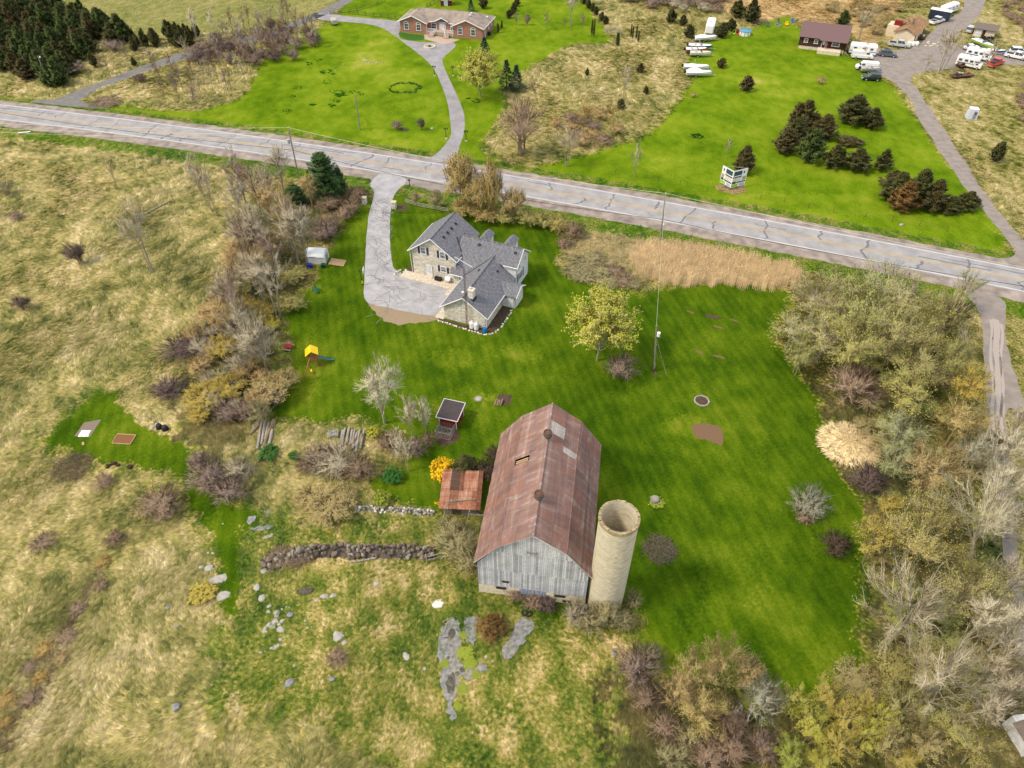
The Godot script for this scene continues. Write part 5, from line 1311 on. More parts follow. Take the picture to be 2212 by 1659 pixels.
func make_barn() -> void:
	rng.seed = 300
	var o := thing("barn","weathered grey plank barn with rusted gambrel metal roof beside the silo","barn",Vector3(2.15,0,-40.2),-8.3)
	var L := 17.8; var W := 5.9
	var f := MB.new()
	f.box(Vector3(0,0.95,-0.25),Vector3(W * 2,1.9,0.5)); f.box(Vector3(0,0.95,-L + 0.25),Vector3(W * 2,1.9,0.5))
	f.box(Vector3(-W + 0.25,0.95,-L / 2),Vector3(0.5,1.9,L - 1.0)); f.box(Vector3(W - 0.25,0.95,-L / 2),Vector3(0.5,1.9,L - 1.0))
	part(o,"foundation",f,M.foundation)
	# dark backing added for the shade seen between the boards
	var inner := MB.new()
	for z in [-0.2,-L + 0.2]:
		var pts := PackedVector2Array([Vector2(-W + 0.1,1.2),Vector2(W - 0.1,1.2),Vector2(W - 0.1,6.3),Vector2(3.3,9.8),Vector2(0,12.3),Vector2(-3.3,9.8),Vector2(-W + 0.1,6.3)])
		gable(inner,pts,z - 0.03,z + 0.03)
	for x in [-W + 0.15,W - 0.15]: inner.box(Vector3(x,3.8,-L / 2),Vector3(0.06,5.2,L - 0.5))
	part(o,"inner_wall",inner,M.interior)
	var tiers := [[1.85,5.25,0.03],[5.17,8.8,0.055],[8.7,13.0,0.08]]
	for t in tiers:
		var x := -W
		while x < W - 0.05:
			var bw := minf(R(0.16,0.25),W - x)
			var y0: float = t[0] + R(-0.12,0.05)
			var ya := minf(t[1] + R(-0.05,0.06),roof_y(x) - 0.12); var yb := minf(t[1] + R(-0.05,0.06),roof_y(x + bw) - 0.12)
			if minf(ya,yb) > y0 + 0.15 and R(0,1) > -1.0:
				var m := MB.new()
				var s := R(0.55,1.15)
				m.col = Color(s,s,s * R(0.97,1.04))
				var z0: float = t[2] + R(-0.012,0.012)
				var a := Vector3(x + 0.008,y0,z0); var b := Vector3(x + bw - 0.008,y0,z0)
				var c := Vector3(x + bw - 0.008,yb,z0); var d := Vector3(x + 0.008,ya,z0)
				var k := Vector3(0,0,-0.025)
				m.quad(a,b,c,d); m.quad(b,b + k,c + k,c); m.quad(a + k,a,d,d + k); m.quad(d,c,c + k,d + k); m.quad(a,a + k,b + k,b)
				part(o,"board",m,M.old_wood)
			x += bw
	for s in [-1.0,1.0]:
		for k in 46:
			var m := MB.new()
			var v := R(0.6,0.95)
			m.col = Color(v,v,v)
			m.box(Vector3(s * (W + 0.02 + R(-0.01,0.01)),3.75,-0.2 - (k + 0.5) * (L - 0.4) / 46),Vector3(0.03,5.2,(L - 0.4) / 46 - 0.015))
			part(o,"side_board",m,M.old_wood)
	for q in [[-0.75,1.9],[0.75,1.95]]:
		bx(o,"barn_door",M.blue_door,Vector3(q[0] + 0.1,0.95,0.02),Vector3(1.35,q[1],0.08))
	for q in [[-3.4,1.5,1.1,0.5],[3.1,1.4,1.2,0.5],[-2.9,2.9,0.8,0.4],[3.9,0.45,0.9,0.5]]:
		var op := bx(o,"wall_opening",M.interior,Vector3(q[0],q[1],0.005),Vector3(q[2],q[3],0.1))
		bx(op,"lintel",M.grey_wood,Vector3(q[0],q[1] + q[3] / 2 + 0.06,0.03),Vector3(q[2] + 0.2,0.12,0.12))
	# roof sheets: corrugated strips,two to a slope
	var slopes := [[Vector2(0,12.7),Vector2(-3.42,10.18)],[Vector2(-3.40,10.22),Vector2(-6.2,6.42)],[Vector2(0,12.7),Vector2(3.42,10.18)],[Vector2(3.40,10.22),Vector2(6.2,6.42)]]
	var n := 21
	var wide := (L + 0.7) / n
	for si in 4:
		var a: Vector2 = slopes[si][0]; var b: Vector2 = slopes[si][1]
		var dir := (b - a).normalized()
		var sl := (b - a).length()
		var sh := MB.new()
		var len := sl / 2 + 0.06
		for k in 9:
			var x0 := k / 9.0 * (wide + 0.04); var x1 := (k + 0.5) / 9.0 * (wide + 0.04); var x2 := (k + 1.0) / 9.0 * (wide + 0.04)
			sh.quad(Vector3(x0,0,len),Vector3(x1,0.035,len),Vector3(x1,0.035,0),Vector3(x0,0,0))
			sh.quad(Vector3(x1,0.035,len),Vector3(x2,0,len),Vector3(x2,0,0),Vector3(x1,0.035,0))
		var mesh := sh.mesh()
		var out := Vector3(dir.x,dir.y,0)
		var along := Vector3(0,0,-1) if dir.x > 0 else Vector3(0,0,1)
		var nrm := out.cross(along)
		if nrm.y < 0: nrm = -nrm
		for row in 2:
			for k in n:
				if si == 0 and row == 1 and k == 12: continue
				var mt: String = ["sheet_rust","sheet_rust","sheet_rust_pale","sheet_rust_dark","sheet_rust_warm"][rng.randi_range(0,4)]
				if si == 2 and row == 0 and (k == 17 or k == 16): mt = "sheet_zinc"
				if si == 2 and row == 1 and k == 14: mt = "sheet_zinc"
				var z := 0.35 - k * wide if along.z < 0 else 0.35 - (k + 1) * wide
				var p := a + dir * (sl / 2 * row - (0.06 if row else 0.0))
				var s := part(o,"roof_sheet",mesh,M[mt])
				s.transform = Transform3D(Basis(along,nrm,out),Vector3(p.x,p.y,z) + nrm * ((0.0 if row else 0.03) + (k % 2) * 0.025))
		for j in 4 if si == 0 else 0:
			bx(o,"rafter",M.cut_wood,Vector3(-2.55,10.75,-10.72 + 0.35 + j * 0.28 - 0.35),Vector3(1.7,0.12,0.1),Basis(Vector3.FORWARD,-0.64))
	var deck := MB.new()       # dark planes added for the unlit inside,seen through the roof hole
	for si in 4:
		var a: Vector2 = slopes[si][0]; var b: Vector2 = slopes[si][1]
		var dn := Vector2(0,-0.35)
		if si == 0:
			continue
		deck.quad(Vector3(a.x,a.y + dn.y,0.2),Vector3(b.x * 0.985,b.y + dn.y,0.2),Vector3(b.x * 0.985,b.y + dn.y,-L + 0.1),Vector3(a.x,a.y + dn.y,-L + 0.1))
	part(o,"shade_backing",deck,M.interior)
	tb(o,"ridge_cap",M.sheet_rust_pale,[Vector3(0,12.74,0.36),Vector3(0,12.74,-L - 0.35)],[0.11,0.11],8)
	for s in [-1.0,1.0]:
		tb(o,"hip_cap",M.sheet_rust_warm,[Vector3(s * 3.42,10.24,0.36),Vector3(s * 3.42,10.24,-L - 0.35)],[0.05,0.05],6)
		for q in [[0.0,12.62,3.42,10.1],[3.42,10.1,6.2,6.36]]:
			tb(o,"rake_board",M.white_trim,[Vector3(s * q[0],q[1],0.3),Vector3(s * q[2],q[3],0.3)],[0.07,0.07],4)
	for b in [4.2,12.7]:
		var v := lt(o,"ventilator",M.stone_dark,[Vector2(0.28,0.0),Vector2(0.26,0.3),Vector2(0.5,0.42),Vector2(0.52,0.62),Vector2(0.44,0.78),Vector2(0.46,0.92),Vector2(0.5,0.96),Vector2(0.42,0.98),Vector2(0.36,0.86),Vector2(0.0,0.84)],20)
		v.position = Vector3(0,12.7,-b)
		lt(v,"vent_cap",M.rusty_iron,[Vector2(0.34,0.87),Vector2(0.3,0.93),Vector2(0.0,0.97)],16)
	bx(o,"hay_door",M.grey_wood,Vector3(-0.1,9.4,0.12),Vector3(1.0,0.16,0.18))
	bx(o,"hatch",M.grey_wood,Vector3(W + 0.25,5.6,-1.6),Vector3(0.1,1.2,0.9),Basis(Vector3.FORWARD,0.3))

func make_silo() -> void:
	rng.seed = 310
	var o := thing("silo","roofless cream concrete silo standing against the barn","silo",Vector3(10.25,0,-39.9))
	var y := 0.0
	while y < 15.4:
		var hgt := 0.62
		var m := MB.new()
		var r := 1.93 + R(-0.005,0.005)
		var s := R(0.97,1.02)
		m.col = Color(s,s,s * R(0.97,1.0))
		m.lathe([Vector2(r - 0.008,y),Vector2(r,y + 0.02),Vector2(r,y + hgt - 0.02),Vector2(r - 0.008,y + hgt)],40)
		part(o,"concrete_ring",m,M.concrete)
		y += hgt
	var top := MB.new()
	var n := 56
	for k in n:
		var a := TAU * k / n; var b := TAU * (k + 1) / n
		var h := 15.86 + R(-0.05,0.07)
		var da := Vector3(cos(a),0,sin(a)); var db := Vector3(cos(b),0,sin(b))
		var s := R(0.7,1.0)
		top.col = Color(s,s * 0.98,s * 0.94)
		top.quad(db * 2.0 + Vector3.UP * 15.45,da * 2.0 + Vector3.UP * 15.45,da * 2.0 + Vector3.UP * h,db * 2.0 + Vector3.UP * h)
		top.quad(db * 2.0 + Vector3.UP * h,da * 2.0 + Vector3.UP * h,da * 1.74 + Vector3.UP * h,db * 1.74 + Vector3.UP * h)
		top.quad(db * 1.93 + Vector3.UP * 15.45,da * 1.93 + Vector3.UP * 15.45,da * 2.0 + Vector3.UP * 15.45,db * 2.0 + Vector3.UP * 15.45)
	part(o,"rim",top,M.concrete_wet)
	var ins := MB.new()
	var prof := []
	for k in 27: prof.append(Vector2(1.74 - (0.012 if k % 2 else 0.0),15.9 - k * 0.61))
	ins.lathe(prof,40)
	part(o,"inner_wall",ins,M.concrete)
	var fl := MB.new()
	fl.lathe([Vector2(1.74,0.3),Vector2(0.0,0.32)],24)
	part(o,"silo_floor",fl,M.soil)
	for k in 9: bx(o,"ladder_rung",M.rusty_iron,Vector3(-1.72,15.2 - k * 0.42,-0.75),Vector3(0.04,0.04,0.45))

const HOUSE_O := Vector3(-7.5,0,-88.45)
func hp(a: float,y: float,b: float) -> Vector3:      # a place in the farmhouse's own axes: right,up,back
	return Vector3(a,y,-b)

func gable_wall(m: MB,x0: float,x1: float,y0: float,ye: float,yr: float,z: float,thick := 0.3,xr := -999.0) -> void:
	var c := (x0 + x1) / 2 if xr < -900.0 else xr
	gable(m,PackedVector2Array([Vector2(x0,y0),Vector2(x1,y0),Vector2(x1,ye),Vector2(c,yr),Vector2(x0,ye)]),z - thick,z)

func gable(m: MB,pts: PackedVector2Array,z0: float,z1: float) -> void:      # polygon in (x,y) pushed along z
	var q := MB.new()
	q.side(pts,z0,z1)
	var base := m.v.size()
	for i in q.ix: m.ix.append(base + i)
	for i in q.v.size():
		m.v.append(Vector3(q.v[i].z,q.v[i].y,q.v[i].x)); m.n.append(Vector3(q.n[i].z,q.n[i].y,q.n[i].x)); m.c.append(q.c[i])

func make_farmhouse() -> void:
	rng.seed = 320
	var o := thing("farmhouse","rambling pale stone farmhouse with grey shingle roofs and white rear wing","house",HOUSE_O,-22.5)
	# walls
	var m := MB.new()
	gable_wall(m,-14.2,-6.0,0.0,4.9,7.85,-9.3)
	gable_wall(m,-14.2,-6.0,0.0,4.9,7.85,-17.7)
	m.box(hp(-14.05,2.45,13.65),Vector3(0.3,4.9,8.1)); m.box(hp(-6.15,2.45,13.65),Vector3(0.3,4.9,8.1))
	part(o,"main_wall",m,M.mortar)
	m = MB.new()
	gable_wall(m,-3.65,3.65,0.0,2.6,5.15,0.0)
	m.box(hp(-3.5,1.3,4.3),Vector3(0.3,2.6,8.0)); m.box(hp(3.5,1.3,5.6),Vector3(0.3,2.6,10.6))
	part(o,"annex_wall",m,M.mortar)
	m = MB.new()
	m.box(hp(-5.0,1.2,8.9),Vector3(2.4,2.4,0.3))
	part(o,"porch_wall",m,M.mortar)
	m = MB.new()
	m.box(hp(2.2,2.3,11.5),Vector3(3.8,4.6,0.25)); m.box(hp(-1.0,2.1,16.8),Vector3(10.2,4.2,0.25))
	m.side(PackedVector2Array([Vector2(-16.92,0),Vector2(-11.4,0),Vector2(-11.4,4.55),Vector2(-13.95,6.6),Vector2(-16.92,4.4)]),3.86,4.1)
	part(o,"white_wall",m,M.white_siding)
	m = MB.new()
	m.box(hp(4.8,1.25,6.75),Vector3(2.3,2.5,0.2)); m.box(hp(4.8,1.25,9.9),Vector3(2.3,2.5,0.2))
	m.side(PackedVector2Array([Vector2(-10.0,0),Vector2(-6.65,0),Vector2(-6.65,2.5),Vector2(-8.4,3.35),Vector2(-10.0,2.5)]),5.75,5.95)
	part(o,"porch_siding",m,M.white_siding)
	# stonework on the walls in view
	var face := func(z: float) -> Transform3D: return Transform3D(Basis(),Vector3(0,0,z))
	stonework(o,M.stone,face.call(-9.3),PackedVector2Array([Vector2(-14.2,0.1),Vector2(-6.0,0.1),Vector2(-6.0,4.85),Vector2(-10.1,7.75),Vector2(-14.2,4.85)]),[Rect2(-12.5,4.4,1.2,1.6),Rect2(-8.9,4.4,1.2,1.6),Rect2(-8.9,1.6,1.2,1.5),Rect2(-11.75,0,1.3,2.35)],1,0.24,0.6)
	stonework(o,M.stone,face.call(0.0),PackedVector2Array([Vector2(-3.65,0.1),Vector2(3.65,0.1),Vector2(3.65,2.55),Vector2(0,5.05),Vector2(-3.65,2.55)]),[Rect2(-0.4,2.6,0.8,1.2)],2,0.22,0.5)
	stonework(o,M.stone,Transform3D(Basis(Vector3(0,0,-1),Vector3.UP,Vector3(1,0,0)),Vector3(3.65,0,0)),PackedVector2Array([Vector2(0.05,0.1),Vector2(6.6,0.1),Vector2(6.6,2.4),Vector2(0.05,2.4)]),[],3,0.24,0.55)
	stonework(o,M.stone,face.call(-8.75),PackedVector2Array([Vector2(-6.2,0.1),Vector2(-3.8,0.1),Vector2(-3.8,2.3),Vector2(-6.2,2.3)]),[Rect2(-5.3,1.2,1.2,1.1)],4,0.24,0.5)
	# roofs
	var r := slab(o,"roof",M.shingle,[hp(-14.7,4.75,8.85),hp(-10.1,8.1,8.85),hp(-10.1,8.1,18.3),hp(-14.7,4.75,18.3)],0.16)
	slab(r,"roof_plane",M.shingle,[hp(-10.1,8.1,8.85),hp(-5.5,4.75,8.85),hp(-5.5,4.75,18.3),hp(-10.1,8.1,18.3)],0.16)
	slab(r,"roof_plane",M.shingle,[hp(-6.7,2.55,8.2),hp(1.0,2.55,8.2),hp(1.0,6.75,13.95),hp(-6.7,6.75,13.95)],0.14)
	slab(r,"roof_plane",M.shingle,[hp(1.0,4.66,11.1),hp(4.45,4.66,11.1),hp(4.45,6.75,13.95),hp(1.0,6.75,13.95)],0.14)
	slab(r,"roof_plane",M.shingle,[hp(-6.2,6.75,13.95),hp(4.45,6.75,13.95),hp(4.45,4.3,17.25),hp(-6.2,4.3,17.25)],0.14)
	slab(r,"roof_plane",M.shingle,[hp(-4.15,2.5,-0.4),hp(0,5.4,-0.4),hp(0,5.4,12.15),hp(-4.15,2.5,8.2)],0.14)
	slab(r,"roof_plane",M.shingle,[hp(0,5.4,-0.4),hp(4.15,2.5,-0.4),hp(4.15,2.5,11.3),hp(0,5.4,12.15)],0.14)
	slab(r,"porch_roof",M.shingle,[hp(2.4,2.42,6.3),hp(6.25,2.42,6.3),hp(6.25,3.5,8.4),hp(2.4,3.5,8.4)],0.12)
	slab(r,"porch_roof",M.shingle,[hp(2.4,3.5,8.4),hp(6.25,3.5,8.4),hp(6.25,2.45,10.3),hp(2.4,2.45,10.3)],0.12)
	for q in [[-10.1,8.13,8.85,-10.1,8.13,18.3],[-6.7,6.78,13.95,4.45,6.78,13.95],[0.0,5.43,-0.4,0.0,5.43,12.15]]:
		tb(r,"ridge",M.shingle,[hp(q[0],q[1],q[2]),hp(q[3],q[4],q[5])],[0.09,0.09],6)
	for q in [[0.1,5.45,12.2,-4.2,2.62,8.35],[0.1,5.45,12.2,1.9,4.1,11.2],[-5.6,4.78,8.8,-5.6,4.78,11.3],[-5.9,5.15,11.6,-7.6,6.4,13.5]]:
		tb(r,"flashing",M.black,[hp(q[0],q[1],q[2]),hp(q[3],q[4],q[5])],[0.07,0.07],4)
	# eaves,rakes and gutters
	for q in [[-14.72,4.66,8.82,-10.1,8.02,8.82],[-10.1,8.02,8.82,-5.48,4.66,8.82],[-4.17,2.42,-0.43,0,5.32,-0.43],[0,5.32,-0.43,4.17,2.42,-0.43],[-14.75,4.68,8.85,-14.75,4.68,18.3],[4.2,2.44,-0.4,4.2,2.44,6.3],[-5.45,4.66,8.85,-5.45,4.66,10.6],[-6.7,2.48,8.17,-4.2,2.48,8.17],[1.9,4.58,11.07,4.48,4.58,11.07],[4.48,4.6,11.1,4.48,6.68,13.95],[4.48,6.68,13.95,4.48,4.2,17.25],[-4.18,2.44,-0.4,-4.18,2.44,8.1],[6.28,2.36,6.3,6.28,3.42,8.4],[6.28,3.42,8.4,6.28,2.38,10.3]]:
		tb(o,"fascia",M.white_trim,[hp(q[0],q[1],q[2]),hp(q[3],q[4],q[5])],[0.1,0.1],4)
	for q in [[4.0,2.4,-0.3,3.85,0.6,-0.2],[-5.75,4.5,8.95,-6.1,2.4,9.1],[-14.4,4.5,9.0,-14.35,0.2,9.15]]:
		tb(o,"downpipe",M.white_trim,[hp(q[0],q[1],q[2]),hp(q[3],q[4],q[5])],[0.06,0.06],6)
	# dormers on the rear slope
	for a in [-2.9,1.6]:
		var d := frame_of(o,"dormer",hp(a,0,0),0)
		var wl := MB.new()
		wl.box(hp(0,5.9,15.4),Vector3(1.5,1.5,2.2))
		part(d,"dormer_wall",wl,M.white_siding)
		slab(d,"dormer_roof",M.shingle,[hp(-0.95,6.45,13.9),hp(0,7.3,14.3),hp(0,7.3,16.7),hp(-0.95,6.5,16.8)],0.1)
		slab(d,"dormer_roof",M.shingle,[hp(0,7.3,14.3),hp(0.95,6.45,13.9),hp(0.95,6.5,16.8),hp(0,7.3,16.7)],0.1)
		slab(d,"dormer_roof",M.shingle,[hp(-0.95,6.45,13.9),hp(0.95,6.45,13.9),hp(0,7.3,14.3)],0.06)
	# chimney
	var ch := bx(o,"chimney",M.stone,hp(0.85,4.9,1.1),Vector3(0.85,2.6,0.95))
	bx(ch,"chimney_crown",M.concrete,hp(0.85,6.24,1.1),Vector3(0.98,0.12,1.08))
	lt(ch,"chimney_pot",M.white_trim,[Vector2(0.16,0),Vector2(0.15,0.35),Vector2(0.0,0.36)],12,hp(0.65,6.3,1.1))
	bx(ch,"chimney_flashing",M.black,hp(0.95,4.55,1.1),Vector3(1.0,0.5,1.15))
	lt(o,"roof_vent",M.white_trim,[Vector2(0.22,0),Vector2(0.22,0.22),Vector2(0.0,0.26)],12,hp(-0.9,4.75,1.6))
	var tilt := Basis(Vector3(0,0,1),-0.63)
	for b in [11.3,12.8,14.3,15.9]: bx(o,"roof_vent",M.black,hp(-8.9,7.3,b),Vector3(0.45,0.16,0.4),tilt)
	for q in [[-3.2,6.25,13.0],[3.3,6.2,13.1]]: bx(o,"roof_vent",M.black,hp(q[0],q[1],q[2]),Vector3(0.4,0.2,0.42),Basis(Vector3.RIGHT,0.63))
	for q in [[-1.2,4.65,8.3,0.6],[1.6,4.38,9.6,-0.6]]: bx(o,"roof_vent",M.black,hp(q[0],q[1],q[2]),Vector3(0.3,0.12,0.42),Basis(Vector3(0,0,1),q[3]))
	tb(o,"vent_pipe",M.black,[hp(-6.7,5.5,14.6),hp(-6.7,6.7,14.6)],[0.06,0.06],6)
	# openings
	window(o,hp(-11.9,5.15,9.28),0,0.95,1.35,2,2,"shutter")
	window(o,hp(-8.3,5.15,9.28),0,0.95,1.35,2,2,"shutter")
	window(o,hp(-8.3,2.3,9.28),0,1.0,1.1,3,1,"shutter")
	door(o,hp(-11.1,0.2,9.26),0,1.0,2.1,"white_trim")
	window(o,hp(-4.7,1.75,8.72),0,0.95,0.9,1,0)
	window(o,hp(0,3.2,0.04),0,0.6,0.95,1,1)
	window(o,hp(4.1,4.1,15.4),90,0.7,0.9,1,1)
	window(o,hp(4.1,4.0,12.7),90,0.7,0.8,1,1)
	window(o,hp(4.1,1.9,13.4),90,1.7,1.5,3,1,"shutter_blue")
	window(o,hp(4.3,1.95,6.62),0,0.6,0.6,1,0)
	door(o,hp(5.1,0.1,6.62),0,0.8,1.9,"white_siding",false)
	# patio and steps
	var pa := MB.new()
	pa.bev(hp(-10.3,0.09,8.25),Vector3(11.2,0.18,2.0),0.03)
	part(o,"patio",pa,M.patio)
	bx(o,"step",M.patio,hp(-11.1,0.24,8.95),Vector3(1.4,0.14,0.6))
	bx(o,"stoop",M.patio,hp(-5.2,0.07,6.3),Vector3(2.6,0.14,1.7))
	bx(o,"side_slab",M.patio,hp(-4.45,0.04,0.9),Vector3(1.5,0.08,2.6))

func make_house_things() -> void:
	rng.seed = 330
	var h := func(a: float,b: float) -> Vector3:
		var t := Transform3D(Basis(Vector3.UP,deg_to_rad(-22.5)),HOUSE_O)
		return t * Vector3(a,0,-b)
	# lattice mast with a television aerial
	var o := thing("antenna_mast","tall lattice television mast standing at the annex gable","antenna mast",h.call(0.62,-0.55),-22.5)
	var top := 11.6
	for k in 3:
		var a := TAU * k / 3
		tb(o,"mast_leg",M.rusty_iron,[Vector3(cos(a) * 0.16,0,sin(a) * 0.16),Vector3(cos(a) * 0.13,top,sin(a) * 0.13)],[0.025,0.02],5)
	var br := MB.new()
	for k in 26:
		for j in 3:
			var a := TAU * j / 3; var b := TAU * (j + 1) / 3
			br.tube([Vector3(cos(a) * 0.15,k * 0.44,sin(a) * 0.15),Vector3(cos(b) * 0.15,k * 0.44 + 0.4,sin(b) * 0.15)],[0.013,0.013],4)
	part(o,"lattice",br,M.rusty_iron)
	var a0 := g(981.9,555.0,12.0); var a1 := g(1021.0,577.5,12.0)
	var an := Node3D.new()
	var boom := MB.new()
	var inv := o.transform.affine_inverse()
	boom.tube([inv * a0,inv * a1],[0.06,0.06],6,true)
	var bm := part(o,"aerial_boom",boom,M.steel)
	an.free()
	var side_v := (a1 - a0).normalized().cross(Vector3.UP)
	for k in 11:
		var p := a0.lerp(a1,0.08 + k * 0.088)
		var l := lerpf(0.5,1.15,k / 10.0)
		tb(bm,"aerial_rod",M.steel,[inv * (p - side_v * l),inv * (p + side_v * l)],[0.026,0.026],4)
	tb(o,"mast_pole",M.steel,[Vector3(0,top - 1.0,0),Vector3(0,12.2,0)],[0.03,0.03],6)
	for q in [[1.45,-0.6,"upright white propane tank beside the mast"],[2.25,-0.62,"upright white propane tank beside the blue barrel"]]:
		var t := thing("propane_tank",q[2],"propane tank",h.call(q[0],q[1]))
		lt(t,"tank",M.tank_white,[Vector2(0.26,0.0),Vector2(0.3,0.08),Vector2(0.37,0.16),Vector2(0.37,1.12),Vector2(0.3,1.26),Vector2(0.12,1.34),Vector2(0.0,1.35)],18)
		lt(t,"collar",M.tank_white,[Vector2(0.16,1.3),Vector2(0.16,1.46),Vector2(0.13,1.46),Vector2(0.13,1.32)],14)
	var t := thing("rain_barrel","blue plastic rain barrel at the annex corner","barrel",h.call(3.75,-0.75))
	lt(t,"barrel",M.blue_plastic,[Vector2(0.27,0),Vector2(0.31,0.25),Vector2(0.31,0.65),Vector2(0.28,0.9),Vector2(0.26,0.9),Vector2(0.26,0.86),Vector2(0.0,0.85)],18)
	lt(t,"hoop",M.blue_plastic,[Vector2(0.32,0.44),Vector2(0.33,0.46),Vector2(0.32,0.48)],18)
	t = thing("deck_box","black storage box on the farmhouse patio","box",h.call(-9.2,8.75) + Vector3.UP * 0.18,-22.5)
	var b1 := MB.new()
	b1.bev(Vector3(0,0.25,0),Vector3(1.2,0.5,0.6),0.03)
	part(t,"box",b1,M.black)
	bx(t,"lid",M.dark_metal,Vector3(0,0.53,0),Vector3(1.25,0.06,0.65))
	t = thing("oil_tank","small white oil tank on legs by the patio wall","tank",h.call(-7.35,8.85) + Vector3.UP * 0.18,-22.5)
	var tk := MB.new()
	tk.tube([Vector3(-0.45,0.7,0),Vector3(-0.4,0.7,0),Vector3(0.4,0.7,0),Vector3(0.45,0.7,0)],[0.3,0.45,0.45,0.3],14,true)
	part(t,"tank",tk,M.tank_white)
	for q in [[-0.3,-0.2],[0.3,-0.2],[-0.3,0.2],[0.3,0.2]]: tb(t,"leg",M.dark_metal,[Vector3(q[0],0,q[1]),Vector3(q[0],0.5,q[1])],[0.03,0.03],5)
	# stone edged beds round the annex: soil,then each edging stone
	for q in [[[[-4.6,-0.35],[3.2,-0.35],[3.2,-1.15],[-4.6,-1.0]],"dark soil bed along the annex gable",0.0],[[[3.75,-0.3],[4.9,-0.6],[5.2,1.0],[5.3,5.6],[5.0,6.4],[3.75,6.4]],"dark soil bed along the annex side wall",0.0],[[[-16.0,9.4],[-14.4,9.4],[-14.4,12.0],[-15.2,12.2]],"leaf strewn bed at the house corner",0.0]]:
		var pts := PackedVector2Array()
		for p in q[0]:
			var v: Vector3 = h.call(p[0],p[1])
			pts.append(Vector2(v.x,v.z))
		var mb := MB.new()
		mb.cap(pts,0.02)
		var bed := structure("garden_bed",mb,M.soil,q[1])
	var line := [[-4.7,-0.95],[-3.0,-1.05],[-1.0,-1.2],[1.0,-1.3],[2.6,-1.35],[4.2,-1.3],[5.3,-0.4],[5.7,1.4],[5.75,3.2],[5.7,5.0],[5.6,6.2]]
	var e := thing("stone_edging","row of rough pale stones edging the annex flower beds","edging")
	for i in line.size() - 1:
		var p0: Vector3 = h.call(line[i][0],line[i][1]); var p1: Vector3 = h.call(line[i + 1][0],line[i + 1][1])
		var n := int(p0.distance_to(p1) / 0.34)
		for k in n:
			var mb := MB.new()
			mb.rock(Vector3.ZERO,Vector3(R(0.3,0.5),R(0.16,0.3),R(0.26,0.42)),rng.randi_range(0,99999))
			var s := part(e,"stone",mb,M.stone_white if R(0,1) > 0.35 else M.stone)
			s.position = p0.lerp(p1,(k + R(0.1,0.9)) / n) + Vector3(R(-0.1,0.1),-0.02,R(-0.1,0.1))
	e = thing("stone_heap","loose pale stones heaped at the patio corner","stones",h.call(-16.2,8.6))
	for k in 34:
		var mb := MB.new()
		mb.rock(Vector3.ZERO,Vector3(R(0.25,0.5),R(0.14,0.28),R(0.25,0.42)),k + 500)
		part(e,"stone",mb,M.stone_white if k % 3 else M.stone).position = Vector3(R(-1.3,0.9),-0.02,R(-0.7,0.9))

# ---------------------------------------------------------------- things round the farm
func nat(x: float,y: float,h := 0.0) -> Vector3:      # a place by its pixel in the full photograph
	return g(x * 0.57604,y * 0.57604,h)

func yaw_of(a: Vector3,b: Vector3) -> float:
	return rad_to_deg(atan2(-(b.z - a.z),b.x - a.x))

func wheel(parent: Node3D,at: Vector3,r: float,wd: float) -> void:
	var s := signf(at.x) if at.x != 0.0 else 1.0
	var t := tb(parent,"wheel",M.tyre,[at - Vector3(wd / 2,0,0),at + Vector3(wd / 2,0,0)],[r,r],14)
	tb(t,"rim",M.steel,[at + Vector3(s * (wd / 2 - 0.02),0,0),at + Vector3(s * (wd / 2 + 0.015),0,0)],[r * 0.6,r * 0.55],10)

func rocks(list: Array,called: String,mt: String,group := "") -> void:      # [label,tile column,tile row,x,y,width in tile pixels,depth factor,height,material]
	for q in list:
		var at := w(q[1],q[2],q[3],q[4])
		var wd: float = q[5] * mpp(at)
		var m := MB.new()
		m.rock(Vector3(0,-0.05,0),Vector3(wd,q[7] * 0.65 + 0.05,wd * q[6]),rng.randi_range(0,99999))
		solo(called,q[0],"rock",m,M[q[8] if q.size() > 8 else mt],at,R(0,40),group)

func outcrop(label: String,c: int,r: int,pts: Array,hgt: float,mt: String) -> Node3D:
	var poly := PackedVector2Array()
	for p in pts:
		var q := w(c,r,p[0],p[1])
		poly.append(Vector2(q.x,q.z))
	var fine := PackedVector2Array()
	for i in poly.size():
		for k in 4:
			var p := poly[i].lerp(poly[(i + 1) % poly.size()],k / 4.0)
			fine.append(p + Vector2(R(-0.16,0.16),R(-0.16,0.16)) * (1.0 if k else 0.2))
	var m := MB.new()
	m.prism(fine,-0.02,hgt)
	return solo("rock_outcrop",label,"rock",m,M[mt])

func log_between(a: Vector3,b: Vector3,r: float,mt: Material,label: String,group: String,sq := false) -> void:
	var d := b - a
	var o := thing("timber" if sq else "log",label,"timber" if sq else "log",a,0,group)
	var m := MB.new()
	if sq: m.tube([Vector3.ZERO,d * 0.5 + Vector3(R(-0.03,0.03),0,R(-0.03,0.03)),d],[r,r * 1.05,r * 0.95],5,true)
	else: m.tube([Vector3.ZERO,d * 0.5,d],[r,r * 1.04,r * 0.92],8,true)
	part(o,"bark" if not sq else "beam",m,mt)
	var e := MB.new()
	var u := d.normalized()
	e.tube([-u * 0.01,u * 0.01],[r * 0.9,r * 0.9],7,true)
	part(o,"sawn_end",e,M.cut_wood)

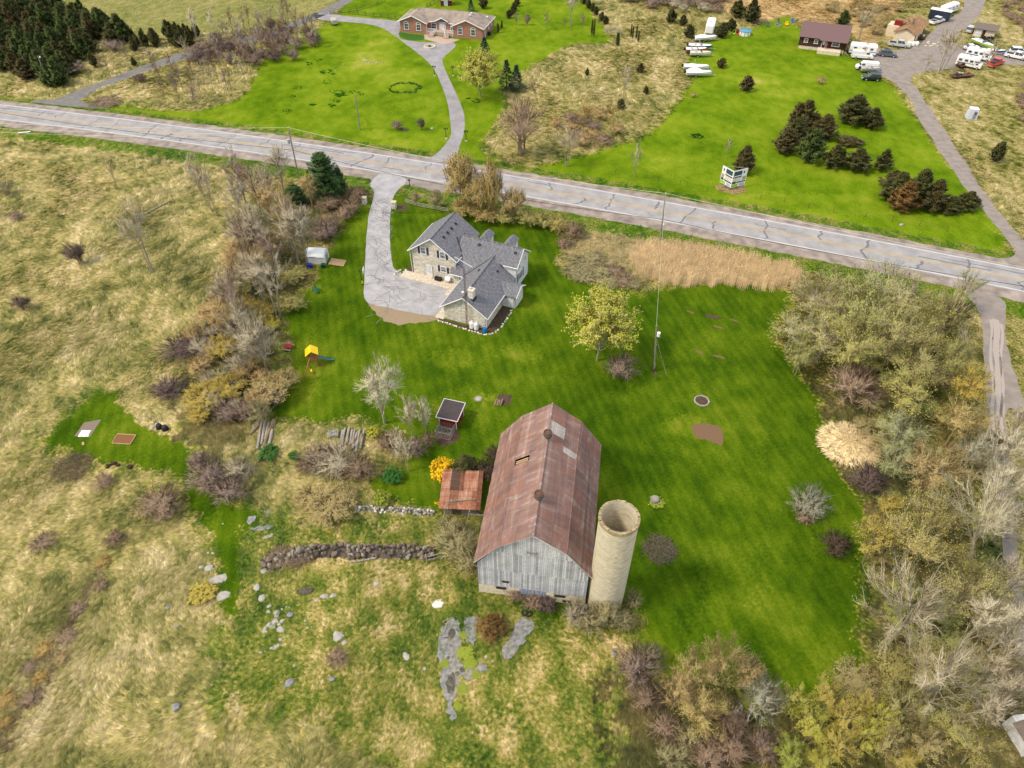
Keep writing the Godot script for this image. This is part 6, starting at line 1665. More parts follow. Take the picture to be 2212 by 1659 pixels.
func stone_wall(label: String,c: int,r: int,line: Array,thick: float,hgt: float,n: int,size: float,mts: Array,seed_: int) -> void:
	var o := thing("stone_wall",label,"stone wall")
	rng.seed = seed_
	var seg := []
	var total := 0.0
	for i in line.size() - 1:
		var a := w(c,r,line[i][0],line[i][1]); var b := w(c,r,line[i + 1][0],line[i + 1][1])
		seg.append([a,b,total]); total += a.distance_to(b)
	for k in n:
		var at := R(0,total)
		var p := Vector3.ZERO; var side_v := Vector3.ZERO
		for s in seg:
			var l: float = (s[0] as Vector3).distance_to(s[1])
			if at <= s[2] + l:
				p = (s[0] as Vector3).lerp(s[1],(at - s[2]) / l)
				side_v = ((s[1] as Vector3) - s[0]).normalized().cross(Vector3.UP)
				break
		var f := R(-1,1)
		var top := maxf(0.0,(1.0 - f * f) * hgt) * R(0.35,1.0)
		var m := MB.new()
		var s := size * R(0.55,1.5)
		m.col = Color.WHITE * R(0.72,1.15)
		m.rock(Vector3.ZERO,Vector3(s * R(0.9,1.5),s * R(0.6,0.9),s),rng.randi_range(0,99999))
		var q := part(o,"stone",m,M[mts[rng.randi_range(0,mts.size() - 1)]])
		q.position = p + side_v * f * thick / 2 + Vector3(0,top - 0.08,0)
		q.rotation.y = R(0,TAU)
	var bed := MB.new()
	for s in seg:
		var sv: Vector3 = ((s[1] as Vector3) - s[0]).normalized().cross(Vector3.UP) * thick * 0.42
		bed.quad(s[0] - sv + Vector3.UP * 0.03,s[1] - sv + Vector3.UP * 0.03,s[1] + Vector3.UP * hgt * 0.6,s[0] + Vector3.UP * hgt * 0.6)
		bed.quad(s[0] + Vector3.UP * hgt * 0.6,s[1] + Vector3.UP * hgt * 0.6,s[1] + sv + Vector3.UP * 0.03,s[0] + sv + Vector3.UP * 0.03)
	part(o,"rubble_core",bed,M.stone_dark)

func brush_pile(label: String,at: Vector3,r: float,hgt: float,n: int,bark: String,wide := 0.018) -> void:
	var o := thing("brush_pile",label,"brush pile",at)
	var m := MB.new()
	for k in n:
		var a := R(0,TAU); var q := sqrt(R(0,1)) * r
		var p := Vector3(cos(a) * q,R(0.0,1.0) * hgt * (1.0 - pow(q / r,2.0) * 0.8),sin(a) * q)
		var d := Vector3(R(-1,1),R(-0.15,0.35),R(-1,1)).normalized() * R(0.4,1.0) * minf(1.2,r)
		var e := p + d
		e.y = maxf(e.y,0.02)
		m.col = Color.WHITE * R(0.7,1.25)
		m.tube([p,(p + e) / 2 + Vector3(R(-0.1,0.1),R(-0.06,0.1),R(-0.1,0.1)),e],[wide * R(0.6,1.6),wide,0.006],4)
	var s := part(o,"branches",m,M["bark_" + bark])
	s.set_meta("kind","stuff")

func make_farm_things() -> void:
	rng.seed = 400
	# white metal shed
	var p0 := nat(1153,990); var p1 := nat(1221,993)
	var l := p0.distance_to(p1)
	var o := thing("garden_shed","small white metal shed with rounded roof under bare trees","shed",p0,yaw_of(p0,p1))
	var m := MB.new()
	var dp := 2.6
	m.box(Vector3(l / 2,0.8,-dp / 2),Vector3(l,1.6,dp))
	part(o,"wall",m,M.white_siding)
	var roof := MB.new()
	var prof := [Vector2(0.12,1.55),Vector2(-0.1,1.8),Vector2(-0.6,2.2),Vector2(-1.3,2.42),Vector2(-2.0,2.2),Vector2(-2.5,1.8),Vector2(-2.72,1.55)]
	for i in prof.size() - 1: roof.quad(Vector3(-0.08,prof[i].y,prof[i].x),Vector3(l + 0.08,prof[i].y,prof[i].x),Vector3(l + 0.08,prof[i + 1].y,prof[i + 1].x),Vector3(-0.08,prof[i + 1].y,prof[i + 1].x))
	part(o,"roof",roof,M.tank_white)
	var gb := MB.new()
	var gp := PackedVector2Array()
	for q in prof: gp.append(q)
	gb.side(gp,0.0,0.06); gb.side(gp,l - 0.06,l)
	part(o,"gable",gb,M.white_siding)
	bx(o,"rusty_edge",M.rusty_iron,Vector3(l * 0.3,1.58,0.14),Vector3(l * 0.5,0.06,0.05))
	bx(o,"door",M.steel,Vector3(l + 0.02,0.8,-1.3),Vector3(0.05,1.5,1.2))
	o = thing("shed_ramp","pale new plank ramp beside the white shed","ramp",nat(1232,996),yaw_of(nat(1232,996),nat(1284,1000)))
	l = nat(1232,996).distance_to(nat(1288,1000))
	for k in 12:
		bx(o,"plank",M.wood_new,Vector3((k + 0.5) * l / 12,0.32 - k * 0.022,-0.95),Vector3(l / 12 - 0.02,0.04,1.9))
	for z in [-0.05,-1.85]: tb(o,"bearer",M.wood_new,[Vector3(0,0.2,z),Vector3(l,0.05,z)],[0.06,0.06],4)
	for q in [[1163,1003,"blue","blue plastic bin against the white shed",c8(20,40,170)],[1214,1003,"green","dark green bin at the corner of the white shed",c8(16,60,48)]]:
		o = thing("storage_bin",q[3],"bin",nat(q[0],q[1]),8)
		m = MB.new()
		m.hexa(Vector3(0,0.32,0),Vector3(0.62,0.64,0.5),Vector3(0.78,0.64,0.62))
		part(o,"bin",m,mat("bin_" + q[2],q[4],0.4))
		m = MB.new()
		m.bev(Vector3(0,0.68,0),Vector3(0.82,0.1,0.66),0.03)
		part(o,"lid",m,M["bin_" + q[2]])
	# green swing bench
	mat("green_paint",c8(30,104,78),0.6)
	o = thing("swing_bench","green wooden swing seat frame on the lawn's left side","bench",nat(1186,1094),-50)
	for s in [-1.0,1.0]:
		tb(o,"leg",M.green_paint,[Vector3(s * 0.75,0,0.35),Vector3(s * 0.75,0.85,0.05)],[0.05,0.05],4)
		tb(o,"leg",M.green_paint,[Vector3(s * 0.75,0,-0.35),Vector3(s * 0.75,0.95,-0.1)],[0.05,0.05],4)
	for k in 4: bx(o,"seat_slat",M.green_paint,Vector3(0,0.42,0.3 - k * 0.13),Vector3(1.5,0.04,0.1))
	for k in 3: bx(o,"back_slat",M.green_paint,Vector3(0,0.58 + k * 0.14,-0.2 - k * 0.03),Vector3(1.5,0.1,0.04))
	# picnic table
	mat("picnic_red",c8(158,36,62),0.7)
	o = thing("picnic_table","child size red topped picnic table on the lawn","table",nat(1084,1308),-12)
	for k in 4: bx(o,"top_plank",M.picnic_red,Vector3(0,0.62,-0.33 + k * 0.22),Vector3(1.2,0.05,0.2))
	for s in [-1.0,1.0]:
		bx(o,"seat",M.wood_new,Vector3(0,0.36,s * 0.66),Vector3(1.2,0.05,0.24))
		for e in [-1.0,1.0]: tb(o,"leg",M.wood_new,[Vector3(s * 0.42,0.6,e * 0.14),Vector3(s * 0.42,0,e * 0.55)],[0.05,0.05],4)
	# play tower
	mat("play_yellow",c8(250,206,8),0.5)
	mat("slide_teal",c8(60,116,118),0.4)
	o = thing("play_tower","wooden play tower with yellow canopy, swing beam and teal slide","play tower",nat(1180,1366),14)
	for s in [-1.0,1.0]:
		for e in [-1.0,1.0]: tb(o,"post",M.wood_brown,[Vector3(s * 0.62,0,e * 0.62),Vector3(s * 0.62,2.5,e * 0.62)],[0.055,0.055],4)
		tb(o,"canopy_rail",M.wood_brown,[Vector3(s * 0.62,2.5,-0.7),Vector3(s * 0.62,2.5,0.7)],[0.05,0.05],4)
		slab(o,"canopy",M.play_yellow,[Vector3(s * 0.95,2.45,0.85),Vector3(s * 0.95,2.45,-0.85),Vector3(0,3.2,-0.85),Vector3(0,3.2,0.85)] if s > 0 else [Vector3(-0.95,2.45,-0.85),Vector3(-0.95,2.45,0.85),Vector3(0,3.2,0.85),Vector3(0,3.2,-0.85)],0.03)
	for k in 7: bx(o,"floor_plank",M.wood_brown,Vector3(-0.54 + k * 0.18,1.3,0),Vector3(0.16,0.04,1.3))
	for k in 8: bx(o,"wall_slat",M.wood_brown,Vector3(-0.56 + k * 0.16,1.65,-0.64),Vector3(0.1,0.7,0.03))
	for k in 8: bx(o,"wall_slat",M.wood_brown,Vector3(-0.64,1.65,-0.56 + k * 0.16),Vector3(0.03,0.7,0.1))
	tb(o,"swing_beam",M.wood_brown,[Vector3(-0.3,2.15,0.6),Vector3(-0.85,2.15,3.1)],[0.08,0.08],4)
	for s in [-1.0,1.0]: tb(o,"frame_leg",M.wood_brown,[Vector3(-0.85,2.15,3.1),Vector3(-0.75 + s * 1.15,0,3.45)],[0.06,0.06],4)
	tb(o,"frame_brace",M.wood_brown,[Vector3(-1.45,0.9,3.3),Vector3(-0.15,0.9,3.3)],[0.05,0.05],4)
	for s in [-0.2,0.2]: tb(o,"swing_chain",M.dark_metal,[Vector3(-0.6 + s * 0.1,2.1,1.9 + s),Vector3(-0.5 + s * 0.1,0.55,1.9 + s)],[0.012,0.012],4)
	bx(o,"swing_seat",M.play_yellow,Vector3(-0.5,0.52,1.9),Vector3(0.24,0.06,0.6))
	var sl := MB.new()
	var path := [Vector3(0.6,1.32,0),Vector3(1.2,1.05,-0.05),Vector3(1.9,0.55,-0.1),Vector3(2.5,0.28,-0.14),Vector3(2.9,0.25,-0.17)]
	for i in 4:
		for e in [[-0.26,0.12,-0.22,0.0],[-0.22,0.0,0.22,0.0],[0.22,0.0,0.26,0.12]]:
			sl.quad(path[i] + Vector3(0,e[1],-e[0]),path[i + 1] + Vector3(0,e[1],-e[0]),path[i + 1] + Vector3(0,e[3],-e[2]),path[i] + Vector3(0,e[3],-e[2]))
	part(o,"slide",sl,M.slide_teal)
	tb(o,"slide_leg",M.wood_brown,[Vector3(2.5,0,-0.14),Vector3(2.5,0.28,-0.14)],[0.05,0.05],4)
	for s in [-1.0,1.0]: tb(o,"ladder_side",M.wood_brown,[Vector3(0.62 + 0.9,0,0.3 * s + 0.75),Vector3(0.62,1.3,0.3 * s + 0.4)],[0.04,0.04],4)
	for k in 5: tb(o,"rung",M.wood_brown,[Vector3(1.4 - k * 0.17,0.2 + k * 0.24,0.42 - k * 0.06),Vector3(1.4 - k * 0.17,0.2 + k * 0.24,1.04 - k * 0.06)],[0.025,0.025],4)
	# basketball hoop
	o = thing("basketball_hoop","black basketball post with yellow foot beside the drive","basketball hoop",nat(1360,1068),0)
	tb(o,"post",M.black,[Vector3(0,0.8,0),Vector3(-0.12,3.0,0)],[0.06,0.06],6)
	tb(o,"padding",M.play_yellow,[Vector3(0,0.3,0),Vector3(0,0.85,0)],[0.1,0.1],6)
	tb(o,"foot",M.black,[Vector3(0,0,0),Vector3(0,0.32,0)],[0.09,0.08],6)
	tb(o,"arm",M.black,[Vector3(-0.1,2.75,0),Vector3(0.5,2.95,0.05)],[0.035,0.035],5)
	bx(o,"backboard",M.tank_white,Vector3(0.55,3.05,0.05),Vector3(0.06,0.75,1.1))
	var ring := MB.new()
	for k in 12: ring.tube([Vector3(0.85 + cos(TAU * k / 12) * 0.23,2.8,0.05 + sin(TAU * k / 12) * 0.23),Vector3(0.85 + cos(TAU * (k + 1) / 12) * 0.23,2.8,0.05 + sin(TAU * (k + 1) / 12) * 0.23)],[0.015,0.015],4)
	part(o,"rim",ring,M.rusty_iron)
	# gate pillars and rail fence
	for q in [[1170,178,"square stone gate pillar beside the drive and rail fence"],[925,140,"square stone gate pillar in front of the brown hedge"]]:
		o = thing("gate_pillar",q[2],"pillar",w(1,1,q[0],q[1]),-10)
		m = MB.new()
		m.box(Vector3(0,0.65,0),Vector3(0.72,1.3,0.72))
		part(o,"core",m,M.mortar)
		for k in 4:
			for j in 5:
				for i in 2:
					var mb := MB.new()
					mb.col = Color.WHITE * R(0.7,1.05)
					mb.bev(Vector3((i - 0.5) * 0.4 + R(-0.02,0.02),0.13 + j * 0.26,0.36),Vector3(0.36,0.23,0.1),0.02)
					part(o,"stone",mb,M.stone).rotation.y = k * PI / 2
		bx(o,"cap",M.concrete,Vector3(0,1.36,0),Vector3(0.95,0.12,0.95))
	rail_fence("weathered split rail fence between gate pillar and hedge",[w(1,1,1262,135),w(1,1,1340,158),w(1,1,1420,178),w(1,1,1510,192),w(1,1,1620,214)],1.1,3)
	var sb := MB.new()
	sb.cap(PackedVector2Array(disc(w(1,1,1235,175),1.3,14,0.2)),0.02)
	structure("soil_patch",sb,M.soil,"dark soil under the shrub by the gate pillar")
	# red coop with wire run
	p0 = nat(1650,1598); p1 = nat(1713,1612)
	l = p0.distance_to(p1)
	o = thing("chicken_coop","red wooden chicken coop with flat dark roof and wire run","coop",p0,yaw_of(p0,p1))
	dp = 2.7
	for k in int(l / 0.16):
		bx(o,"board",M.red_paint,Vector3((k + 0.5) * 0.16,1.15,0),Vector3(0.15,1.9,0.05 + (k % 2) * 0.015))
	for k in int(dp / 0.16):
		bx(o,"board",M.red_paint,Vector3(l,1.2,-(k + 0.5) * 0.16),Vector3(0.05 + (k % 2) * 0.015,2.0,0.15))
	m = MB.new()
	m.box(Vector3(l / 2,1.2,-dp + 0.03),Vector3(l,2.1,0.06)); m.box(Vector3(0.03,1.2,-dp / 2),Vector3(0.06,2.0,dp - 0.2))
	part(o,"rear_wall",m,M.red_paint)
	for q in [[0.1,-0.1],[l - 0.1,-0.1],[0.1,-dp + 0.1],[l - 0.1,-dp + 0.1]]: bx(o,"foot_block",M.stone_grey,Vector3(q[0],0.12,q[1]),Vector3(0.3,0.24,0.3))
	slab(o,"roof",M.felt,[Vector3(-0.3,2.12,0.35),Vector3(l + 0.3,2.12,0.35),Vector3(l + 0.3,2.4,-dp - 0.3),Vector3(-0.3,2.4,-dp - 0.3)],0.1)
	for q in [[Vector3(-0.32,2.1,0.37),Vector3(l + 0.32,2.1,0.37)],[Vector3(l + 0.32,2.1,0.37),Vector3(l + 0.32,2.38,-dp - 0.32)],[Vector3(l + 0.32,2.38,-dp - 0.32),Vector3(-0.32,2.38,-dp - 0.32)],[Vector3(-0.32,2.38,-dp - 0.32),Vector3(-0.32,2.1,0.37)]]:
		tb(o,"roof_trim",M.white_trim,q,[0.07,0.07],4)
	for q in [[l - 0.02,0.03],[0.02,0.03],[l + 0.03,-dp]]: bx(o,"corner_trim",M.white_trim,Vector3(q[0],1.15,q[1]),Vector3(0.1,1.9,0.1))
	window(o,Vector3(l + 0.04,1.7,-1.6),90,0.6,0.4,1,0)
	var run := frame_of(o,"wire_run",Vector3.ZERO,0)
	var rd := 2.1
	for q in [[0.1,0.15],[l - 0.2,0.15],[0.1,rd],[l - 0.2,rd],[l * 0.5,rd]]: tb(run,"run_post",M.grey_wood,[Vector3(q[0],0,q[1]),Vector3(q[0],1.2,q[1])],[0.05,0.05],4)
	for q in [[Vector3(0.1,1.2,0.15),Vector3(0.1,1.2,rd)],[Vector3(l - 0.2,1.2,0.15),Vector3(l - 0.2,1.2,rd)],[Vector3(0.1,1.2,rd),Vector3(l - 0.2,1.2,rd)],[Vector3(0.1,1.2,1.1),Vector3(l - 0.2,1.2,1.1)],[Vector3(0.1,0.1,rd),Vector3(l - 0.2,0.1,rd)],[Vector3(l - 0.2,0.1,0.15),Vector3(l - 0.2,0.1,rd)]]:
		tb(run,"run_rail",M.grey_wood,q,[0.045,0.045],4)
	var wire := MB.new()
	for k in 14:
		var f := k / 13.0
		wire.tube([Vector3(lerpf(0.1,l - 0.2,f),1.21,0.15),Vector3(lerpf(0.1,l - 0.2,f),1.21,rd),Vector3(lerpf(0.1,l - 0.2,f),0.05,rd)],[0.005,0.005,0.005],3)
		wire.tube([Vector3(l - 0.2,0.05,lerpf(0.15,rd,f)),Vector3(l - 0.2,1.21,lerpf(0.15,rd,f)),Vector3(0.1,1.21,lerpf(0.15,rd,f)),Vector3(0.1,0.05,lerpf(0.15,rd,f))],[0.005,0.005,0.005,0.005],3)
	for k in 8:
		var y := 0.1 + k * 0.14
		wire.tube([Vector3(0.1,y,0.15),Vector3(0.1,y,rd),Vector3(l - 0.2,y,rd),Vector3(l - 0.2,y,0.15)],[0.005,0.005,0.005,0.005],3)
	part(run,"wire_mesh",wire,M.steel).set_meta("kind","stuff")
	sb = MB.new()
	sb.cap(PackedVector2Array(disc(w(1,2,1600,530),1.6,16,0.3)),0.015)
	structure("bare_soil",sb,M.soil,"scratched bare soil under the coop's wire run")
	# fire pit,firewood,soil
	o = thing("fire_pit","small ring of white stones filled with pale ash","fire pit",w(1,2,1865,212))
	stone_ring(o,0.5,14,0.2,"stone_white")
	lt(o,"ash",M.stone_white,[Vector2(0.44,0.0),Vector2(0.4,0.09),Vector2(0.0,0.1)],14)
	sb = MB.new()
	sb.cap(PackedVector2Array(disc(w(1,2,2085,212),1.15,16,0.35)),0.014)
	structure("bare_soil",sb,M.soil,"dark bare soil beside the firewood logs")
	for k in 8:
		var a := w(1,2,1998 + k * 8.0,268)
		var y := 0.11 + (0.18 if k % 2 else 0.0)
		log_between(a + Vector3(0,y,0),a + Vector3(0.16 + R(0,0.1),y,-0.75 - R(0,0.3)),R(0.08,0.12),M.log_wood,"short firewood log piled beside bare soil on the lawn","firewood logs on the lawn")
	# stacks of old timbers
	for q in [[75,400,38,640],[100,392,70,600],[130,420,100,560],[180,402,110,560],[172,400,60,680],[108,600,40,745],[60,395,0,455],[65,400,-10,480],[50,440,-30,515],[160,480,130,620]]:
		var h0 := R(0.1,0.5)
		log_between(w(1,2,q[0],q[1]) + Vector3.UP * h0,w(1,2,q[2],q[3]) + Vector3.UP * R(0.1,0.3),R(0.17,0.24),M.log_grey if R(0,1) > 0.4 else M.log_wood,"long weathered timber leaning in the left hand stack","timbers in the left hand stack",true)
	for q in [[765,468,735,610],[745,480,722,600],[800,465,775,590],[825,485,800,600],[845,480,820,600],[862,500,825,640],[885,480,850,660],[925,475,890,640],[725,600,705,705],[790,560,765,600],[840,560,815,645],[870,560,845,620],[905,520,885,600]]:
		log_between(w(1,2,q[0],q[1]) + Vector3.UP * R(0.14,0.5),w(1,2,q[2],q[3]) + Vector3.UP * R(0.12,0.4),R(0.15,0.21),M.log_grey if R(0,1) > 0.3 else M.log_wood,"split weathered rail lying in the stack behind the grey bush","rails in the stack behind the grey bush",true)
	o = thing("stone_stack","square stack of white building stones beside the rails","stone stack",w(1,2,668,520),6)
	for j in 3:
		for k in 24:
			var mb := MB.new()
			mb.rock(Vector3.ZERO,Vector3(R(0.22,0.4),R(0.2,0.28),R(0.2,0.34)),k * 7 + j)
			part(o,"stone",mb,M.stone_white).position = Vector3(-0.6 + (k % 6) * 0.24 + R(-0.05,0.05),j * 0.22,-0.45 + int(k / 6) * 0.27 + R(-0.05,0.05))
	# stone ringed flower bed,soil patch,well cap
	o = thing("stone_circle_bed","round flower bed of dark soil ringed with white stones","flower bed",w(2,2,1618,230))
	stone_ring(o,58.0 * mpp(o.position),26,0.3,"stone_white")
	lt(o,"bed_soil",M.soil,[Vector2(54.0 * mpp(o.position),0.0),Vector2(50.0 * mpp(o.position),0.07),Vector2(0.0,0.1)],20)
	sheet("mulch_patch",[[1497,919],[1525,915],[1556,924],[1562,940],[1558,962],[1535,953],[1505,945],[1497,935]],0.012,mat("mulch",c8(138,108,80),1.0,"fine",0.8),"brown mulched patch in the lawn",0.1)
	for q in [[1640,1060,1790,1100,1],[1490,1032,1560,1048,0],[1850,1100,1920,1118,0],[1700,1150,1810,1180,0],[1560,1360,1640,1385,0],[1700,1395,1820,1425,0]]:
		var c := w(2,1,(q[0] + q[2]) / 2.0,(q[1] + q[3]) / 2.0)
		var mb := MB.new()
		var pts := PackedVector2Array()
		for k in 14: pts.append(Vector2(c.x + cos(TAU * k / 14) * (q[2] - q[0]) * 0.5 * mpp(c) * R(0.7,1.0),c.z + sin(TAU * k / 14) * (0.5 if q[4] else 0.3) * R(0.6,1.1) + cos(TAU * k / 14) * 0.35))
		mb.cap(pts,0.012)
		structure("worn_patch",mb,M.soil if q[4] else M.mulch,"worn brown patch of an old vegetable row")
	o = thing("well_cap","round concrete well cap standing in the lawn","well cap",w(2,2,1226,1062))
	lt(o,"casing",M.stone_grey,[Vector2(0.55,0.0),Vector2(0.55,0.55),Vector2(0.5,0.62),Vector2(0.0,0.64)],20)
	lt(o,"lid",M.stone_rough,[Vector2(0.42,0.63),Vector2(0.4,0.69),Vector2(0.0,0.7)],18)
	plant("ivy_ring","low green ivy growing round the well cap","ivy","leafy0",w(2,2,1245,1075),0.35,0.95,"olive","lime")
	brush_pile("heap of cut grey branches on the lawn right of the silo",w(2,2,1270,1470),1.9,0.9,500,"mauve",0.016)
	brush_pile("heap of dark brush beside the mown garden",w(0,2,600,790),2.4,0.8,600,"brown",0.018)
	brush_pile("small heap of pale sticks beside the cedar hedge",w(2,0,880,262),2.6,0.9,260,"pale",0.03)
	# garden plots
	sheet("garden_plot",[[161,942],[182,912],[220,906],[208,922],[193,945]],0.012,mat("slab_grey",c8(150,134,118),1.0,"fine",0.5),"square bare grey garden plot",0.05,1)
	o = thing("tarpaulin","crumpled white plastic sheet lying on the grey plot","tarpaulin",w(0,2,705,500))
	m = MB.new()
	var gr := []
	for j in 7:
		var row := []
		for i in 9: row.append(Vector3((i - 4) * 0.17 + R(-0.05,0.05),0.04 + R(0,0.16) * (1.0 if i % 8 and j % 6 else 0.1),(j - 3) * 0.2 + R(-0.05,0.05)))
		gr.append(row)
	for j in 6:
		for i in 8: m.quad(gr[j + 1][i],gr[j + 1][i + 1],gr[j][i + 1],gr[j][i])
	part(o,"sheet",m,M.tank_white)
	p0 = w(0,2,930,582); p1 = w(0,2,1082,592)
	l = p0.distance_to(p1)
	o = thing("raised_bed","timber edged square bed of brown soil in the mown garden","raised bed",p0,yaw_of(p0,p1))
	var sk := w(0,2,975,505) - p0
	var d2 := sk.length()
	for q in [[Vector3(0,0.09,0),Vector3(l,0.09,0)],[Vector3(l,0.09,0),Vector3(l,0.09,-d2)],[Vector3(l,0.09,-d2),Vector3(0,0.09,-d2)],[Vector3(0,0.09,-d2),Vector3(0,0.09,0)]]: tb(o,"edging_board",M.wood_new,q,[0.09,0.09],4)
	bx(o,"bed_soil",mat("brown_soil",c8(150,104,62),1.0,"fine",0.8),Vector3(l / 2,0.04,-d2 / 2),Vector3(l - 0.1,0.08,d2 - 0.1))
	for q in [[1325,455,"black compost bin standing beside its twin"],[1375,468,"low black compost bin right of its twin"]]:
		o = thing("compost_bin",q[2],"compost bin",w(0,2,q[0],q[1]))
		lt(o,"drum",M.black,[Vector2(0.42,0),Vector2(0.46,0.1),Vector2(0.38,0.62),Vector2(0.3,0.68)],16)
		lt(o,"lid",M.dark_metal,[Vector2(0.34,0.66),Vector2(0.32,0.74),Vector2(0.12,0.8),Vector2(0.0,0.8)],16)
	rocks([["rubble of pale stones beside the compost bins",0,2,1265,455,50,0.8,0.35,"stone_white"],["pale rubble stone behind the compost bins",0,2,1300,425,36,0.8,0.3,"stone"]],"rubble_stone","stone_white")
	for q in [[905,765,50],[945,750,56],[980,765,44],[895,785,36],[1080,778,62]]:
		var at := w(0,2,q[0],q[1])
		m = MB.new()
		m.rock(Vector3(0,-0.03,0),Vector3(q[2],0,q[2] * 0.8) * mpp(at) + Vector3(0,0.3,0),int(q[0]))
		solo("soil_clod","dark clod of turf dumped at the mown garden's edge","soil",m,mat("peat",c8(66,50,38),1.0,"fine",0.8),at,0,"dark clods of turf")
	bx(thing("scrap_board","short pale board lying in the mown garden","board",w(0,2,690,585),30),"board",M.wood_new,Vector3(0,0.05,0),Vector3(0.3,0.08,0.6))
	# rusty roofed shed
	p0 = nat(1664,1928); p1 = nat(1790,1934)
	l = p0.distance_to(p1)
	dp = 4.3
	o = thing("stone_shed","low stone shed under a patched rusty corrugated roof","shed",p0,yaw_of(p0,p1))
	m = MB.new()
	m.box(Vector3(l / 2,0.85,-0.25),Vector3(l,1.7,0.5)); m.box(Vector3(l / 2,1.1,-dp + 0.25),Vector3(l,2.2,0.5)); m.box(Vector3(0.25,0.9,-dp / 2),Vector3(0.5,1.8,dp - 1.0)); m.box(Vector3(l - 0.25,0.9,-dp / 2),Vector3(0.5,1.8,dp - 1.0))
	part(o,"wall",m,M.stone_dark)
	stonework(o,M.stone_rough,Transform3D(),PackedVector2Array([Vector2(0.02,0),Vector2(l - 0.02,0),Vector2(l - 0.02,1.62),Vector2(0.02,1.62)]),[Rect2(l * 0.3,0.0,0.8,1.2)],9,0.16,0.3)
	var n := 9
	var wide := (l + 0.9) / n
	for row in 2:
		for k in n:
			var mb := MB.new()
			var y0 := 1.75 if row == 0 else 2.28; var y1 := 2.3 if row == 0 else 2.82
			var z0 := 0.45 if row == 0 else -1.95; var z1 := -2.05 if row == 0 else -dp - 0.4
			var x0 := -0.45 + k * wide
			var lift := (0.03 if row else 0.0) + (k % 2) * 0.015
			for i in 5:
				var xa := x0 + i * wide / 5; var xm := xa + wide / 10; var xb := xa + wide / 5
				mb.quad(Vector3(xa,y0 + lift,z0),Vector3(xm,y0 + 0.04 + lift,z0),Vector3(xm,y1 + 0.04 + lift,z1),Vector3(xa,y1 + lift,z1))
				mb.quad(Vector3(xm,y0 + 0.04 + lift,z0),Vector3(xb,y0 + lift,z0),Vector3(xb,y1 + lift,z1),Vector3(xm,y1 + 0.04 + lift,z1))
			var mt: Material = M.sheet_orange
			mat("sheet_bleached",c8(214,204,192),0.8,"rust_orange",0.9); mat("sheet_brown",c8(190,176,168),0.8,"rust_orange",0.5)
			mt = [M.sheet_orange,M.sheet_brown,M.sheet_orange,M.sheet_orange,M.sheet_brown][(k * 3 + row * 2) % 5]
			if k in [2,3]: mt = M.sheet_grey if row else M.sheet_bleached
			if row == 0 and k == 7: mt = M.sheet_bleached
			part(o,"roof_sheet",mb,mt)
	for q in [[0.8,1.2,3.2],[0.4,0.9,2.6],[1.6,1.4,4.0]]: tb(o,"batten",M.log_grey,[Vector3(q[0],2.05 + q[1] * 0.1,-q[1] * 0.6 + 0.2),Vector3(q[2],2.1 + q[1] * 0.1,-q[1] * 0.6)],[0.05,0.04],4)
	for q in [[0.5,0.5,0.4],[3.4,0.3,1.0]]: tb(o,"leaning_pole",M.log_grey,[Vector3(q[0] - 0.5,0,q[2] + 1.0),Vector3(q[0],2.3,q[2] - 0.4)],[0.07,0.05],6)
	rail_fence("grey split rails sagging in front of the stone shed",[w(1,2,1690,1140),w(1,2,1780,1175),w(1,2,1860,1185),w(1,2,1925,1188)],0.6,2)
	rail_fence("grey rails and post at the end of the rubble wall",[w(1,2,1440,1570),w(1,2,1560,1540),w(1,2,1640,1530)],1.7,2)
	solo("forsythia_seedling","tiny yellow flowered seedling in the grass by the shed","plant",protos_leaf(),M.leaf_forsythia,w(1,2,1520,1090))
	# dry stone walls
	stone_wall("long collapsed dry stone wall of brown rubble below the green strip",1,2,[[330,1510],[480,1490],[640,1480],[800,1480],[1000,1490],[1150,1490],[1300,1480],[1500,1490]],2.0,0.95,210,0.42,["stone_brown","stone_brown","stone_rough","stone_dark"],71)
	stone_wall("low ruined stone bank matted with dead brambles",1,2,[[70,1600],[180,1560],[330,1520],[420,1530]],1.8,0.6,70,0.4,["stone_brown","stone_dark","stone_rough"],72)
	stone_wall("low tumbled wall of pale stones beside the lime shrub",1,2,[[850,1125],[960,1125],[1100,1135],[1250,1145],[1400,1155],[1500,1160]],0.9,0.42,230,0.26,["stone_rough","stone_white","stone","stone_rough"],73)
	rows([["dead bramble sprawling over the ruined stone bank","bush0",1,2,200,1530,150,0.7,"rust"],["second dead bramble on the ruined stone bank","bush1",1,2,390,1520,120,0.7,"brown"]],"bramble","shrub")
	rng.seed = 74
	log_between(w(1,2,800,1572) + Vector3.UP * 0.1,w(1,2,1022,1538) + Vector3.UP * 0.2,0.11,M.log_grey,"long weathered beam lying in front of the rubble wall","",true)
	log_between(w(0,1,1215,222) + Vector3.UP * 0.15,w(0,1,1420,126) + Vector3.UP * 0.3,0.14,M.log_grey,"fallen pale trunk lying in the rough meadow","")
	log_between(w(0,0,1940,1500) + Vector3.UP * 0.1,w(0,0,1978,1410) + Vector3.UP * 3.0,0.1,M.log_grey,"splintered pale stub leaning by the roadside tree","")
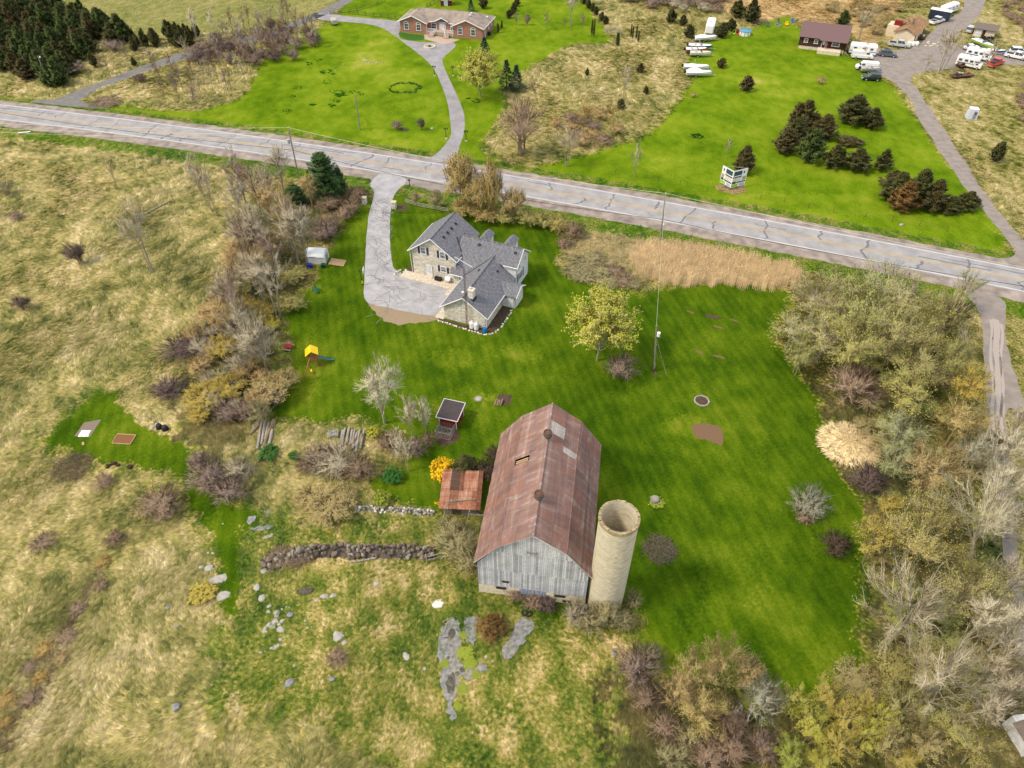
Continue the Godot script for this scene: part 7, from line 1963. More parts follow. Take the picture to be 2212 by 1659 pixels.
	# rocks and outcrops
	rocks([["large white lichened boulder beside the mown path",0,2,1735,1620,90,0.9,0.4,"stone_white"],["white stone left of the large boulder",0,2,1665,1610,50,0.8,0.25,"stone_white"],["white stone above the large boulder",0,2,1725,1490,34,0.8,0.2,"stone_white"],["pale stone beside two thin poles",0,2,1765,1495,34,0.8,0.2,"stone_white"],["small pale stone on the mown path",0,2,1738,1330,22,0.8,0.14,"stone_white"],["tiny white stone on the mown garden path",0,2,1850,1248,20,0.8,0.14,"stone_white"],["pale stone at the wall end of the path",1,2,90,1640,64,0.8,0.3,"stone_white"],["broad white ledge rock in the rough grass",0,3,1800,95,190,0.5,0.25,"stone_white"],["crumbled white rock among golden moss",0,3,1850,230,130,0.8,0.2,"stone_white"],["grey flat stone alone in the rough grass",0,3,1395,325,76,0.7,0.25,"stone_grey"],["mossy split stone in the rough grass",0,3,1480,480,110,0.4,0.2,"stone_rough"],["dark grey boulder alone in dry grass",0,3,1460,1155,84,1.0,0.4,"stone_grey"],["white rock beside the mown path's foot",1,3,30,160,60,1.3,0.25,"stone_white"],["long white rock below its twin by the path",1,3,70,250,60,1.3,0.25,"stone_white"],["dark grey stone beside white rubble",1,3,305,390,70,0.8,0.3,"stone_grey"],["large brown mossy boulder lying in the grass",1,3,435,195,150,0.5,0.5,"stone_dark"],["pale rounded stone in a row of three",1,3,585,235,76,0.7,0.3,"stone_white"],["right hand pale stone in a row of three",1,3,660,230,62,0.7,0.25,"stone_white"],["smallest pale stone in a row of three",1,3,525,268,46,0.7,0.2,"stone_white"],["white stone beside dark peat",1,3,1020,130,66,0.8,0.25,"stone_white"],["tall white outcrop block in the mown grass",1,3,700,570,100,1.1,0.4,"stone_white"],["crumbled white corner beside the outcrop block",1,3,755,620,60,0.8,0.2,"stone_white"],["white pointed stone in the mown grass",1,3,1270,735,64,1.4,0.25,"stone_white"],["small white stone left of the long outcrop",1,3,1420,838,44,0.8,0.2,"stone_white"],["grey flat boulder in dry grass below the outcrops",1,3,300,950,105,0.7,0.35,"stone_grey"],["pale half buried stone in straw",1,3,1530,300,120,0.8,0.15,"stone"],["grey stone below the small thornbush",1,3,650,920,66,0.8,0.25,"stone_grey"],["small white stone among dry thatch",1,3,340,810,36,0.8,0.15,"stone_white"],["white stone at the long outcrop's right tip",1,3,1930,738,36,0.8,0.15,"stone_white"],["tiny white stone beside the outcrop's right tip",1,3,1985,775,36,0.6,0.12,"stone_white"],["grey stone poking out below the silo",2,3,785,590,36,0.8,0.15,"stone_grey"],["flat dark slab set upright in the grass",2,3,895,700,56,1.7,0.12,"stone_grey"],["white boulder on the far verge among dry grass",3,1,1195,318,46,0.6,0.4,"stone_white"],["lone rock in the ditch bank across the road",1,0,1260,1078,60,0.7,0.6,"stone_dark"],["mossy rock beside its twin on the grassy island",1,0,1230,1070,44,0.7,0.5,"stone_dark"]],"rock","stone_white")
	for q in [[130,365,36],[195,370,70],[120,360,30],[240,345,26],[275,325,20],[190,400,44],[180,440,80],[130,470,50],[240,440,50],[90,525,60],[225,512,84],[160,490,60],[455,405,24],[430,440,30],[450,498,30],[485,490,18],[288,572,24],[225,595,44],[185,655,70],[250,640,24],[150,665,40],[60,700,36],[95,690,24],[205,640,40],[130,318,44],[300,330,20],[100,500,40],[215,470,40]]:
		var at := w(1,3,q[0],q[1])
		m = MB.new()
		m.rock(Vector3(0,-0.04,0),Vector3(q[2] * mpp(at),R(0.1,0.2),q[2] * 0.75 * mpp(at)),int(q[0] + q[1]))
		solo("limestone_chunk","white broken limestone chunk scattered in mossy grass","rock",m,M.stone_white,at,R(0,180),"white limestone chunks in mossy grass")
	for q in [[920,498,36],[940,510,30],[965,520,26],[1005,508,20],[1020,520,26],[1072,518,18],[745,538,14],[685,585,14],[330,425,22],[1480,1068,34]]:
		var at := w(1,0,q[0],q[1])
		m = MB.new()
		m.rock(Vector3(0,-0.04,0),Vector3(q[2] * mpp(at),R(0.2,0.35),q[2] * 0.8 * mpp(at)),int(q[0] + q[1]))
		solo("lawn_stone","white limestone lump breaking through the far lawn","rock",m,M.stone_white,at,R(0,180),"white limestone lumps in the far lawn")
	var oc := outcrop("long flat grey limestone outcrop with dark puddle stains",1,3,[[1650,405],[1570,490],[1535,600],[1525,720],[1545,790],[1605,800],[1545,870],[1565,1010],[1612,1100],[1602,1200],[1650,1265],[1685,1240],[1640,1150],[1685,1060],[1712,980],[1715,900],[1790,940],[1890,880],[1940,825],[1880,775],[1835,840],[1765,820],[1700,765],[1725,640],[1718,540],[1700,450]],0.07,"stone_grey")
	for q in [[1640,960,52,95],[1740,840,34,30],[1650,545,36,48],[1690,880,20,22],[1620,745,14,14],[1640,645,9,9],[1605,580,22,8],[1860,860,20,10]]:
		var c := w(1,3,q[0],q[1])
		var mb := MB.new()
		var pts := PackedVector2Array()
		for k in 14: pts.append(Vector2(c.x + cos(TAU * k / 14) * q[2] * mpp(c) * R(0.65,1.15),c.z + sin(TAU * k / 14) * q[3] * mpp(c) * R(0.7,1.15)))
		mb.cap(pts,0.076)
		part(oc,"water_stain",mb,mat("wet_rock",c8(84,78,84),0.6,"blot",0.5))
	for q in [[[1575,450],[1640,418]],[[1590,465],[1625,472]],[[1608,470],[1580,550]]]:
		log_between(w(1,3,q[0][0],q[0][1]) + Vector3.UP * 0.13,w(1,3,q[1][0],q[1][1]) + Vector3.UP * 0.13,0.045,M.log_grey,"thin weathered stick lying on the long outcrop","sticks on the long outcrop",true)
	outcrop("grey limestone shelf beside the ginger juniper",1,3,[[1760,410],[1740,500],[1760,590],[1830,650],[1850,520],[1870,400]],0.06,"stone_grey")
	outcrop("narrow grey limestone ledge with a white edge below the barn",2,3,[[-20,760],[-40,680],[20,600],[60,480],[130,410],[215,440],[222,515],[165,560],[150,620],[100,650],[40,745]],0.08,"stone_grey")
	for q in [[1995,1148,120,30],[1960,1195,150,44],[1945,1278,170,20],[1905,1200,40,40],[1990,1350,100,18]]:
		pass
	outcrop("flat grey paving ledge at the top of the mown path",1,2,[[95,1140],[150,1135],[140,1165],[90,1165]],0.06,"stone_grey")
	outcrop("broad flat grey ledge across the mown path",1,2,[[0,1250],[30,1210],[90,1172],[155,1175],[140,1215],[60,1240]],0.07,"stone_grey")
	outcrop("third flat grey ledge down the mown path",1,2,[[-30,1295],[60,1268],[165,1262],[150,1285],[40,1305]],0.06,"stone_grey")
	outcrop("lowest flat pale ledge down the mown path",1,2,[[70,1360],[120,1338],[170,1335],[150,1358],[90,1375]],0.06,"stone_white")
	outcrop("small grey ledge left of the mown path",0,2,[[2045,1240],[2060,1190],[2120,1180],[2110,1225],[2080,1250]],0.06,"stone_grey")
	# old tyres at the barn foot
	for q in [[148,375,"old black tyre lying below the barn, left one"],[182,385,"old black tyre lying below the barn, right one"]]:
		o = thing("scrap_rubber",q[2],"tyre",w(2,3,q[0],q[1]))
		lt(o,"tread",M.tyre,[Vector2(0.2,0.0),Vector2(0.36,0.02),Vector2(0.38,0.1),Vector2(0.36,0.2),Vector2(0.2,0.22)],16)
		lt(o,"sidewall",M.black,[Vector2(0.2,0.22),Vector2(0.18,0.11),Vector2(0.2,0.0)],16)

func protos_leaf() -> ArrayMesh:
	var m := MB.new()
	for k in 40:
		leaf(m,Vector3(R(-0.3,0.3),R(0.1,0.5),R(-0.2,0.2)),0.06,rng,Vector3.UP)
	return m.mesh()

func disc(c: Vector3,r: float,n: int,rough: float) -> Array:
	var o := []
	for k in n: o.append(Vector2(c.x + cos(TAU * k / n) * r * R(1.0 - rough,1.0 + rough),c.z + sin(TAU * k / n) * r * R(1.0 - rough,1.0 + rough)))
	return o

func stone_ring(o: Node3D,r: float,n: int,s: float,mt: String) -> void:
	for k in n:
		var a := TAU * k / n
		var m := MB.new()
		m.rock(Vector3.ZERO,Vector3(s * R(0.9,1.4),s * R(0.6,0.9),s * R(0.8,1.1)),k * 13 + n)
		var q := part(o,"stone",m,M[mt])
		q.position = Vector3(cos(a) * r,-0.02,sin(a) * r)
		q.rotation.y = -a + PI / 2

func rail_fence(label: String,pts: Array,hgt: float,rails: int) -> void:
	var o := thing("rail_fence",label,"fence")
	for i in pts.size():
		tb(o,"post",M.log_grey,[pts[i],pts[i] + Vector3(R(-0.05,0.05),hgt,0)],[0.09,0.07],6)
		if i < pts.size() - 1:
			for k in rails:
				var y := hgt * (k + 1.0) / (rails + 0.6)
				tb(o,"rail",M.log_grey,[pts[i] + Vector3(0,y,0.06),(pts[i] + pts[i + 1]) / 2 + Vector3(0,y - 0.04,0.08),pts[i + 1] + Vector3(0,y,0.06)],[0.06,0.07,0.06],5)

# ---------------------------------------------------------------- poles,lamps,signs and what stands beyond the road
func pole(label: String,base: Vector3,top: Vector3,r := 0.16) -> Node3D:
	var o := thing("utility_pole",label,"utility pole",base)
	tb(o,"shaft",M.pole_wood,[Vector3.ZERO,(top - base) * 0.5,top - base],[r,r * 0.85,r * 0.7],8)
	return o

func cable(label: String,a: Vector3,b: Vector3,sag: float,r: float,mt: String,group := "") -> void:
	var pts := []; var rad := []
	for k in 17:
		var t := k / 16.0
		pts.append(a.lerp(b,t) - Vector3(0,sag * 4.0 * t * (1.0 - t),0) - a); rad.append(r)
	var m := MB.new()
	m.tube(pts,rad,4)
	solo("power_line",label,"cable",m,M[mt],a,0,group)

func top_at(base: Vector3,c: int,r: int,x: float,y: float) -> Vector3:
	var h := height_at(base,TY[r] + y * K)
	return w(c,r,x,y,h)

func make_poles() -> void:
	mat("pole_wood",c8(162,156,140),0.95,"streak",0.5)
	mat("wire_white",c8(226,230,214),0.6)
	mat("wire_dark",c8(52,48,44),0.7)
	mat("lamp_black",c8(26,28,30),0.5)
	var b1 := w(1,0,385,1510); var t1 := top_at(b1,1,0,290,1058)
	var o := pole("roadside utility pole with a transformer beside the pines",b1,t1)
	lt(o,"transformer",M.steel,[Vector2(0.0,0.0),Vector2(0.28,0.05),Vector2(0.3,0.9),Vector2(0.0,1.0)],12,(t1 - b1) * 0.72 + Vector3(-0.45,0,0.1))
	tb(o,"crossarm",M.pole_wood,[(t1 - b1) * 0.9 + Vector3(-0.5,0,0),(t1 - b1) * 0.9 + Vector3(0.5,0,0)],[0.05,0.05],4)
	tb(o,"insulator",M.tank_white,[t1 - b1,t1 - b1 + Vector3(0,0.2,0)],[0.05,0.04],6)
	var b2 := w(2,1,1265,520); var t2 := top_at(b2,2,1,1320,55)
	o = pole("roadside utility pole rising from the reed bed",b2,t2)
	tb(o,"insulator",M.tank_white,[t2 - b2,t2 - b2 + Vector3(0,0.2,0)],[0.05,0.04],6)
	lt(o,"junction_box",M.tank_white,[Vector2(0.0,0),Vector2(0.12,0.02),Vector2(0.12,0.3),Vector2(0.0,0.32)],8,(t2 - b2) * 0.45 + Vector3(0.2,0,0.1))
	var b3 := w(2,1,1225,1530); var t3 := top_at(b3,2,1,1243,1150)
	o = pole("utility pole with meter box standing in the lawn",b3,t3)
	lt(o,"transformer",M.tank_white,[Vector2(0.0,0.0),Vector2(0.24,0.04),Vector2(0.25,0.7),Vector2(0.0,0.78)],12,(t3 - b3) * 0.78 + Vector3(0.3,0,0.1))
	tb(o,"bracket",M.steel,[(t3 - b3) * 0.76,(t3 - b3) * 0.76 + Vector3(0.7,0.1,0.2)],[0.03,0.03],4)
	lt(o,"collar",M.rusty_iron,[Vector2(0.2,0.0),Vector2(0.19,0.7)],8)
	var b4 := w(1,0,885,1075); var t4 := top_at(b4,1,0,845,785)
	pole("bare utility pole on the grassy island across the road",b4,t4)
	var b5 := w(0,0,412,712); var t5 := top_at(b5,0,0,312,462)
	o = pole("bent grey utility pole in front of the cedar stand",b5,t5)
	tb(o,"stub",M.pole_wood,[Vector3(0.2,0,0.2),Vector3(0.9,0.0,1.8) + Vector3(0,2.2,0)],[0.14,0.1],6)
	lt(o,"lamp_head",M.tank_white,[Vector2(0.0,0.0),Vector2(0.2,0.1),Vector2(0.1,0.4),Vector2(0.0,0.42)],8,(t5 - b5) * 0.93 + Vector3(0.45,0,0))
	# wires along the road
	var far_left := g(-90,262,9.5)
	cable("pale overhead wire from the pine pole along the road",t1,far_left,0.6,0.022,"wire_white")
	cable("second pale overhead wire below the first",t1 - Vector3(0.3,1.1,0),far_left - Vector3(0.3,1.1,0),0.6,0.02,"wire_white")
	cable("third pale overhead wire below the second",t1 - Vector3(0.3,1.9,0),far_left - Vector3(0.3,1.9,0),0.6,0.02,"wire_white")
	cable("pale overhead wire crossing above the hedge trees",t1,t2,1.2,0.022,"wire_white")
	cable("pale overhead wire running right from the reed pole",t2,road_point(150,-8) + Vector3.UP * 9.5,1.2,0.022,"wire_white")
	cable("dark telephone cable between pine pole and reed pole",b1.lerp(t1,0.6),b2.lerp(t2,0.55),1.4,0.045,"wire_dark")
	cable("dark telephone cable running left from the pine pole",b1.lerp(t1,0.6),road_point(-150,-7.5) + Vector3.UP * 6.0,1.2,0.045,"wire_dark")
	cable("dark telephone cable running right from the reed pole",b2.lerp(t2,0.55),road_point(110,-7.5) + Vector3.UP * 5.5,1.2,0.045,"wire_dark")
	cable("service wire from the reed pole to the lawn pole",t2,t3,0.8,0.014,"wire_white")
	cable("guy wire anchoring the lawn pole",b3.lerp(t3,0.75),w(2,1,1325,1560),0.0,0.01,"wire_white")
	# lamp posts along the bungalow drive
	var k := 0
	for q in [[1503,630,545,"black twin lamp post left of the upper bungalow drive"],[1657,630,548,"black twin lamp post right of the upper bungalow drive"],[1600,1152,1060,"black twin lamp post left of the drive's mouth"],[1766,1172,1080,"black twin lamp post right of the drive's mouth"]]:
		var at := w(1,0,q[0],q[1])
		var h := height_at(at,q[2] * K)
		o = thing("lamp_post",q[3],"lamp post",at,0,"lamp posts along the bungalow drive")
		bx(o,"footing",M.concrete,Vector3(0,0.1,0),Vector3(0.5,0.2,0.5))
		tb(o,"post",M.lamp_black,[Vector3(0,0.15,0),Vector3(0,0.7,0),Vector3(0,h * 0.85,0)],[0.11,0.07,0.05],8)
		for s in [-1.0,1.0]:
			tb(o,"bracket",M.lamp_black,[Vector3(0,h * 0.8,0),Vector3(s * 0.3,h * 0.78,0),Vector3(s * 0.34,h * 0.84,0)],[0.03,0.03,0.03],5)
			lt(o,"lantern",M.lamp_black,[Vector2(0.05,0),Vector2(0.13,0.12),Vector2(0.15,0.32),Vector2(0.05,0.45),Vector2(0.0,0.5)],8,Vector3(s * 0.34,h * 0.82,0))
		lt(o,"lantern",M.lamp_black,[Vector2(0.05,0),Vector2(0.13,0.12),Vector2(0.15,0.3),Vector2(0.0,0.45)],8,Vector3(0,h * 0.88,0))
	# mailbox,markers,litter
	o = thing("mailbox","dark green mailbox on a post beside the drive mouth","mailbox",w(1,0,1297,1538))
	tb(o,"post",M.lamp_black,[Vector3.ZERO,Vector3(0,1.05,0)],[0.06,0.06],5)
	bx(o,"box",mat("mail_green",c8(30,62,44),0.5),Vector3(0,1.2,0),Vector3(0.3,0.3,0.55))
	bx(o,"base",M.rusty_iron,Vector3(0,0.1,0),Vector3(0.3,0.2,0.3))
	for q in [[1,0,935,1052,"yellow marker stake on the grassy island"],[1,0,440,1455,"yellow marker stake beside the pine pole"]]:
		o = thing("marker_stake",q[4],"stake",w(q[0],q[1],q[2],q[3]))
		tb(o,"stake",M.play_yellow,[Vector3.ZERO,Vector3(-0.15,1.6,0)],[0.05,0.04],5)
	o = thing("roadside_plank","short white plank lying on the left road verge","plank",w(0,0,205,1104),14)
	bx(o,"board",M.white_trim,Vector3(0,0.2,0),Vector3(2.6,0.1,0.45))
	bx(o,"block",M.concrete,Vector3(0.5,0.08,0),Vector3(0.5,0.15,0.5))
	# wire fence posts along the far verge
	o = thing("wire_fence","sagging wire fence with thin posts along the far road verge","fence")
	var line := []
	for q in [[2,0,900,1440],[2,0,1075,1478],[2,0,1258,1502],[2,0,1436,1535],[2,0,1660,1590],[3,1,20,105],[3,1,220,135],[3,1,422,175],[3,1,630,212],[3,1,895,252],[3,1,1115,290],[3,1,1340,325],[3,1,1570,372]]: line.append(w(q[0],q[1],q[2],q[3]))
	for i in line.size():
		tb(o,"post",M.rusty_iron,[line[i],line[i] + Vector3(R(-0.15,0.15),1.15,0)],[0.05,0.04],5)
		if i < line.size() - 1:
			for y in [0.5,0.95]: tb(o,"wire",M.wire_dark,[line[i] + Vector3.UP * y,line[i + 1] + Vector3.UP * y],[0.01,0.01],3)

func make_billboard() -> void:
	mat("print_white",c8(240,240,240),0.6)
	mat("print_teal",c8(58,92,112),0.6,"speck",3.0)
	mat("print_dark",c8(50,54,58),0.6,"speck",4.0)
	mat("print_green",c8(142,204,40),0.6)
	mat("print_blue",c8(24,130,206),0.6)
	mat("print_tan",c8(206,180,160),0.6,"speck",2.0)
	mat("print_purple",c8(74,44,70),0.6)
	var f := nat(2737.2,713); var a := nat(2697,690); var b := nat(2789,700)
	var h0 := height_at(f,704.5 * 0.57604); var h1 := height_at(f,642.3 * 0.57604)
	var o := thing("billboard","V shaped white real estate billboard on posts beside the road","billboard",f)
	for wing in 2:
		var e := (a if wing == 0 else b) - f
		var l := e.length()
		var u := e.normalized()
		var x := u if wing == 1 else -u
		var pn := frame_of(o,"panel",Vector3.ZERO if wing == 1 else e,yaw_of(Vector3.ZERO,x))
		var hh := h1 - h0
		var m := MB.new()
		m.box(Vector3(l / 2,h0 + hh / 2,0),Vector3(l,hh,0.06))
		part(pn,"board",m,M.print_white)
		var pr := func(nm: String,x0: float,x1: float,y0: float,y1: float,mt: String) -> void:
			var q := MB.new()
			q.quad(Vector3(x0 * l,h0 + y0 * hh,0.036),Vector3(x1 * l,h0 + y0 * hh,0.036),Vector3(x1 * l,h0 + y1 * hh,0.036),Vector3(x0 * l,h0 + y1 * hh,0.036))
			part(pn,nm,q,M[mt])
		var s := 0.36 if wing == 0 else 0.04
		pr.call("picture",s,s + 0.58,0.68,0.94,"print_teal")
		pr.call("headline",s - 0.02,s + 0.6,0.55,0.62,"print_dark")
		pr.call("portrait",0.12 if wing == 0 else 0.72,0.22 if wing == 0 else 0.82,0.74,0.88,"print_purple")
		pr.call("tint",0.04 if wing == 0 else 0.72,0.26 if wing == 0 else 0.96,0.34,0.56,"print_tan")
		pr.call("logo",0.04 if wing == 0 else 0.02,0.26 if wing == 0 else 0.3,0.2,0.33,"print_dark")
		pr.call("footer",0.3 if wing == 0 else 0.34,0.98,0.22,0.29,"print_dark")
		pr.call("green_band",0.0,0.46,0.02,0.17,"print_green")
		for k in 2:
			for i in 9: pr.call("blue_letter",0.54 + i * 0.042 + k * 0.04,0.572 + i * 0.042 + k * 0.04,0.11 - k * 0.08,0.16 - k * 0.08,"print_blue")
		for k in 5:
			for i in 14: pr.call("small_letter",s + 0.02 + i * 0.04,s + 0.045 + i * 0.04,0.50 - k * 0.055,0.525 - k * 0.055,"print_dark" if (i + k) % 3 == 0 else "print_tan")
		for t in [0.06,0.5,0.94]: tb(o,"post",M.pole_wood,[e * t + Vector3(0,0,-0.12),e * t + Vector3(0,h1 - 0.1,-0.12)],[0.07,0.07],4)
	tb(o,"brace",M.pole_wood,[a - f + Vector3(0,h1 - 0.15,-0.1),b - f + Vector3(0,h1 - 0.15,-0.1)],[0.06,0.06],4)
	var sb := MB.new()
	sb.cap(PackedVector2Array(disc(nat(2742,704),2.7,22,0.3)),0.012)
	structure("dry_patch",sb,mat("dry_litter",c8(196,164,112),1.0,"fine",0.5,0.0,"blot",0.2),"dry grass and litter round the billboard's foot")
	for k in 9:
		var q := nat(2742 + R(-40,46),706 + R(-6,12))
		log_between(q + Vector3.UP * 0.1,q + Vector3(R(-1.2,1.2),0.12,R(-0.5,0.5)),0.06,M.log_wood,"broken stick in the litter below the billboard","sticks below the billboard",true)

func boxy(parent: Node3D,called: String,mt: Material,at: Vector3,s: Vector3,r := 0.1) -> MeshInstance3D:
	var m := MB.new()
	m.bev(at,s,r)
	return part(parent,called,m,mt)

func make_bungalow() -> void:
	mat("brick",c8(196,142,122),0.95,"grain",1.2,0.0,"soft",0.3)
	mat("roof_brown",c8(196,178,166),0.95,"grain",0.4,0.0,"blot",0.06)
	mat("paver",c8(206,180,164),0.95,"cell",0.6)
	mat("red_shed",c8(112,36,40),0.8,"streak",0.6)
	mat("fence_green",c8(30,46,36),0.6)
	var p0 := Vector3(-33.4,0,-226.8); var p1 := Vector3(-8.6,0,-219.8)
	var W := p0.distance_to(p1)
	var o := thing("bungalow","long brick bungalow with arched windows and white porch across the road","house",p0,yaw_of(p0,p1))
	var D := 11.5
	var m := MB.new()
	gable_wall(m,0.0,8.2,0.0,3.1,4.7,0.0,0.3); gable_wall(m,16.9,W,0.0,3.1,4.9,0.0,0.3)
	m.box(Vector3(12.5,1.7,-2.2),Vector3(9.0,3.4,0.3)); m.box(Vector3(0.15,1.55,-D / 2),Vector3(0.3,3.1,D - 0.4)); m.box(Vector3(W - 0.15,1.55,-D / 2),Vector3(0.3,3.1,D - 0.4)); m.box(Vector3(W / 2,1.55,-D),Vector3(W,3.1,0.3))
	m.box(Vector3(8.05,1.55,-1.2),Vector3(0.3,3.1,2.0)); m.box(Vector3(17.05,1.55,-1.2),Vector3(0.3,3.1,2.0))
	gable_wall(m,11.0,14.4,3.0,3.6,4.3,-2.02,0.2)
	part(o,"wall",m,M.brick)
	var ry := 5.4; var rz := -6.4
	var r := slab(o,"roof",M.roof_brown,[Vector3(-0.6,3.05,0.5),Vector3(4.1,4.95,0.5),Vector3(4.1,4.95,-4.4),Vector3(4.1,ry,rz),Vector3(-0.6,3.05,rz)],0.15)
	slab(r,"roof_plane",M.roof_brown,[Vector3(4.1,4.95,0.5),Vector3(8.8,3.05,0.5),Vector3(8.8,3.05,-1.8),Vector3(6.5,4.3,-4.0),Vector3(4.1,4.95,-5.2)],0.15)
	slab(r,"roof_plane",M.roof_brown,[Vector3(4.1,ry,rz),Vector3(4.1,4.2,-3.6),Vector3(8.6,3.15,-1.6),Vector3(17.0,3.15,-1.6),Vector3(21.0,4.2,-3.6),Vector3(21.0,ry,rz)],0.15)
	slab(r,"roof_plane",M.roof_brown,[Vector3(16.3,3.05,0.5),Vector3(20.9,5.05,0.5),Vector3(20.9,ry + 0.05,rz),Vector3(18.4,4.2,-3.6),Vector3(16.3,3.05,-1.7)],0.15)
	slab(r,"roof_plane",M.roof_brown,[Vector3(20.9,5.05,0.5),Vector3(W + 0.5,3.05,0.5),Vector3(W + 0.5,3.05,-D - 0.4),Vector3(20.9,ry + 0.05,rz)],0.15)
	slab(r,"roof_plane",M.roof_brown,[Vector3(-0.6,3.05,rz),Vector3(4.1,ry,rz),Vector3(20.9,ry,rz),Vector3(W + 0.5,3.05,-D - 0.4),Vector3(-0.6,3.05,-D - 0.4)],0.15)
	slab(r,"porch_gable_roof",M.roof_brown,[Vector3(10.6,3.5,-1.5),Vector3(12.7,4.45,-1.5),Vector3(12.7,4.45,-4.6),Vector3(10.6,3.5,-2.6)],0.12)
	slab(r,"porch_gable_roof",M.roof_brown,[Vector3(12.7,4.45,-1.5),Vector3(14.8,3.5,-1.5),Vector3(14.8,3.5,-2.6),Vector3(12.7,4.45,-4.6)],0.12)
	for q in [[-0.6,3.0,0.52,4.1,4.88,0.52],[4.1,4.88,0.52,8.8,3.0,0.52],[16.3,3.0,0.52,20.9,4.98,0.52],[20.9,4.98,0.52,W + 0.5,3.0,0.52],[8.8,3.02,-1.55,10.6,3.42,-1.55],[10.6,3.42,-1.48,12.7,4.4,-1.48],[12.7,4.4,-1.48,14.8,3.42,-1.48],[14.8,3.1,-1.55,16.4,3.0,-1.55],[-0.62,3.0,0.5,-0.62,3.0,-D],[W + 0.52,3.0,0.5,W + 0.52,3.0,-D]]:
		tb(o,"fascia",M.white_trim,[Vector3(q[0],q[1],q[2]),Vector3(q[3],q[4],q[5])],[0.13,0.13],4)
	for x in [8.5,16.6]: tb(o,"downpipe",M.white_trim,[Vector3(x,3.0,0.2),Vector3(x,0.2,0.2)],[0.07,0.07],5)
	for x in [2.0,5.9,18.9,22.9]:
		window(o,Vector3(x,1.75,0.02),0,1.3,1.7,1,0)
		var arch := MB.new()
		for k in 10:
			var a := PI * k / 10; var b := PI * (k + 1) / 10
			arch.quad(Vector3(x + cos(a) * 0.8,2.6 + sin(a) * 0.62,0.06),Vector3(x + cos(b) * 0.8,2.6 + sin(b) * 0.62,0.06),Vector3(x + cos(b) * 0.6,2.6 + sin(b) * 0.44,0.06),Vector3(x + cos(a) * 0.6,2.6 + sin(a) * 0.44,0.06))
		part(o,"window_arch",arch,M.white_trim)
		var fan := MB.new()
		for k in 10:
			var a := PI * k / 10; var b := PI * (k + 1) / 10
			fan.tri(Vector3(x,2.6,0.03),Vector3(x + cos(a) * 0.6,2.6 + sin(a) * 0.44,0.03),Vector3(x + cos(b) * 0.6,2.6 + sin(b) * 0.44,0.03))
		part(o,"fanlight",fan,M.glass)
	window(o,Vector3(10.0,1.9,-2.03),0,1.5,1.6,1,0); window(o,Vector3(15.9,1.9,-2.03),0,1.2,1.6,1,0)
	door(o,Vector3(12.7,0.9,-1.98),0,1.0,2.1,"white_trim")
	for s in [-0.85,0.85]: bx(o,"sidelight",M.glass_pale,Vector3(12.7 + s,1.95,-2.0),Vector3(0.35,1.9,0.08))
	var fl := MB.new()
	for k in 10:
		var a := PI * k / 10; var b := PI * (k + 1) / 10
		fl.tri(Vector3(12.7,3.12,-1.98),Vector3(12.7 + cos(a) * 1.05,3.12 + sin(a) * 0.8,-1.98),Vector3(12.7 + cos(b) * 1.05,3.12 + sin(b) * 0.8,-1.98))
	part(o,"fanlight",fl,M.glass)
	bx(o,"porch_deck",M.paver,Vector3(12.6,0.45,-1.0),Vector3(8.6,0.9,2.0))
	for q in [[8.4,11.2],[14.0,16.8]]:
		for y in [0.98,1.75]: tb(o,"porch_rail",M.white_trim,[Vector3(q[0],y,0.0),Vector3(q[1],y,0.0)],[0.06,0.06],4)
		for k in 12: tb(o,"baluster",M.white_trim,[Vector3(lerpf(q[0],q[1],k / 11.0),0.95,0.0),Vector3(lerpf(q[0],q[1],k / 11.0),1.75,0.0)],[0.05,0.05],4)
	for y in [0.5,1.2]: tb(o,"porch_rail",M.white_trim,[Vector3(11.2,y + 0.5,0.0),Vector3(10.3,y - 0.3,2.0)],[0.06,0.06],4); tb(o,"porch_rail",M.white_trim,[Vector3(14.0,y + 0.5,0.0),Vector3(14.9,y - 0.3,2.0)],[0.06,0.06],4)
	for k in 11: tb(o,"baluster",M.white_trim,[Vector3(11.2 + k * 0.28,0.9,0.1),Vector3(11.2 + k * 0.28,1.75,0.1)],[0.045,0.045],4)
	for k in 4: bx(o,"step",M.paver,Vector3(10.4 - k * 0.05,0.8 - k * 0.2,0.5 + k * 0.4),Vector3(1.6,0.2,0.42)); bx(o,"step",M.paver,Vector3(14.8 + k * 0.05,0.8 - k * 0.2,0.5 + k * 0.4),Vector3(1.6,0.2,0.42))
	for q in [[W + 0.02,1.2,-2.5,0.6,2.0],[W + 0.02,1.9,-6.0,0.9,1.2],[W + 0.02,2.0,-9.0,0.9,1.2]]: window(o,Vector3(q[0],q[1],q[2]),90,q[3],q[4],1,0)
	boxy(o,"air_conditioner",M.dark_metal,Vector3(W + 0.7,0.5,-4.5),Vector3(0.9,1.0,0.9))
	for q in [[20.9,5.5,-5.0],[21.0,5.5,-3.2],[W - 1.0,3.9,-8.0]]: bx(o,"roof_vent",M.white_trim,Vector3(q[0],q[1],q[2]),Vector3(0.5,0.3,0.5))
	sheet("bungalow_terrace",[[917,74],[994,86],[975,92],[960,96],[915,84]],0.014,M.paver,"pale paved terrace before the bungalow porch",0.0,1)
	sheet("lawn_island",[[861,73],[868,70],[890,74],[914,77],[914,86],[890,87],[870,82]],0.014,mat("turf",c8(58,112,12),1.0,"fine",0.3),"small lawn crescent before the bungalow's left wing",0.05)
	var bed := MB.new()
	o = thing("round_planter","low round stone planter in the bungalow's turning circle","planter",w(1,0,1462,390))
	var rr := 50.0 * mpp(o.position)
	lt(o,"kerb",M.concrete,[Vector2(rr,0.0),Vector2(rr,0.3),Vector2(rr - 0.35,0.3),Vector2(rr - 0.35,0.1)],28)
	lt(o,"gravel_fill",M.stone_white,[Vector2(rr - 0.34,0.12),Vector2(0.0,0.16)],20)
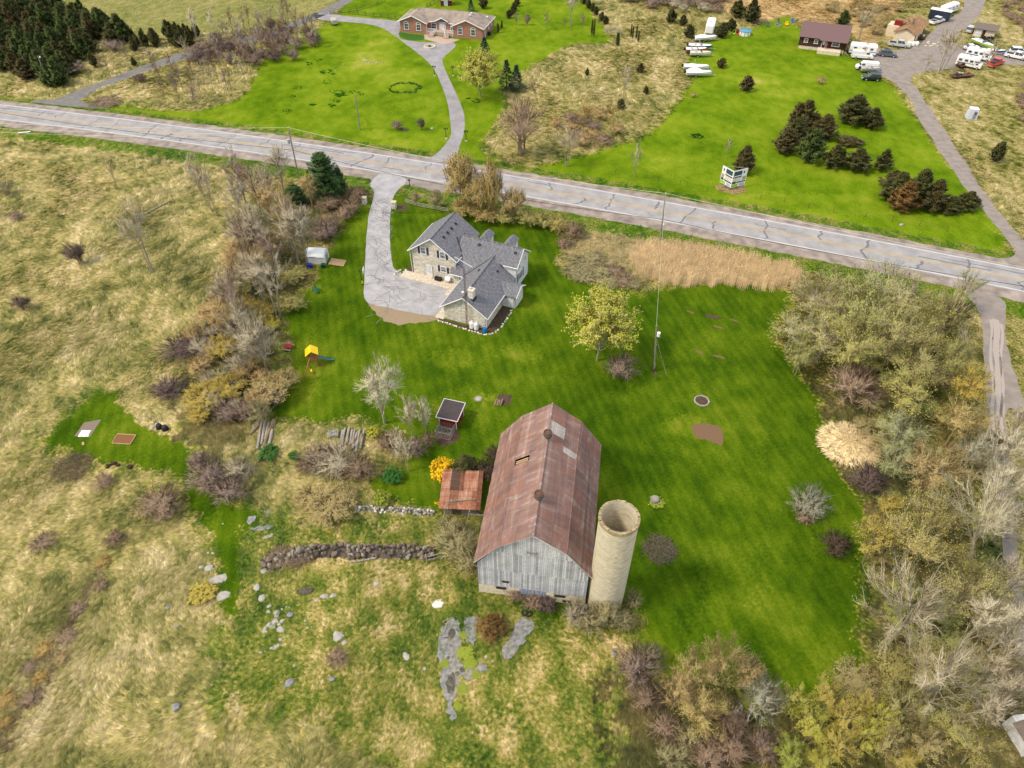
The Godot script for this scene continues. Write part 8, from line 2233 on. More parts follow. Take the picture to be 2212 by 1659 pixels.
	lt(o,"centre_bowl",M.stone_dark,[Vector2(0.4,0.1),Vector2(0.5,0.4),Vector2(0.3,0.4),Vector2(0.0,0.3)],12)
	# red shed behind
	o = thing("red_shed","small dark red shed with white trim behind the bungalow","shed",w(1,0,1557,52),yaw_of(w(1,0,1557,52),w(1,0,1648,48)))
	var sl := w(1,0,1557,52).distance_to(w(1,0,1648,48))
	m = MB.new()
	m.box(Vector3(sl / 2,1.5,-1.8),Vector3(sl,3.0,3.6))
	part(o,"wall",m,M.red_shed)
	slab(o,"roof",M.roof_brown,[Vector3(-0.3,2.9,0.3),Vector3(sl + 0.3,2.9,0.3),Vector3(sl + 0.3,4.2,-1.8),Vector3(-0.3,4.2,-1.8)],0.1)
	slab(o,"roof",M.roof_brown,[Vector3(-0.3,4.2,-1.8),Vector3(sl + 0.3,4.2,-1.8),Vector3(sl + 0.3,2.9,-3.9),Vector3(-0.3,2.9,-3.9)],0.1)
	door(o,Vector3(sl * 0.45,0.05,0.03),0,1.0,2.2,"white_trim")
	for x in [0.15,0.85]: window(o,Vector3(sl * x,2.1,0.03),0,0.6,0.8,1,0)
	# dark fences behind
	for fc in [["dark green mesh fence beside the bungalow's left end",[[795,118],[870,124],[935,132],[1000,138],[1060,142],[1120,150],[1180,158],[1235,165]]],["dark green mesh fence running behind the bungalow",[[1440,62],[1470,48],[1500,32],[1535,12],[1560,0]]],["thin mesh fence climbing the slope left of the bungalow",[[640,122],[860,90],[1030,40],[1090,10]]]]:
		o = thing("mesh_fence",fc[0],"fence")
		for i in fc[1].size():
			var a := w(1,0,fc[1][i][0],fc[1][i][1])
			tb(o,"post",M.fence_green,[a,a + Vector3.UP * 1.3],[0.06,0.06],5)
			if i < fc[1].size() - 1:
				var b := w(1,0,fc[1][i + 1][0],fc[1][i + 1][1])
				for y in [0.1,0.7,1.25]: tb(o,"rail",M.fence_green,[a + Vector3.UP * y,b + Vector3.UP * y],[0.03,0.03],4)
				var mesh_ := MB.new()
				var n := int(a.distance_to(b) / 0.35)
				for k in n: mesh_.tube([a.lerp(b,(k + 0.5) / n),a.lerp(b,(k + 0.5) / n) + Vector3.UP * 1.25],[0.014,0.014],3)
				part(o,"mesh",mesh_,M.fence_green).set_meta("kind","stuff")
	o = thing("utility_trailer","small grey utility trailer parked at the lawn corner","trailer",w(1,0,672,205),20)
	boxy(o,"box",M.steel,Vector3(0,1.0,0),Vector3(1.7,0.9,2.8),0.08)
	boxy(o,"cover",mat("canvas_grey",c8(176,172,164),0.9),Vector3(0,1.55,0),Vector3(1.75,0.4,2.85),0.15)
	for s in [-1.0,1.0]: wheel(o,Vector3(s * 0.95,0.33,0),0.33,0.2)
	tb(o,"tongue",M.dark_metal,[Vector3(0,0.5,1.4),Vector3(0,0.4,2.5)],[0.05,0.05],4)

# ---------------------------------------------------------------- boats,vehicles and buildings round the gravel yard
# kind: where belt line,bonnet and cabin stand; lengths along z,front at +z
func car(called: String,label: String,category: String,at: Vector3,turn: float,kind: String,paint: String) -> Node3D:
	var o := thing(called,label,category,at,turn)
	var s: Array = {"suv": [4.7,1.86,1.02,1.74,-2.2,-1.95,0.35,1.05],"pickup": [5.9,2.0,1.12,1.9,-0.55,-0.45,0.85,1.45],"sedan": [4.6,1.8,0.92,1.42,-1.75,-1.05,0.2,1.05],"van": [5.6,2.0,1.15,2.1,-2.75,-2.7,1.25,1.95]}[kind]
	var L: float = s[0]; var W: float = s[1]; var belt: float = s[2]; var H: float = s[3]
	var mt: Material = M[paint]
	var m := MB.new()
	m.side(PackedVector2Array([Vector2(-L / 2,0.42),Vector2(-L / 2 + 0.05,belt),Vector2(s[7],belt),Vector2(L / 2 - 0.25,belt - 0.14),Vector2(L / 2,belt - 0.34),Vector2(L / 2,0.42)]),-W / 2,W / 2)
	part(o,"body",m,mt)
	var cabin := PackedVector2Array([Vector2(s[4],belt),Vector2(s[7],belt),Vector2(s[6],H - 0.06),Vector2(s[5],H - 0.06)])
	m = MB.new()
	m.side(cabin,-W * 0.45,W * 0.45)
	var tall := kind == "van"
	part(o,"cabin",m,mt if tall else M.glass)
	m = MB.new()
	m.bev(Vector3(0,H - 0.04,(s[5] + s[6]) / 2),Vector3(W * 0.9,0.08,s[6] - s[5] + 0.1),0.03)
	part(o,"roof",m,mt)
	for e in [-1.0,1.0]:
		if tall:
			bx(o,"side_window",M.glass,Vector3(e * W * 0.452,belt + 0.45,1.2),Vector3(0.03,0.5,0.8))
		else:
			for z in [s[4] * 0.5 + s[7] * 0.5]: tb(o,"pillar",mt,[Vector3(e * W * 0.452,belt,z),Vector3(e * W * 0.452,H - 0.05,z - 0.05)],[0.05,0.05],4)
		for z in [L * 0.3,-L * 0.3]: wheel(o,Vector3(e * (W / 2 - 0.1),0.36,z),0.37,0.24)
		bx(o,"headlight",M.glass_pale,Vector3(e * W * 0.36,belt - 0.3,L / 2 - 0.06),Vector3(0.36,0.18,0.14))
		bx(o,"tail_light",M.red_paint,Vector3(e * W * 0.42,belt - 0.2,-L / 2 + 0.02),Vector3(0.2,0.3,0.08))
	if tall: slab(o,"windscreen",M.glass,[Vector3(-0.8,belt + 0.05,s[7] + 0.02),Vector3(0.8,belt + 0.05,s[7] + 0.02),Vector3(0.75,H - 0.2,s[6] + 0.06),Vector3(-0.75,H - 0.2,s[6] + 0.06)],0.03)
	if kind == "pickup": bx(o,"bed",M.black,Vector3(0,belt - 0.02,-L / 2 + 1.15),Vector3(W - 0.3,0.06,1.85))
	bx(o,"bumper",M.steel,Vector3(0,0.5,L / 2 + 0.03),Vector3(W * 0.95,0.2,0.12)); bx(o,"bumper",M.steel,Vector3(0,0.5,-L / 2 - 0.03),Vector3(W * 0.95,0.2,0.12))
	return o

func boat(label: String,at: Vector3,turn: float,L: float,hull: String,top: String,cover: float,arch := false) -> Node3D:
	var o := thing("motorboat",label,"boat",at,turn)
	var W := L * 0.36
	var rings := []
	for k in 9:      # stern at -z,bow at +z
		var t := k / 8.0
		var hw := W / 2 * sqrt(maxf(0.0,1.0 - pow(t,3.2)))
		var z := -L / 2 + L * t
		var sheer := 1.25 + t * t * 0.25
		rings.append([Vector3(-hw,sheer,z),Vector3(-hw * 0.85,0.75 + t * 0.2,z),Vector3(0,0.5 + t * t * 0.55,z),Vector3(hw * 0.85,0.75 + t * 0.2,z),Vector3(hw,sheer,z)])
	var m := MB.new(); var d := MB.new()
	for k in 8:
		for i in 4: m.quad(rings[k][i],rings[k][i + 1],rings[k + 1][i + 1],rings[k + 1][i])
		var c0: Vector3 = (rings[k][0] + rings[k][4]) / 2 + Vector3.UP * cover * sin(PI * minf(1.0,(k + 0.6) / 6.0)); var c1: Vector3 = (rings[k + 1][0] + rings[k + 1][4]) / 2 + Vector3.UP * cover * sin(PI * minf(1.0,(k + 1.6) / 6.0))
		d.quad(rings[k][4],rings[k][0],c0,c0); d.quad(rings[k][0],rings[k + 1][0],c1,c0); d.quad(c0,c1,rings[k + 1][4],rings[k][4])
	m.quad(rings[0][0],rings[0][4],rings[0][3],rings[0][1])
	part(o,"hull",m,M[hull])
	part(o,"cover" if cover > 0.3 else "deck",d,M[top])
	tb(o,"rub_rail",M.dark_metal,[rings[0][0],rings[4][0],rings[7][0],rings[8][2] + Vector3(0,0.45,0),rings[7][4],rings[4][4],rings[0][4]],[0.04,0.04,0.04,0.04,0.04,0.04,0.04],4)
	if cover < 0.3:
		slab(o,"windscreen",M.glass,[Vector3(-W * 0.35,1.4,L * 0.08),Vector3(W * 0.35,1.4,L * 0.08),Vector3(W * 0.3,1.75,-L * 0.02),Vector3(-W * 0.3,1.75,-L * 0.02)],0.03)
		bx(o,"seat",M.canvas_grey,Vector3(0,1.42,-L * 0.22),Vector3(W * 0.6,0.2,0.6))
	boxy(o,"outboard_motor",M.black,Vector3(0,1.2,-L / 2 - 0.3),Vector3(0.4,0.7,0.5),0.06)
	if arch: tb(o,"tower",M.steel,[Vector3(-W * 0.4,1.3,-0.2),Vector3(-W * 0.3,2.6,-0.6),Vector3(W * 0.3,2.6,-0.6),Vector3(W * 0.4,1.3,-0.2)],[0.05,0.05,0.05,0.05],5)
	var tr := frame_of(o,"trailer",Vector3.ZERO,0)
	for e in [-1.0,1.0]:
		tb(tr,"trailer_rail",M.steel,[Vector3(e * W * 0.3,0.55,-L / 2),Vector3(e * W * 0.3,0.5,L * 0.2),Vector3(0,0.48,L * 0.52)],[0.06,0.06,0.06],4)
		wheel(tr,Vector3(e * W * 0.42,0.3,-L * 0.12),0.3,0.2)
	tb(tr,"tongue",M.steel,[Vector3(0,0.48,L * 0.5),Vector3(0,0.5,L * 0.68)],[0.06,0.05],4)
	tb(tr,"winch_post",M.dark_metal,[Vector3(0,0.48,L * 0.52),Vector3(0,1.15,L * 0.5)],[0.05,0.04],4)
	return o

func camper(called: String,label: String,at: Vector3,turn: float,L: float,W: float,H: float,band: String,cab := false) -> Node3D:
	var o := thing(called,label,"motorhome" if cab else "camper trailer",at,turn)
	boxy(o,"shell",M.tank_white,Vector3(0,0.55 + H / 2,0),Vector3(W,H,L),0.28)
	for e in [-1.0,1.0]:
		bx(o,"stripe",M[band],Vector3(e * (W / 2 + 0.005),1.25,0),Vector3(0.02,0.22,L * 0.92))
		for z in [-0.3,0.02,0.3]: boxy(o,"window",M.glass,Vector3(e * (W / 2 - 0.02),0.55 + H * 0.6,z * L),Vector3(0.08,0.55,0.85),0.03)
		for z in ([-L * 0.25] if cab else [-0.45,0.45]): wheel(o,Vector3(e * (W / 2 - 0.15),0.34,z),0.34,0.22)
	bx(o,"door",M.white_siding,Vector3(W / 2 + 0.01,0.6 + H * 0.42,L * 0.14),Vector3(0.03,H * 0.75,0.7))
	boxy(o,"roof_vent",M.canvas_grey,Vector3(0,0.6 + H,L * 0.12),Vector3(0.8,0.2,0.8),0.06)
	if cab:
		boxy(o,"cab",M.tank_white,Vector3(0,1.0,L / 2 + 0.8),Vector3(W * 0.85,1.1,1.9),0.15)
		slab(o,"windscreen",M.glass,[Vector3(-W * 0.36,1.5,L / 2 + 1.2),Vector3(W * 0.36,1.5,L / 2 + 1.2),Vector3(W * 0.34,2.0,L / 2 + 0.55),Vector3(-W * 0.34,2.0,L / 2 + 0.55)],0.04)
		for e in [-1.0,1.0]:
			wheel(o,Vector3(e * (W / 2 - 0.2),0.36,L / 2 + 0.9),0.36,0.22)
			bx(o,"cab_window",M.glass,Vector3(e * W * 0.426,1.35,L / 2 + 0.55),Vector3(0.03,0.4,0.7))
		boxy(o,"overcab_bunk",M.tank_white,Vector3(0,0.4 + H,L / 2 + 0.35),Vector3(W * 0.96,0.9,1.2),0.2)
	else: tb(o,"hitch",M.dark_metal,[Vector3(0,0.5,L / 2),Vector3(0,0.45,L / 2 + 1.2)],[0.06,0.05],4)
	return o

func facing(a: Vector3,b: Vector3) -> float:      # turn that points +z from a to b
	return rad_to_deg(atan2(b.x - a.x,b.z - a.z))

func along(c: int,r: int,x0: float,y0: float,x1: float,y1: float) -> Array:      # [middle,turn,length] of something that lies from rear to front
	var a := w(c,r,x0,y0); var b := w(c,r,x1,y1)
	return [(a + b) / 2,facing(a,b),a.distance_to(b)]

func make_yard() -> void:
	rng.seed = 700
	for q in [["paint_white",238,238,240],["paint_silver",190,194,198],["paint_black",26,28,34],["paint_grey",92,98,104],["paint_red",222,62,34],["boat_blue",40,82,140],["boat_red",196,84,66],["band_blue",60,92,150],["band_grey",130,136,146]]:
		var m := mat(q[0],c8(q[1],q[2],q[3]),0.35)
		m.clearcoat_enabled = true
		m.clearcoat = 0.4
	mat("log_brown",c8(86,46,36),0.8,"streak",0.4)
	mat("roof_mauve",c8(134,104,106),0.8,"fine",0.3)
	mat("roof_tan",c8(204,158,112),0.95,"fine",0.4,0.0,"blot",0.1)
	mat("stucco",c8(232,216,190),0.95,"soft",0.3)
	mat("roof_grey",c8(134,122,114),0.95,"fine",0.4)
	mat("lime_plastic",c8(170,220,50),0.5)
	mat("red_plastic",c8(224,60,40),0.5)
	mat("pool_blue",c8(90,160,190),0.3)
	# boats and camper on the lawn edge
	var q := along(2,0,1568,345,1722,338)
	boat("white boat under a full white cover behind the camper trailer",q[0],q[1],6.6,"paint_white","tank_white",0.75)
	q = along(2,0,1515,405,1690,418)
	boat("open blue and white sport boat with a light mast",q[0],q[1],6.6,"boat_blue","paint_white",0.2,true)
	q = along(2,0,1490,440,1648,440)
	boat("red hulled runabout between two other boats",q[0],q[1],6.0,"boat_red","paint_white",0.2)
	q = along(2,0,1530,468,1676,472)
	boat("cream runabout with black stripe on a white trailer",q[0],q[1],5.8,"paint_white","stucco",0.22)
	q = along(2,0,1476,580,1662,588)
	boat("white boat with a tower wrapped in white plastic",q[0],q[1],6.8,"paint_white","tank_white",0.5,true)
	q = along(2,0,1500,632,1680,636)
	boat("tent covered white boat nearest the tan field",q[0],q[1],6.8,"paint_white","tank_white",1.15)
	q = along(2,0,1695,218,1672,302)
	camper("camper_trailer","long white camper trailer parked behind the covered boat",q[0],q[1],7.6,2.5,2.3,"band_grey")
	# pool and toys
	var o := thing("swimming_pool","round above ground swimming pool with blue rim","swimming pool",w(2,0,1974,288))
	var rr := 47.0 * mpp(o.position)
	lt(o,"liner_wall",M.tank_white,[Vector2(rr,0.0),Vector2(rr,1.2),Vector2(rr - 0.1,1.2)],24)
	lt(o,"rim",M.pool_blue,[Vector2(rr + 0.1,1.15),Vector2(rr + 0.1,1.28),Vector2(rr - 0.2,1.28)],24)
	lt(o,"cover",M.pool_blue,[Vector2(rr - 0.15,1.15),Vector2(0.0,1.1)],24)
	for k in 10: tb(o,"upright",M.band_grey,[Vector3(cos(k * 0.628) * (rr + 0.05),0,sin(k * 0.628) * (rr + 0.05)),Vector3(cos(k * 0.628) * (rr + 0.05),1.2,sin(k * 0.628) * (rr + 0.05))],[0.06,0.06],4)
	for e in [[1884,285,"lime_plastic","lime green sled leaning near the pool"],[1910,288,"red_plastic","red sled leaning beside the pool"]]:
		o = thing("snow_sled",e[3],"sled",w(2,0,e[0],e[1]))
		var m := MB.new()
		for k in 14:
			var a := TAU * k / 14; var b := TAU * (k + 1) / 14
			m.quad(Vector3(cos(a) * 0.55,0.75 + sin(a) * 0.72,0.1),Vector3(cos(b) * 0.55,0.75 + sin(b) * 0.72,0.1),Vector3(cos(b) * 0.3,0.75 + sin(b) * 0.4,-0.08),Vector3(cos(a) * 0.3,0.75 + sin(a) * 0.4,-0.08))
		part(o,"shell",m,M[e[2]])
		bx(o,"seat",M.dark_metal,Vector3(0,0.7,-0.08),Vector3(0.5,0.7,0.04))
	for e in [[85,222,"slide_teal","pale blue garden chair left of the log house"],[180,195,"slide_teal","teal garden chair beside the fire bowl"],[240,215,"play_yellow","yellow garden chair near the fire bowl"],[290,190,"blue_plastic","blue garden chair beside the quad bike"]]:
		o = thing("garden_chair",e[3],"chair",w(3,0,e[0],e[1]),R(-40,40))
		for k in 4: bx(o,"seat_slat",M[e[2]],Vector3(0,0.4,-0.25 + k * 0.18),Vector3(0.8,0.05,0.15)); bx(o,"back_slat",M[e[2]],Vector3(-0.3 + k * 0.2,0.8,-0.4),Vector3(0.16,0.9,0.05))
		for s in [-1.0,1.0]: bx(o,"arm",M[e[2]],Vector3(s * 0.45,0.65,0),Vector3(0.14,0.05,0.9)); tb(o,"leg",M[e[2]],[Vector3(s * 0.42,0,0.35),Vector3(s * 0.42,0.65,0.35)],[0.05,0.05],4)
	o = thing("fire_bowl","grey stone fire bowl on the lawn behind the log house","fire bowl",w(3,0,170,212))
	stone_ring(o,0.9,12,0.5,"stone_grey")
	# log house
	var p0 := Vector3(81.9,0,-213.0); var p1 := Vector3(93.3,0,-208.6)
	var L := p0.distance_to(p1)
	o = thing("log_house","dark brown log house with mauve metal roof and deck","house",p0,yaw_of(p0,p1))
	var m := MB.new()
	m.box(Vector3(L / 2,0.45,-4.0),Vector3(L,0.9,8.0))
	part(o,"foundation",m,M.stucco)
	for k in 10:
		var y := 1.02 + k * 0.25
		tb(o,"log",M.log_brown,[Vector3(-0.25,y,0),Vector3(L + 0.25,y,0)],[0.14,0.14],6)
		tb(o,"log",M.log_brown,[Vector3(L,y + 0.1,0.25),Vector3(L,y + 0.1,-8.25)],[0.14,0.14],6)
	m = MB.new()
	m.box(Vector3(L / 2,2.2,-8),Vector3(L,2.6,0.2)); m.box(Vector3(0.1,2.2,-4),Vector3(0.2,2.6,8))
	for x in [0.1,L - 0.06]: m.side(PackedVector2Array([Vector2(-8.0,3.4),Vector2(0.0,3.4),Vector2(-4.0,5.9)]),x - 0.1,x + 0.1)
	part(o,"wall",m,M.log_brown)
	var r := slab(o,"roof",M.roof_mauve,[Vector3(-0.5,3.35,0.7),Vector3(L + 0.5,3.35,0.7),Vector3(L + 0.5,6.2,-4.0),Vector3(-0.5,6.2,-4.0)],0.14)
	slab(r,"roof_plane",M.roof_mauve,[Vector3(-0.5,6.2,-4.0),Vector3(L + 0.5,6.2,-4.0),Vector3(L + 0.5,3.35,-8.7),Vector3(-0.5,3.35,-8.7)],0.14)
	slab(r,"deck_awning",M.roof_mauve,[Vector3(L * 0.42,3.15,1.3),Vector3(L + 0.3,3.15,1.3),Vector3(L + 0.3,3.5,0.5),Vector3(L * 0.42,3.5,0.5)],0.08)
	for e in [[1.6,0.9,1.0],[4.3,0.9,1.0],[L - 2.6,1.9,1.3]]: window(o,Vector3(e[0],2.35,0.16),0,e[1],e[2],1,0)
	door(o,Vector3(L * 0.53,1.0,0.16),0,0.95,2.1,"black")
	boxy(o,"deck",M.stucco,Vector3(L * 0.68,0.5,1.3),Vector3(L * 0.5,1.0,2.5),0.03)
	for k in 4: bx(o,"step",M.grey_wood,Vector3(L + 0.4 + k * 0.25,0.8 - k * 0.22,1.3),Vector3(0.3,0.06,1.4))
	bx(o,"basement_window",M.glass_pale,Vector3(3.3,0.5,0.03),Vector3(1.0,0.5,0.06))
	o = thing("person","person in a red shirt standing on the log house deck","person",Vector3.ZERO)
	var deck: Vector3 = Transform3D(Basis(Vector3.UP,deg_to_rad(yaw_of(p0,p1))),p0) * Vector3(L * 0.6,1.0,1.2)
	o.position = deck
	m = MB.new()
	m.col = Color(0.16,0.18,0.24)
	for s in [-1.0,1.0]: m.tube([Vector3(s * 0.1,0,0.06),Vector3(s * 0.1,0.05,0),Vector3(s * 0.1,0.48,0.01),Vector3(s * 0.09,0.9,0)],[0.06,0.05,0.065,0.09],8)
	m.col = Color(0.55,0.04,0.04)
	m.tube([Vector3(0,0.85,0),Vector3(0,1.05,0),Vector3(0,1.35,0),Vector3(0,1.46,0)],[0.17,0.16,0.2,0.1],10)
	for s in [-1.0,1.0]: m.tube([Vector3(s * 0.19,1.4,0),Vector3(s * 0.26,1.12,0.02),Vector3(s * 0.24,0.9,0.1)],[0.065,0.05,0.035],7)
	m.col = Color(0.5,0.3,0.22)
	m.tube([Vector3(0,1.44,0),Vector3(0,1.54,0),Vector3(0,1.62,0.01),Vector3(0,1.7,0),Vector3(0,1.76,0)],[0.05,0.07,0.095,0.08,0.01],10)
	part(o,"body",m,mat("figure",Color.WHITE,0.9))
	# vehicles by the log house
	q = along(3,0,760,440,965,462)
	camper("camper_trailer","white travel trailer parked beside the log house",q[0],q[1],7.2,2.5,2.3,"band_grey")
	q = along(3,0,775,478,950,490)
	o = car("cargo_van","white cargo van with blue hexagon signwriting","van",q[0],q[1],"van","paint_white")
	for e in [[0.5,1.2],[0.32,1.0]]:
		var hx := MB.new()
		for k in 6: hx.tube([Vector3(1.01,e[1] + sin(k * TAU / 6) * 0.22,-e[0] * 2.2 + cos(k * TAU / 6) * 0.22),Vector3(1.01,e[1] + sin((k + 1) * TAU / 6) * 0.22,-e[0] * 2.2 + cos((k + 1) * TAU / 6) * 0.22)],[0.05,0.05],4)
		part(o,"hexagon_mark",hx,M.boat_blue)
	for k in 4: bx(o,"letter_mark",M.paint_black,Vector3(1.005,1.55 - k * 0.08,-1.95 + k * 0.17),Vector3(0.02,0.24,0.07))
	for z in [-1.5,0.4]: tb(o,"ladder_rack",M.play_yellow if z > 0 else M.steel,[Vector3(-0.9,2.2,z),Vector3(0.9,2.2,z)],[0.04,0.04],4)
	tb(o,"ladder",M.play_yellow,[Vector3(0.4,2.28,-2.4),Vector3(0.4,2.28,1.0)],[0.05,0.05],4)
	q = along(3,0,985,585,815,572)
	o = car("white_van","white window van facing the log house lawn","van",q[0],q[1],"van","paint_white")
	for z in [-1.6,-0.5]: bx(o,"side_window",M.glass,Vector3(-0.91,1.6,z),Vector3(0.03,0.5,0.85))
	q = along(3,0,1008,668,872,660)
	car("black_suv","boxy black sport utility vehicle at the yard's edge","car",q[0],q[1],"suv","paint_black")
	q = along(3,0,850,600,1010,606)
	boat("low aluminium fishing boat between van and black car",q[0],q[1],5.2,"paint_silver","canvas_grey",0.05)
	q = along(3,0,1012,460,1148,474)
	o = car("grey_suv","grey family car with roof rack beside the grass island","car",q[0],q[1],"suv","paint_grey")
	for s in [-0.5,0.5]: tb(o,"roof_rack",M.black,[Vector3(s,1.82,-1.4),Vector3(s,1.82,0.3)],[0.05,0.05],4)
	q = along(3,0,1090,378,1250,396)
	car("silver_pickup","silver pickup truck parked beside the tan roofed workshop","pickup truck",q[0],q[1],"pickup","paint_silver")
	# workshop with a tan roof
	p0 = w(3,0,1118,338); p1 = w(3,0,1225,362)
	L = 5.6
	o = thing("workshop","long cream workshop with tan shingle roof and red doors","workshop",p0,-36.0)
	var dp := 13.5
	m = MB.new()
	gable_wall(m,0.0,L,0.0,2.7,3.6,0.0,0.25)
	m.box(Vector3(0.12,1.35,-dp / 2),Vector3(0.24,2.7,dp - 0.3)); m.box(Vector3(L - 0.12,1.35,-dp / 2),Vector3(0.24,2.7,dp - 0.3)); m.box(Vector3(L / 2,1.35,-dp),Vector3(L,2.7,0.25))
	part(o,"wall",m,M.stucco)
	r = slab(o,"roof",M.roof_tan,[Vector3(-0.5,2.55,0.5),Vector3(L * 0.5,4.1,0.5),Vector3(L * 0.5,4.1,-dp - 0.4),Vector3(-0.5,2.55,-dp - 0.4)],0.14)
	slab(r,"roof_plane",M.roof_tan,[Vector3(L * 0.5,4.1,0.5),Vector3(L + 0.6,2.55,0.5),Vector3(L + 0.6,2.55,-dp - 0.4),Vector3(L * 0.5,4.1,-dp - 0.4)],0.14)
	for z in [-2.2,-4.6,-7.4,-9.6]: bx(o,"door",M.white_siding,Vector3(L + 0.02,1.1,z),Vector3(0.06,2.1,1.6))
	for z in [-11.4,-12.6]: bx(o,"red_door",M.red_paint,Vector3(L + 0.02,1.2,z),Vector3(0.06,2.2,1.0))
	for k in 9: bx(o,"siding_board",M.grey_wood,Vector3(L + 0.04,1.3,-0.2 - k * 0.17),Vector3(0.05,2.5,0.14))
	m = MB.new()
	m.box(Vector3(-1.6,1.5,-5.6),Vector3(3.2,3.0,4.2))
	part(o,"side_bay",m,M.stucco)
	bx(o,"dormer_wall",M.red_paint,Vector3(-0.6,3.7,-4.2),Vector3(2.2,1.6,0.2))
	slab(r,"dormer_roof",M.roof_tan,[Vector3(-1.9,4.4,-4.0),Vector3(0.7,4.4,-4.0),Vector3(0.7,4.0,-8.0),Vector3(-1.9,4.0,-8.0)],0.12)
	# low shed across the yard
	p0 = w(3,0,1782,298); p1 = w(3,0,1950,325)
	L = p0.distance_to(p1) * 1.02
	o = thing("low_shed","low cream shed with a grey brown roof beside the tyre heap","shed",p0,yaw_of(p0,p1))
	m = MB.new()
	m.box(Vector3(L / 2,1.15,-2.6),Vector3(L,2.3,5.2))
	part(o,"wall",m,M.stucco)
	slab(o,"roof",M.roof_grey,[Vector3(-0.4,2.25,0.5),Vector3(L + 0.5,2.25,0.5),Vector3(L + 0.5,3.2,-2.6),Vector3(-0.4,3.2,-2.6)],0.14)
	slab(o,"roof",M.roof_grey,[Vector3(-0.4,3.2,-2.6),Vector3(L + 0.5,3.2,-2.6),Vector3(L + 0.5,2.25,-5.7),Vector3(-0.4,2.25,-5.7)],0.14)
	bx(o,"door",M.white_siding,Vector3(1.2,1.0,0.03),Vector3(1.4,2.0,0.06)); bx(o,"plank_door",M.log_brown,Vector3(2.6,1.0,0.03),Vector3(0.8,2.0,0.06))
	for k in 34:
		var t := thing("heaped_tyre","worn black tyre in the heap before the low shed","tyre",w(3,0,1835 + R(0,120),300 + R(0,60)) + Vector3.UP * R(0.0,0.6),0,"tyres heaped before the low shed")
		t.rotation = Vector3(R(-0.9,0.9),R(0,TAU),R(-0.9,0.9))
		t.position.y += 0.25
		lt(t,"tread",M.tyre,[Vector2(0.22,-0.11),Vector2(0.38,-0.1),Vector2(0.4,0.0),Vector2(0.38,0.1),Vector2(0.22,0.11),Vector2(0.2,0.0)],12)
	# yard traffic
	for e in [[1735,285,1790,240,"suv","paint_silver","silver_wagon","silver car tucked beside the low shed","car"],[1708,410,1835,410,"sedan","paint_white","white_sedan","white sedan parked behind the motorhomes","car"],[2070,470,2215,500,"pickup","paint_white","white_pickup","white crew cab pickup beyond the motorhomes","pickup truck"],[2090,440,2230,450,"suv","paint_white","white_suv","white car with glass sunroof behind the crew cab pickup","car"],[1925,560,2010,525,"pickup","paint_red","red_pickup","orange red pickup body at the end of the yard","pickup truck"],[1440,205,1520,180,"pickup","paint_white","box_pickup","white pickup truck parked behind the workshop","pickup truck"]]:
		q = along(3,0,e[0],e[1],e[2],e[3])
		car(e[6],e[7],e[8],q[0],q[1],e[4],e[5])
	for e in [[1640,535,1790,565,4.6,true,"band_grey","white motorhome nearest the scrap heap"],[1720,470,1870,500,4.8,true,"band_blue","white motorhome with blue awning behind the first"],[1510,135,1640,85,8.0,false,"band_grey","long white fifth wheel trailer at the far end of the yard"]]:
		q = along(3,0,e[0],e[1],e[2],e[3])
		camper("motorhome" if e[5] else "camper_trailer",e[7],q[0],q[1],e[4],2.4,2.2,e[6],e[5])
	q = along(3,0,1430,150,1570,175)
	o = thing("cargo_trailer","dark blue enclosed cargo trailer with a white roof","trailer",q[0],q[1])
	boxy(o,"box",mat("navy",c8(36,46,66),0.4),Vector3(0,1.6,0),Vector3(2.4,2.4,6.0),0.1)
	boxy(o,"roof",M.tank_white,Vector3(0,2.85,0),Vector3(2.45,0.12,6.05),0.04)
	for s in [-1.0,1.0]: wheel(o,Vector3(s * 1.1,0.35,0),0.35,0.22)
	q = along(3,0,1800,360,1930,420)
	boat("long white racing boat with a lime stripe on the gravel",q[0],q[1],7.5,"lime_plastic","paint_white",0.25)
	q = along(3,0,1925,450,2040,460)
	boat("blue and white personal watercraft behind the motorhomes",q[0],q[1],4.2,"boat_blue","paint_white",0.5)
	for e in [[1690,640,"rusty flat bed trailer loaded with scrap at the yard edge",6.0,12],[1700,555,"rusty scrap bin behind the flat bed trailer",3.2,20],[1350,325,"pallets and black scrap beside the workshop",2.0,40]]:
		o = thing("scrap_trailer",e[2],"scrap",w(3,0,e[0],e[1]),e[4])
		bx(o,"bed",M.rusty_iron,Vector3(0,0.6,0),Vector3(e[3],0.15,2.0))
		for s in [-1.0,1.0]: tb(o,"chassis_beam",M.black,[Vector3(-e[3] / 2,0.4,s * 0.8),Vector3(e[3] / 2,0.4,s * 0.8)],[0.1,0.1],4)
		for k in 10:
			boxy(o,"scrap_piece",[M.rusty_iron,M.black,M.log_wood,M.steel][k % 4],Vector3(R(-0.45,0.45) * e[3],0.85 + R(0,0.3),R(-0.8,0.8)),Vector3(R(0.3,1.0),R(0.2,0.5),R(0.3,0.7)),0.04)
		for k in 4: tb(o,"wheel",M.tyre,[Vector3((k % 2 - 0.5) * e[3] * 0.5,0.33,-1.05 if k < 2 else 0.85),Vector3((k % 2 - 0.5) * e[3] * 0.5,0.33,-0.85 if k < 2 else 1.05)],[0.33,0.33],10)
	o = thing("water_tank","lumpy white plastic tanks beside the silver pickup","tank",w(3,0,1285,375))
	for k in 3: lt(o,"tank",M.tank_white,[Vector2(0.5,0),Vector2(0.62,0.2),Vector2(0.62,0.8),Vector2(0.3,1.1),Vector2(0.0,1.15)],12,Vector3(k * 1.0 - 1.0,0,R(-0.4,0.4)))
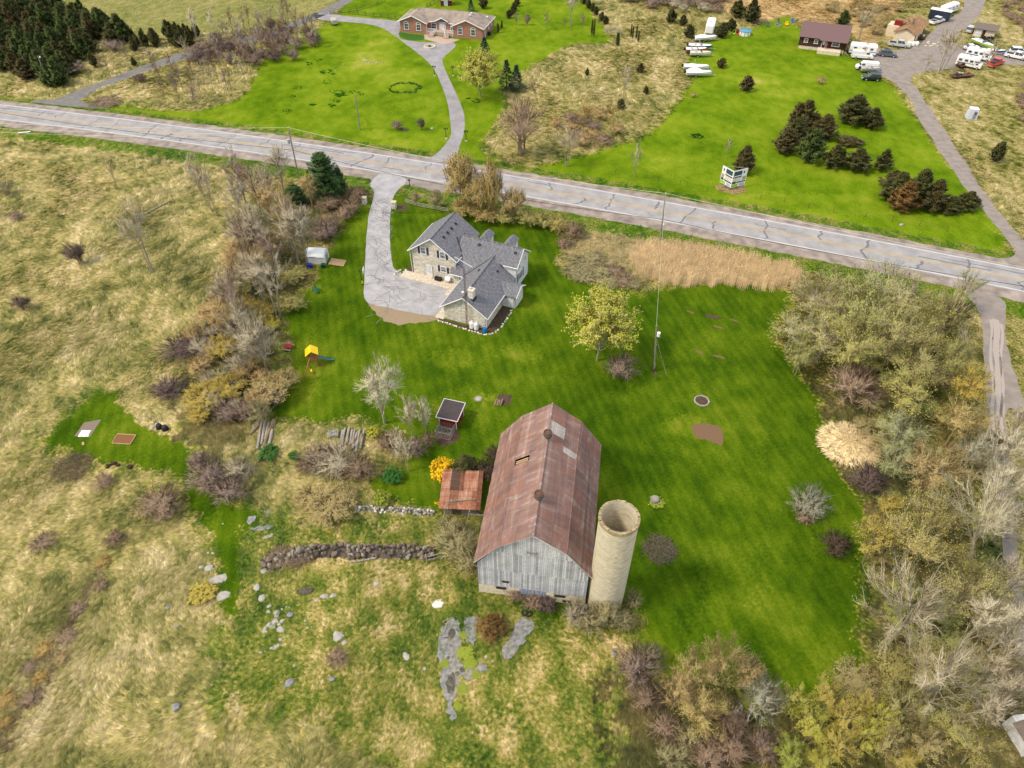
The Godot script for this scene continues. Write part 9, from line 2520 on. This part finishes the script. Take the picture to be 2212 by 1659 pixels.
	for k in 14:
		var at := w(3,0,1395 + R(0,120),345 + R(0,40))
		m = MB.new()
		m.rock(Vector3(0,-0.03,0),Vector3(R(0.5,1.4),R(0.12,0.25),R(0.4,0.9)),k + 900)
		solo("concrete_chunk","broken pale concrete slab lying in the gravel yard","rubble",m,M.concrete,at,R(0,180),"broken concrete in the gravel yard")
	# ice hut
	o = thing("ice_fishing_hut","small white box shaped hut standing in dry grass","hut",w(3,0,1775,990),-12)
	m = MB.new()
	m.hexa(Vector3(0,1.15,-0.9),Vector3(2.2,2.3,2.0),Vector3(1.8,2.3,1.6))
	part(o,"wall",m,mat("hut_white",c8(214,220,234),0.6,"soft",0.5))
	bx(o,"door",M.band_grey,Vector3(0.35,1.0,0.07),Vector3(0.7,1.7,0.05),Basis(Vector3.RIGHT,-0.09))
	bx(o,"window",M.glass,Vector3(0.4,1.4,0.06),Vector3(0.35,0.5,0.06),Basis(Vector3.RIGHT,-0.09))
	bx(o,"ridge_trim",M.tank_white,Vector3(0,2.32,-0.9),Vector3(1.85,0.06,1.65))
	# white shed and trailer under the trees at the farm lane
	o = thing("white_cabin","white gabled cabin half hidden under the woodland trees","cabin",w(3,3,2185,1570),8)
	m = MB.new()
	gable_wall(m,0.0,3.0,0.0,2.2,3.2,0.0,0.2)
	m.box(Vector3(1.5,1.1,-1.6),Vector3(2.9,2.2,2.8))
	part(o,"wall",m,M.white_siding)
	for s in [0.0,1.0]: slab(o,"roof",M.roof_grey,[Vector3(1.5,3.3,0.3),Vector3(3.3,2.1,0.3),Vector3(3.3,2.1,-2.4),Vector3(1.5,3.3,-2.4)] if s > 0 else [Vector3(-0.3,2.1,0.3),Vector3(1.5,3.3,0.3),Vector3(1.5,3.3,-2.4),Vector3(-0.3,2.1,-2.4)],0.1)
	window(o,Vector3(1.5,1.5,0.03),0,0.7,0.9,1,0)

func _ready() -> void:
	rng.seed = 1
	light_and_lens()
	make_textures()
	make_ground()
	make_roads()
	farm_materials()
	make_barn()
	make_silo()
	make_farmhouse()
	make_house_things()
	make_protos()
	make_farm_things()
	make_poles()
	make_billboard()
	make_bungalow()
	make_yard()
	make_plants()
	make_grass()
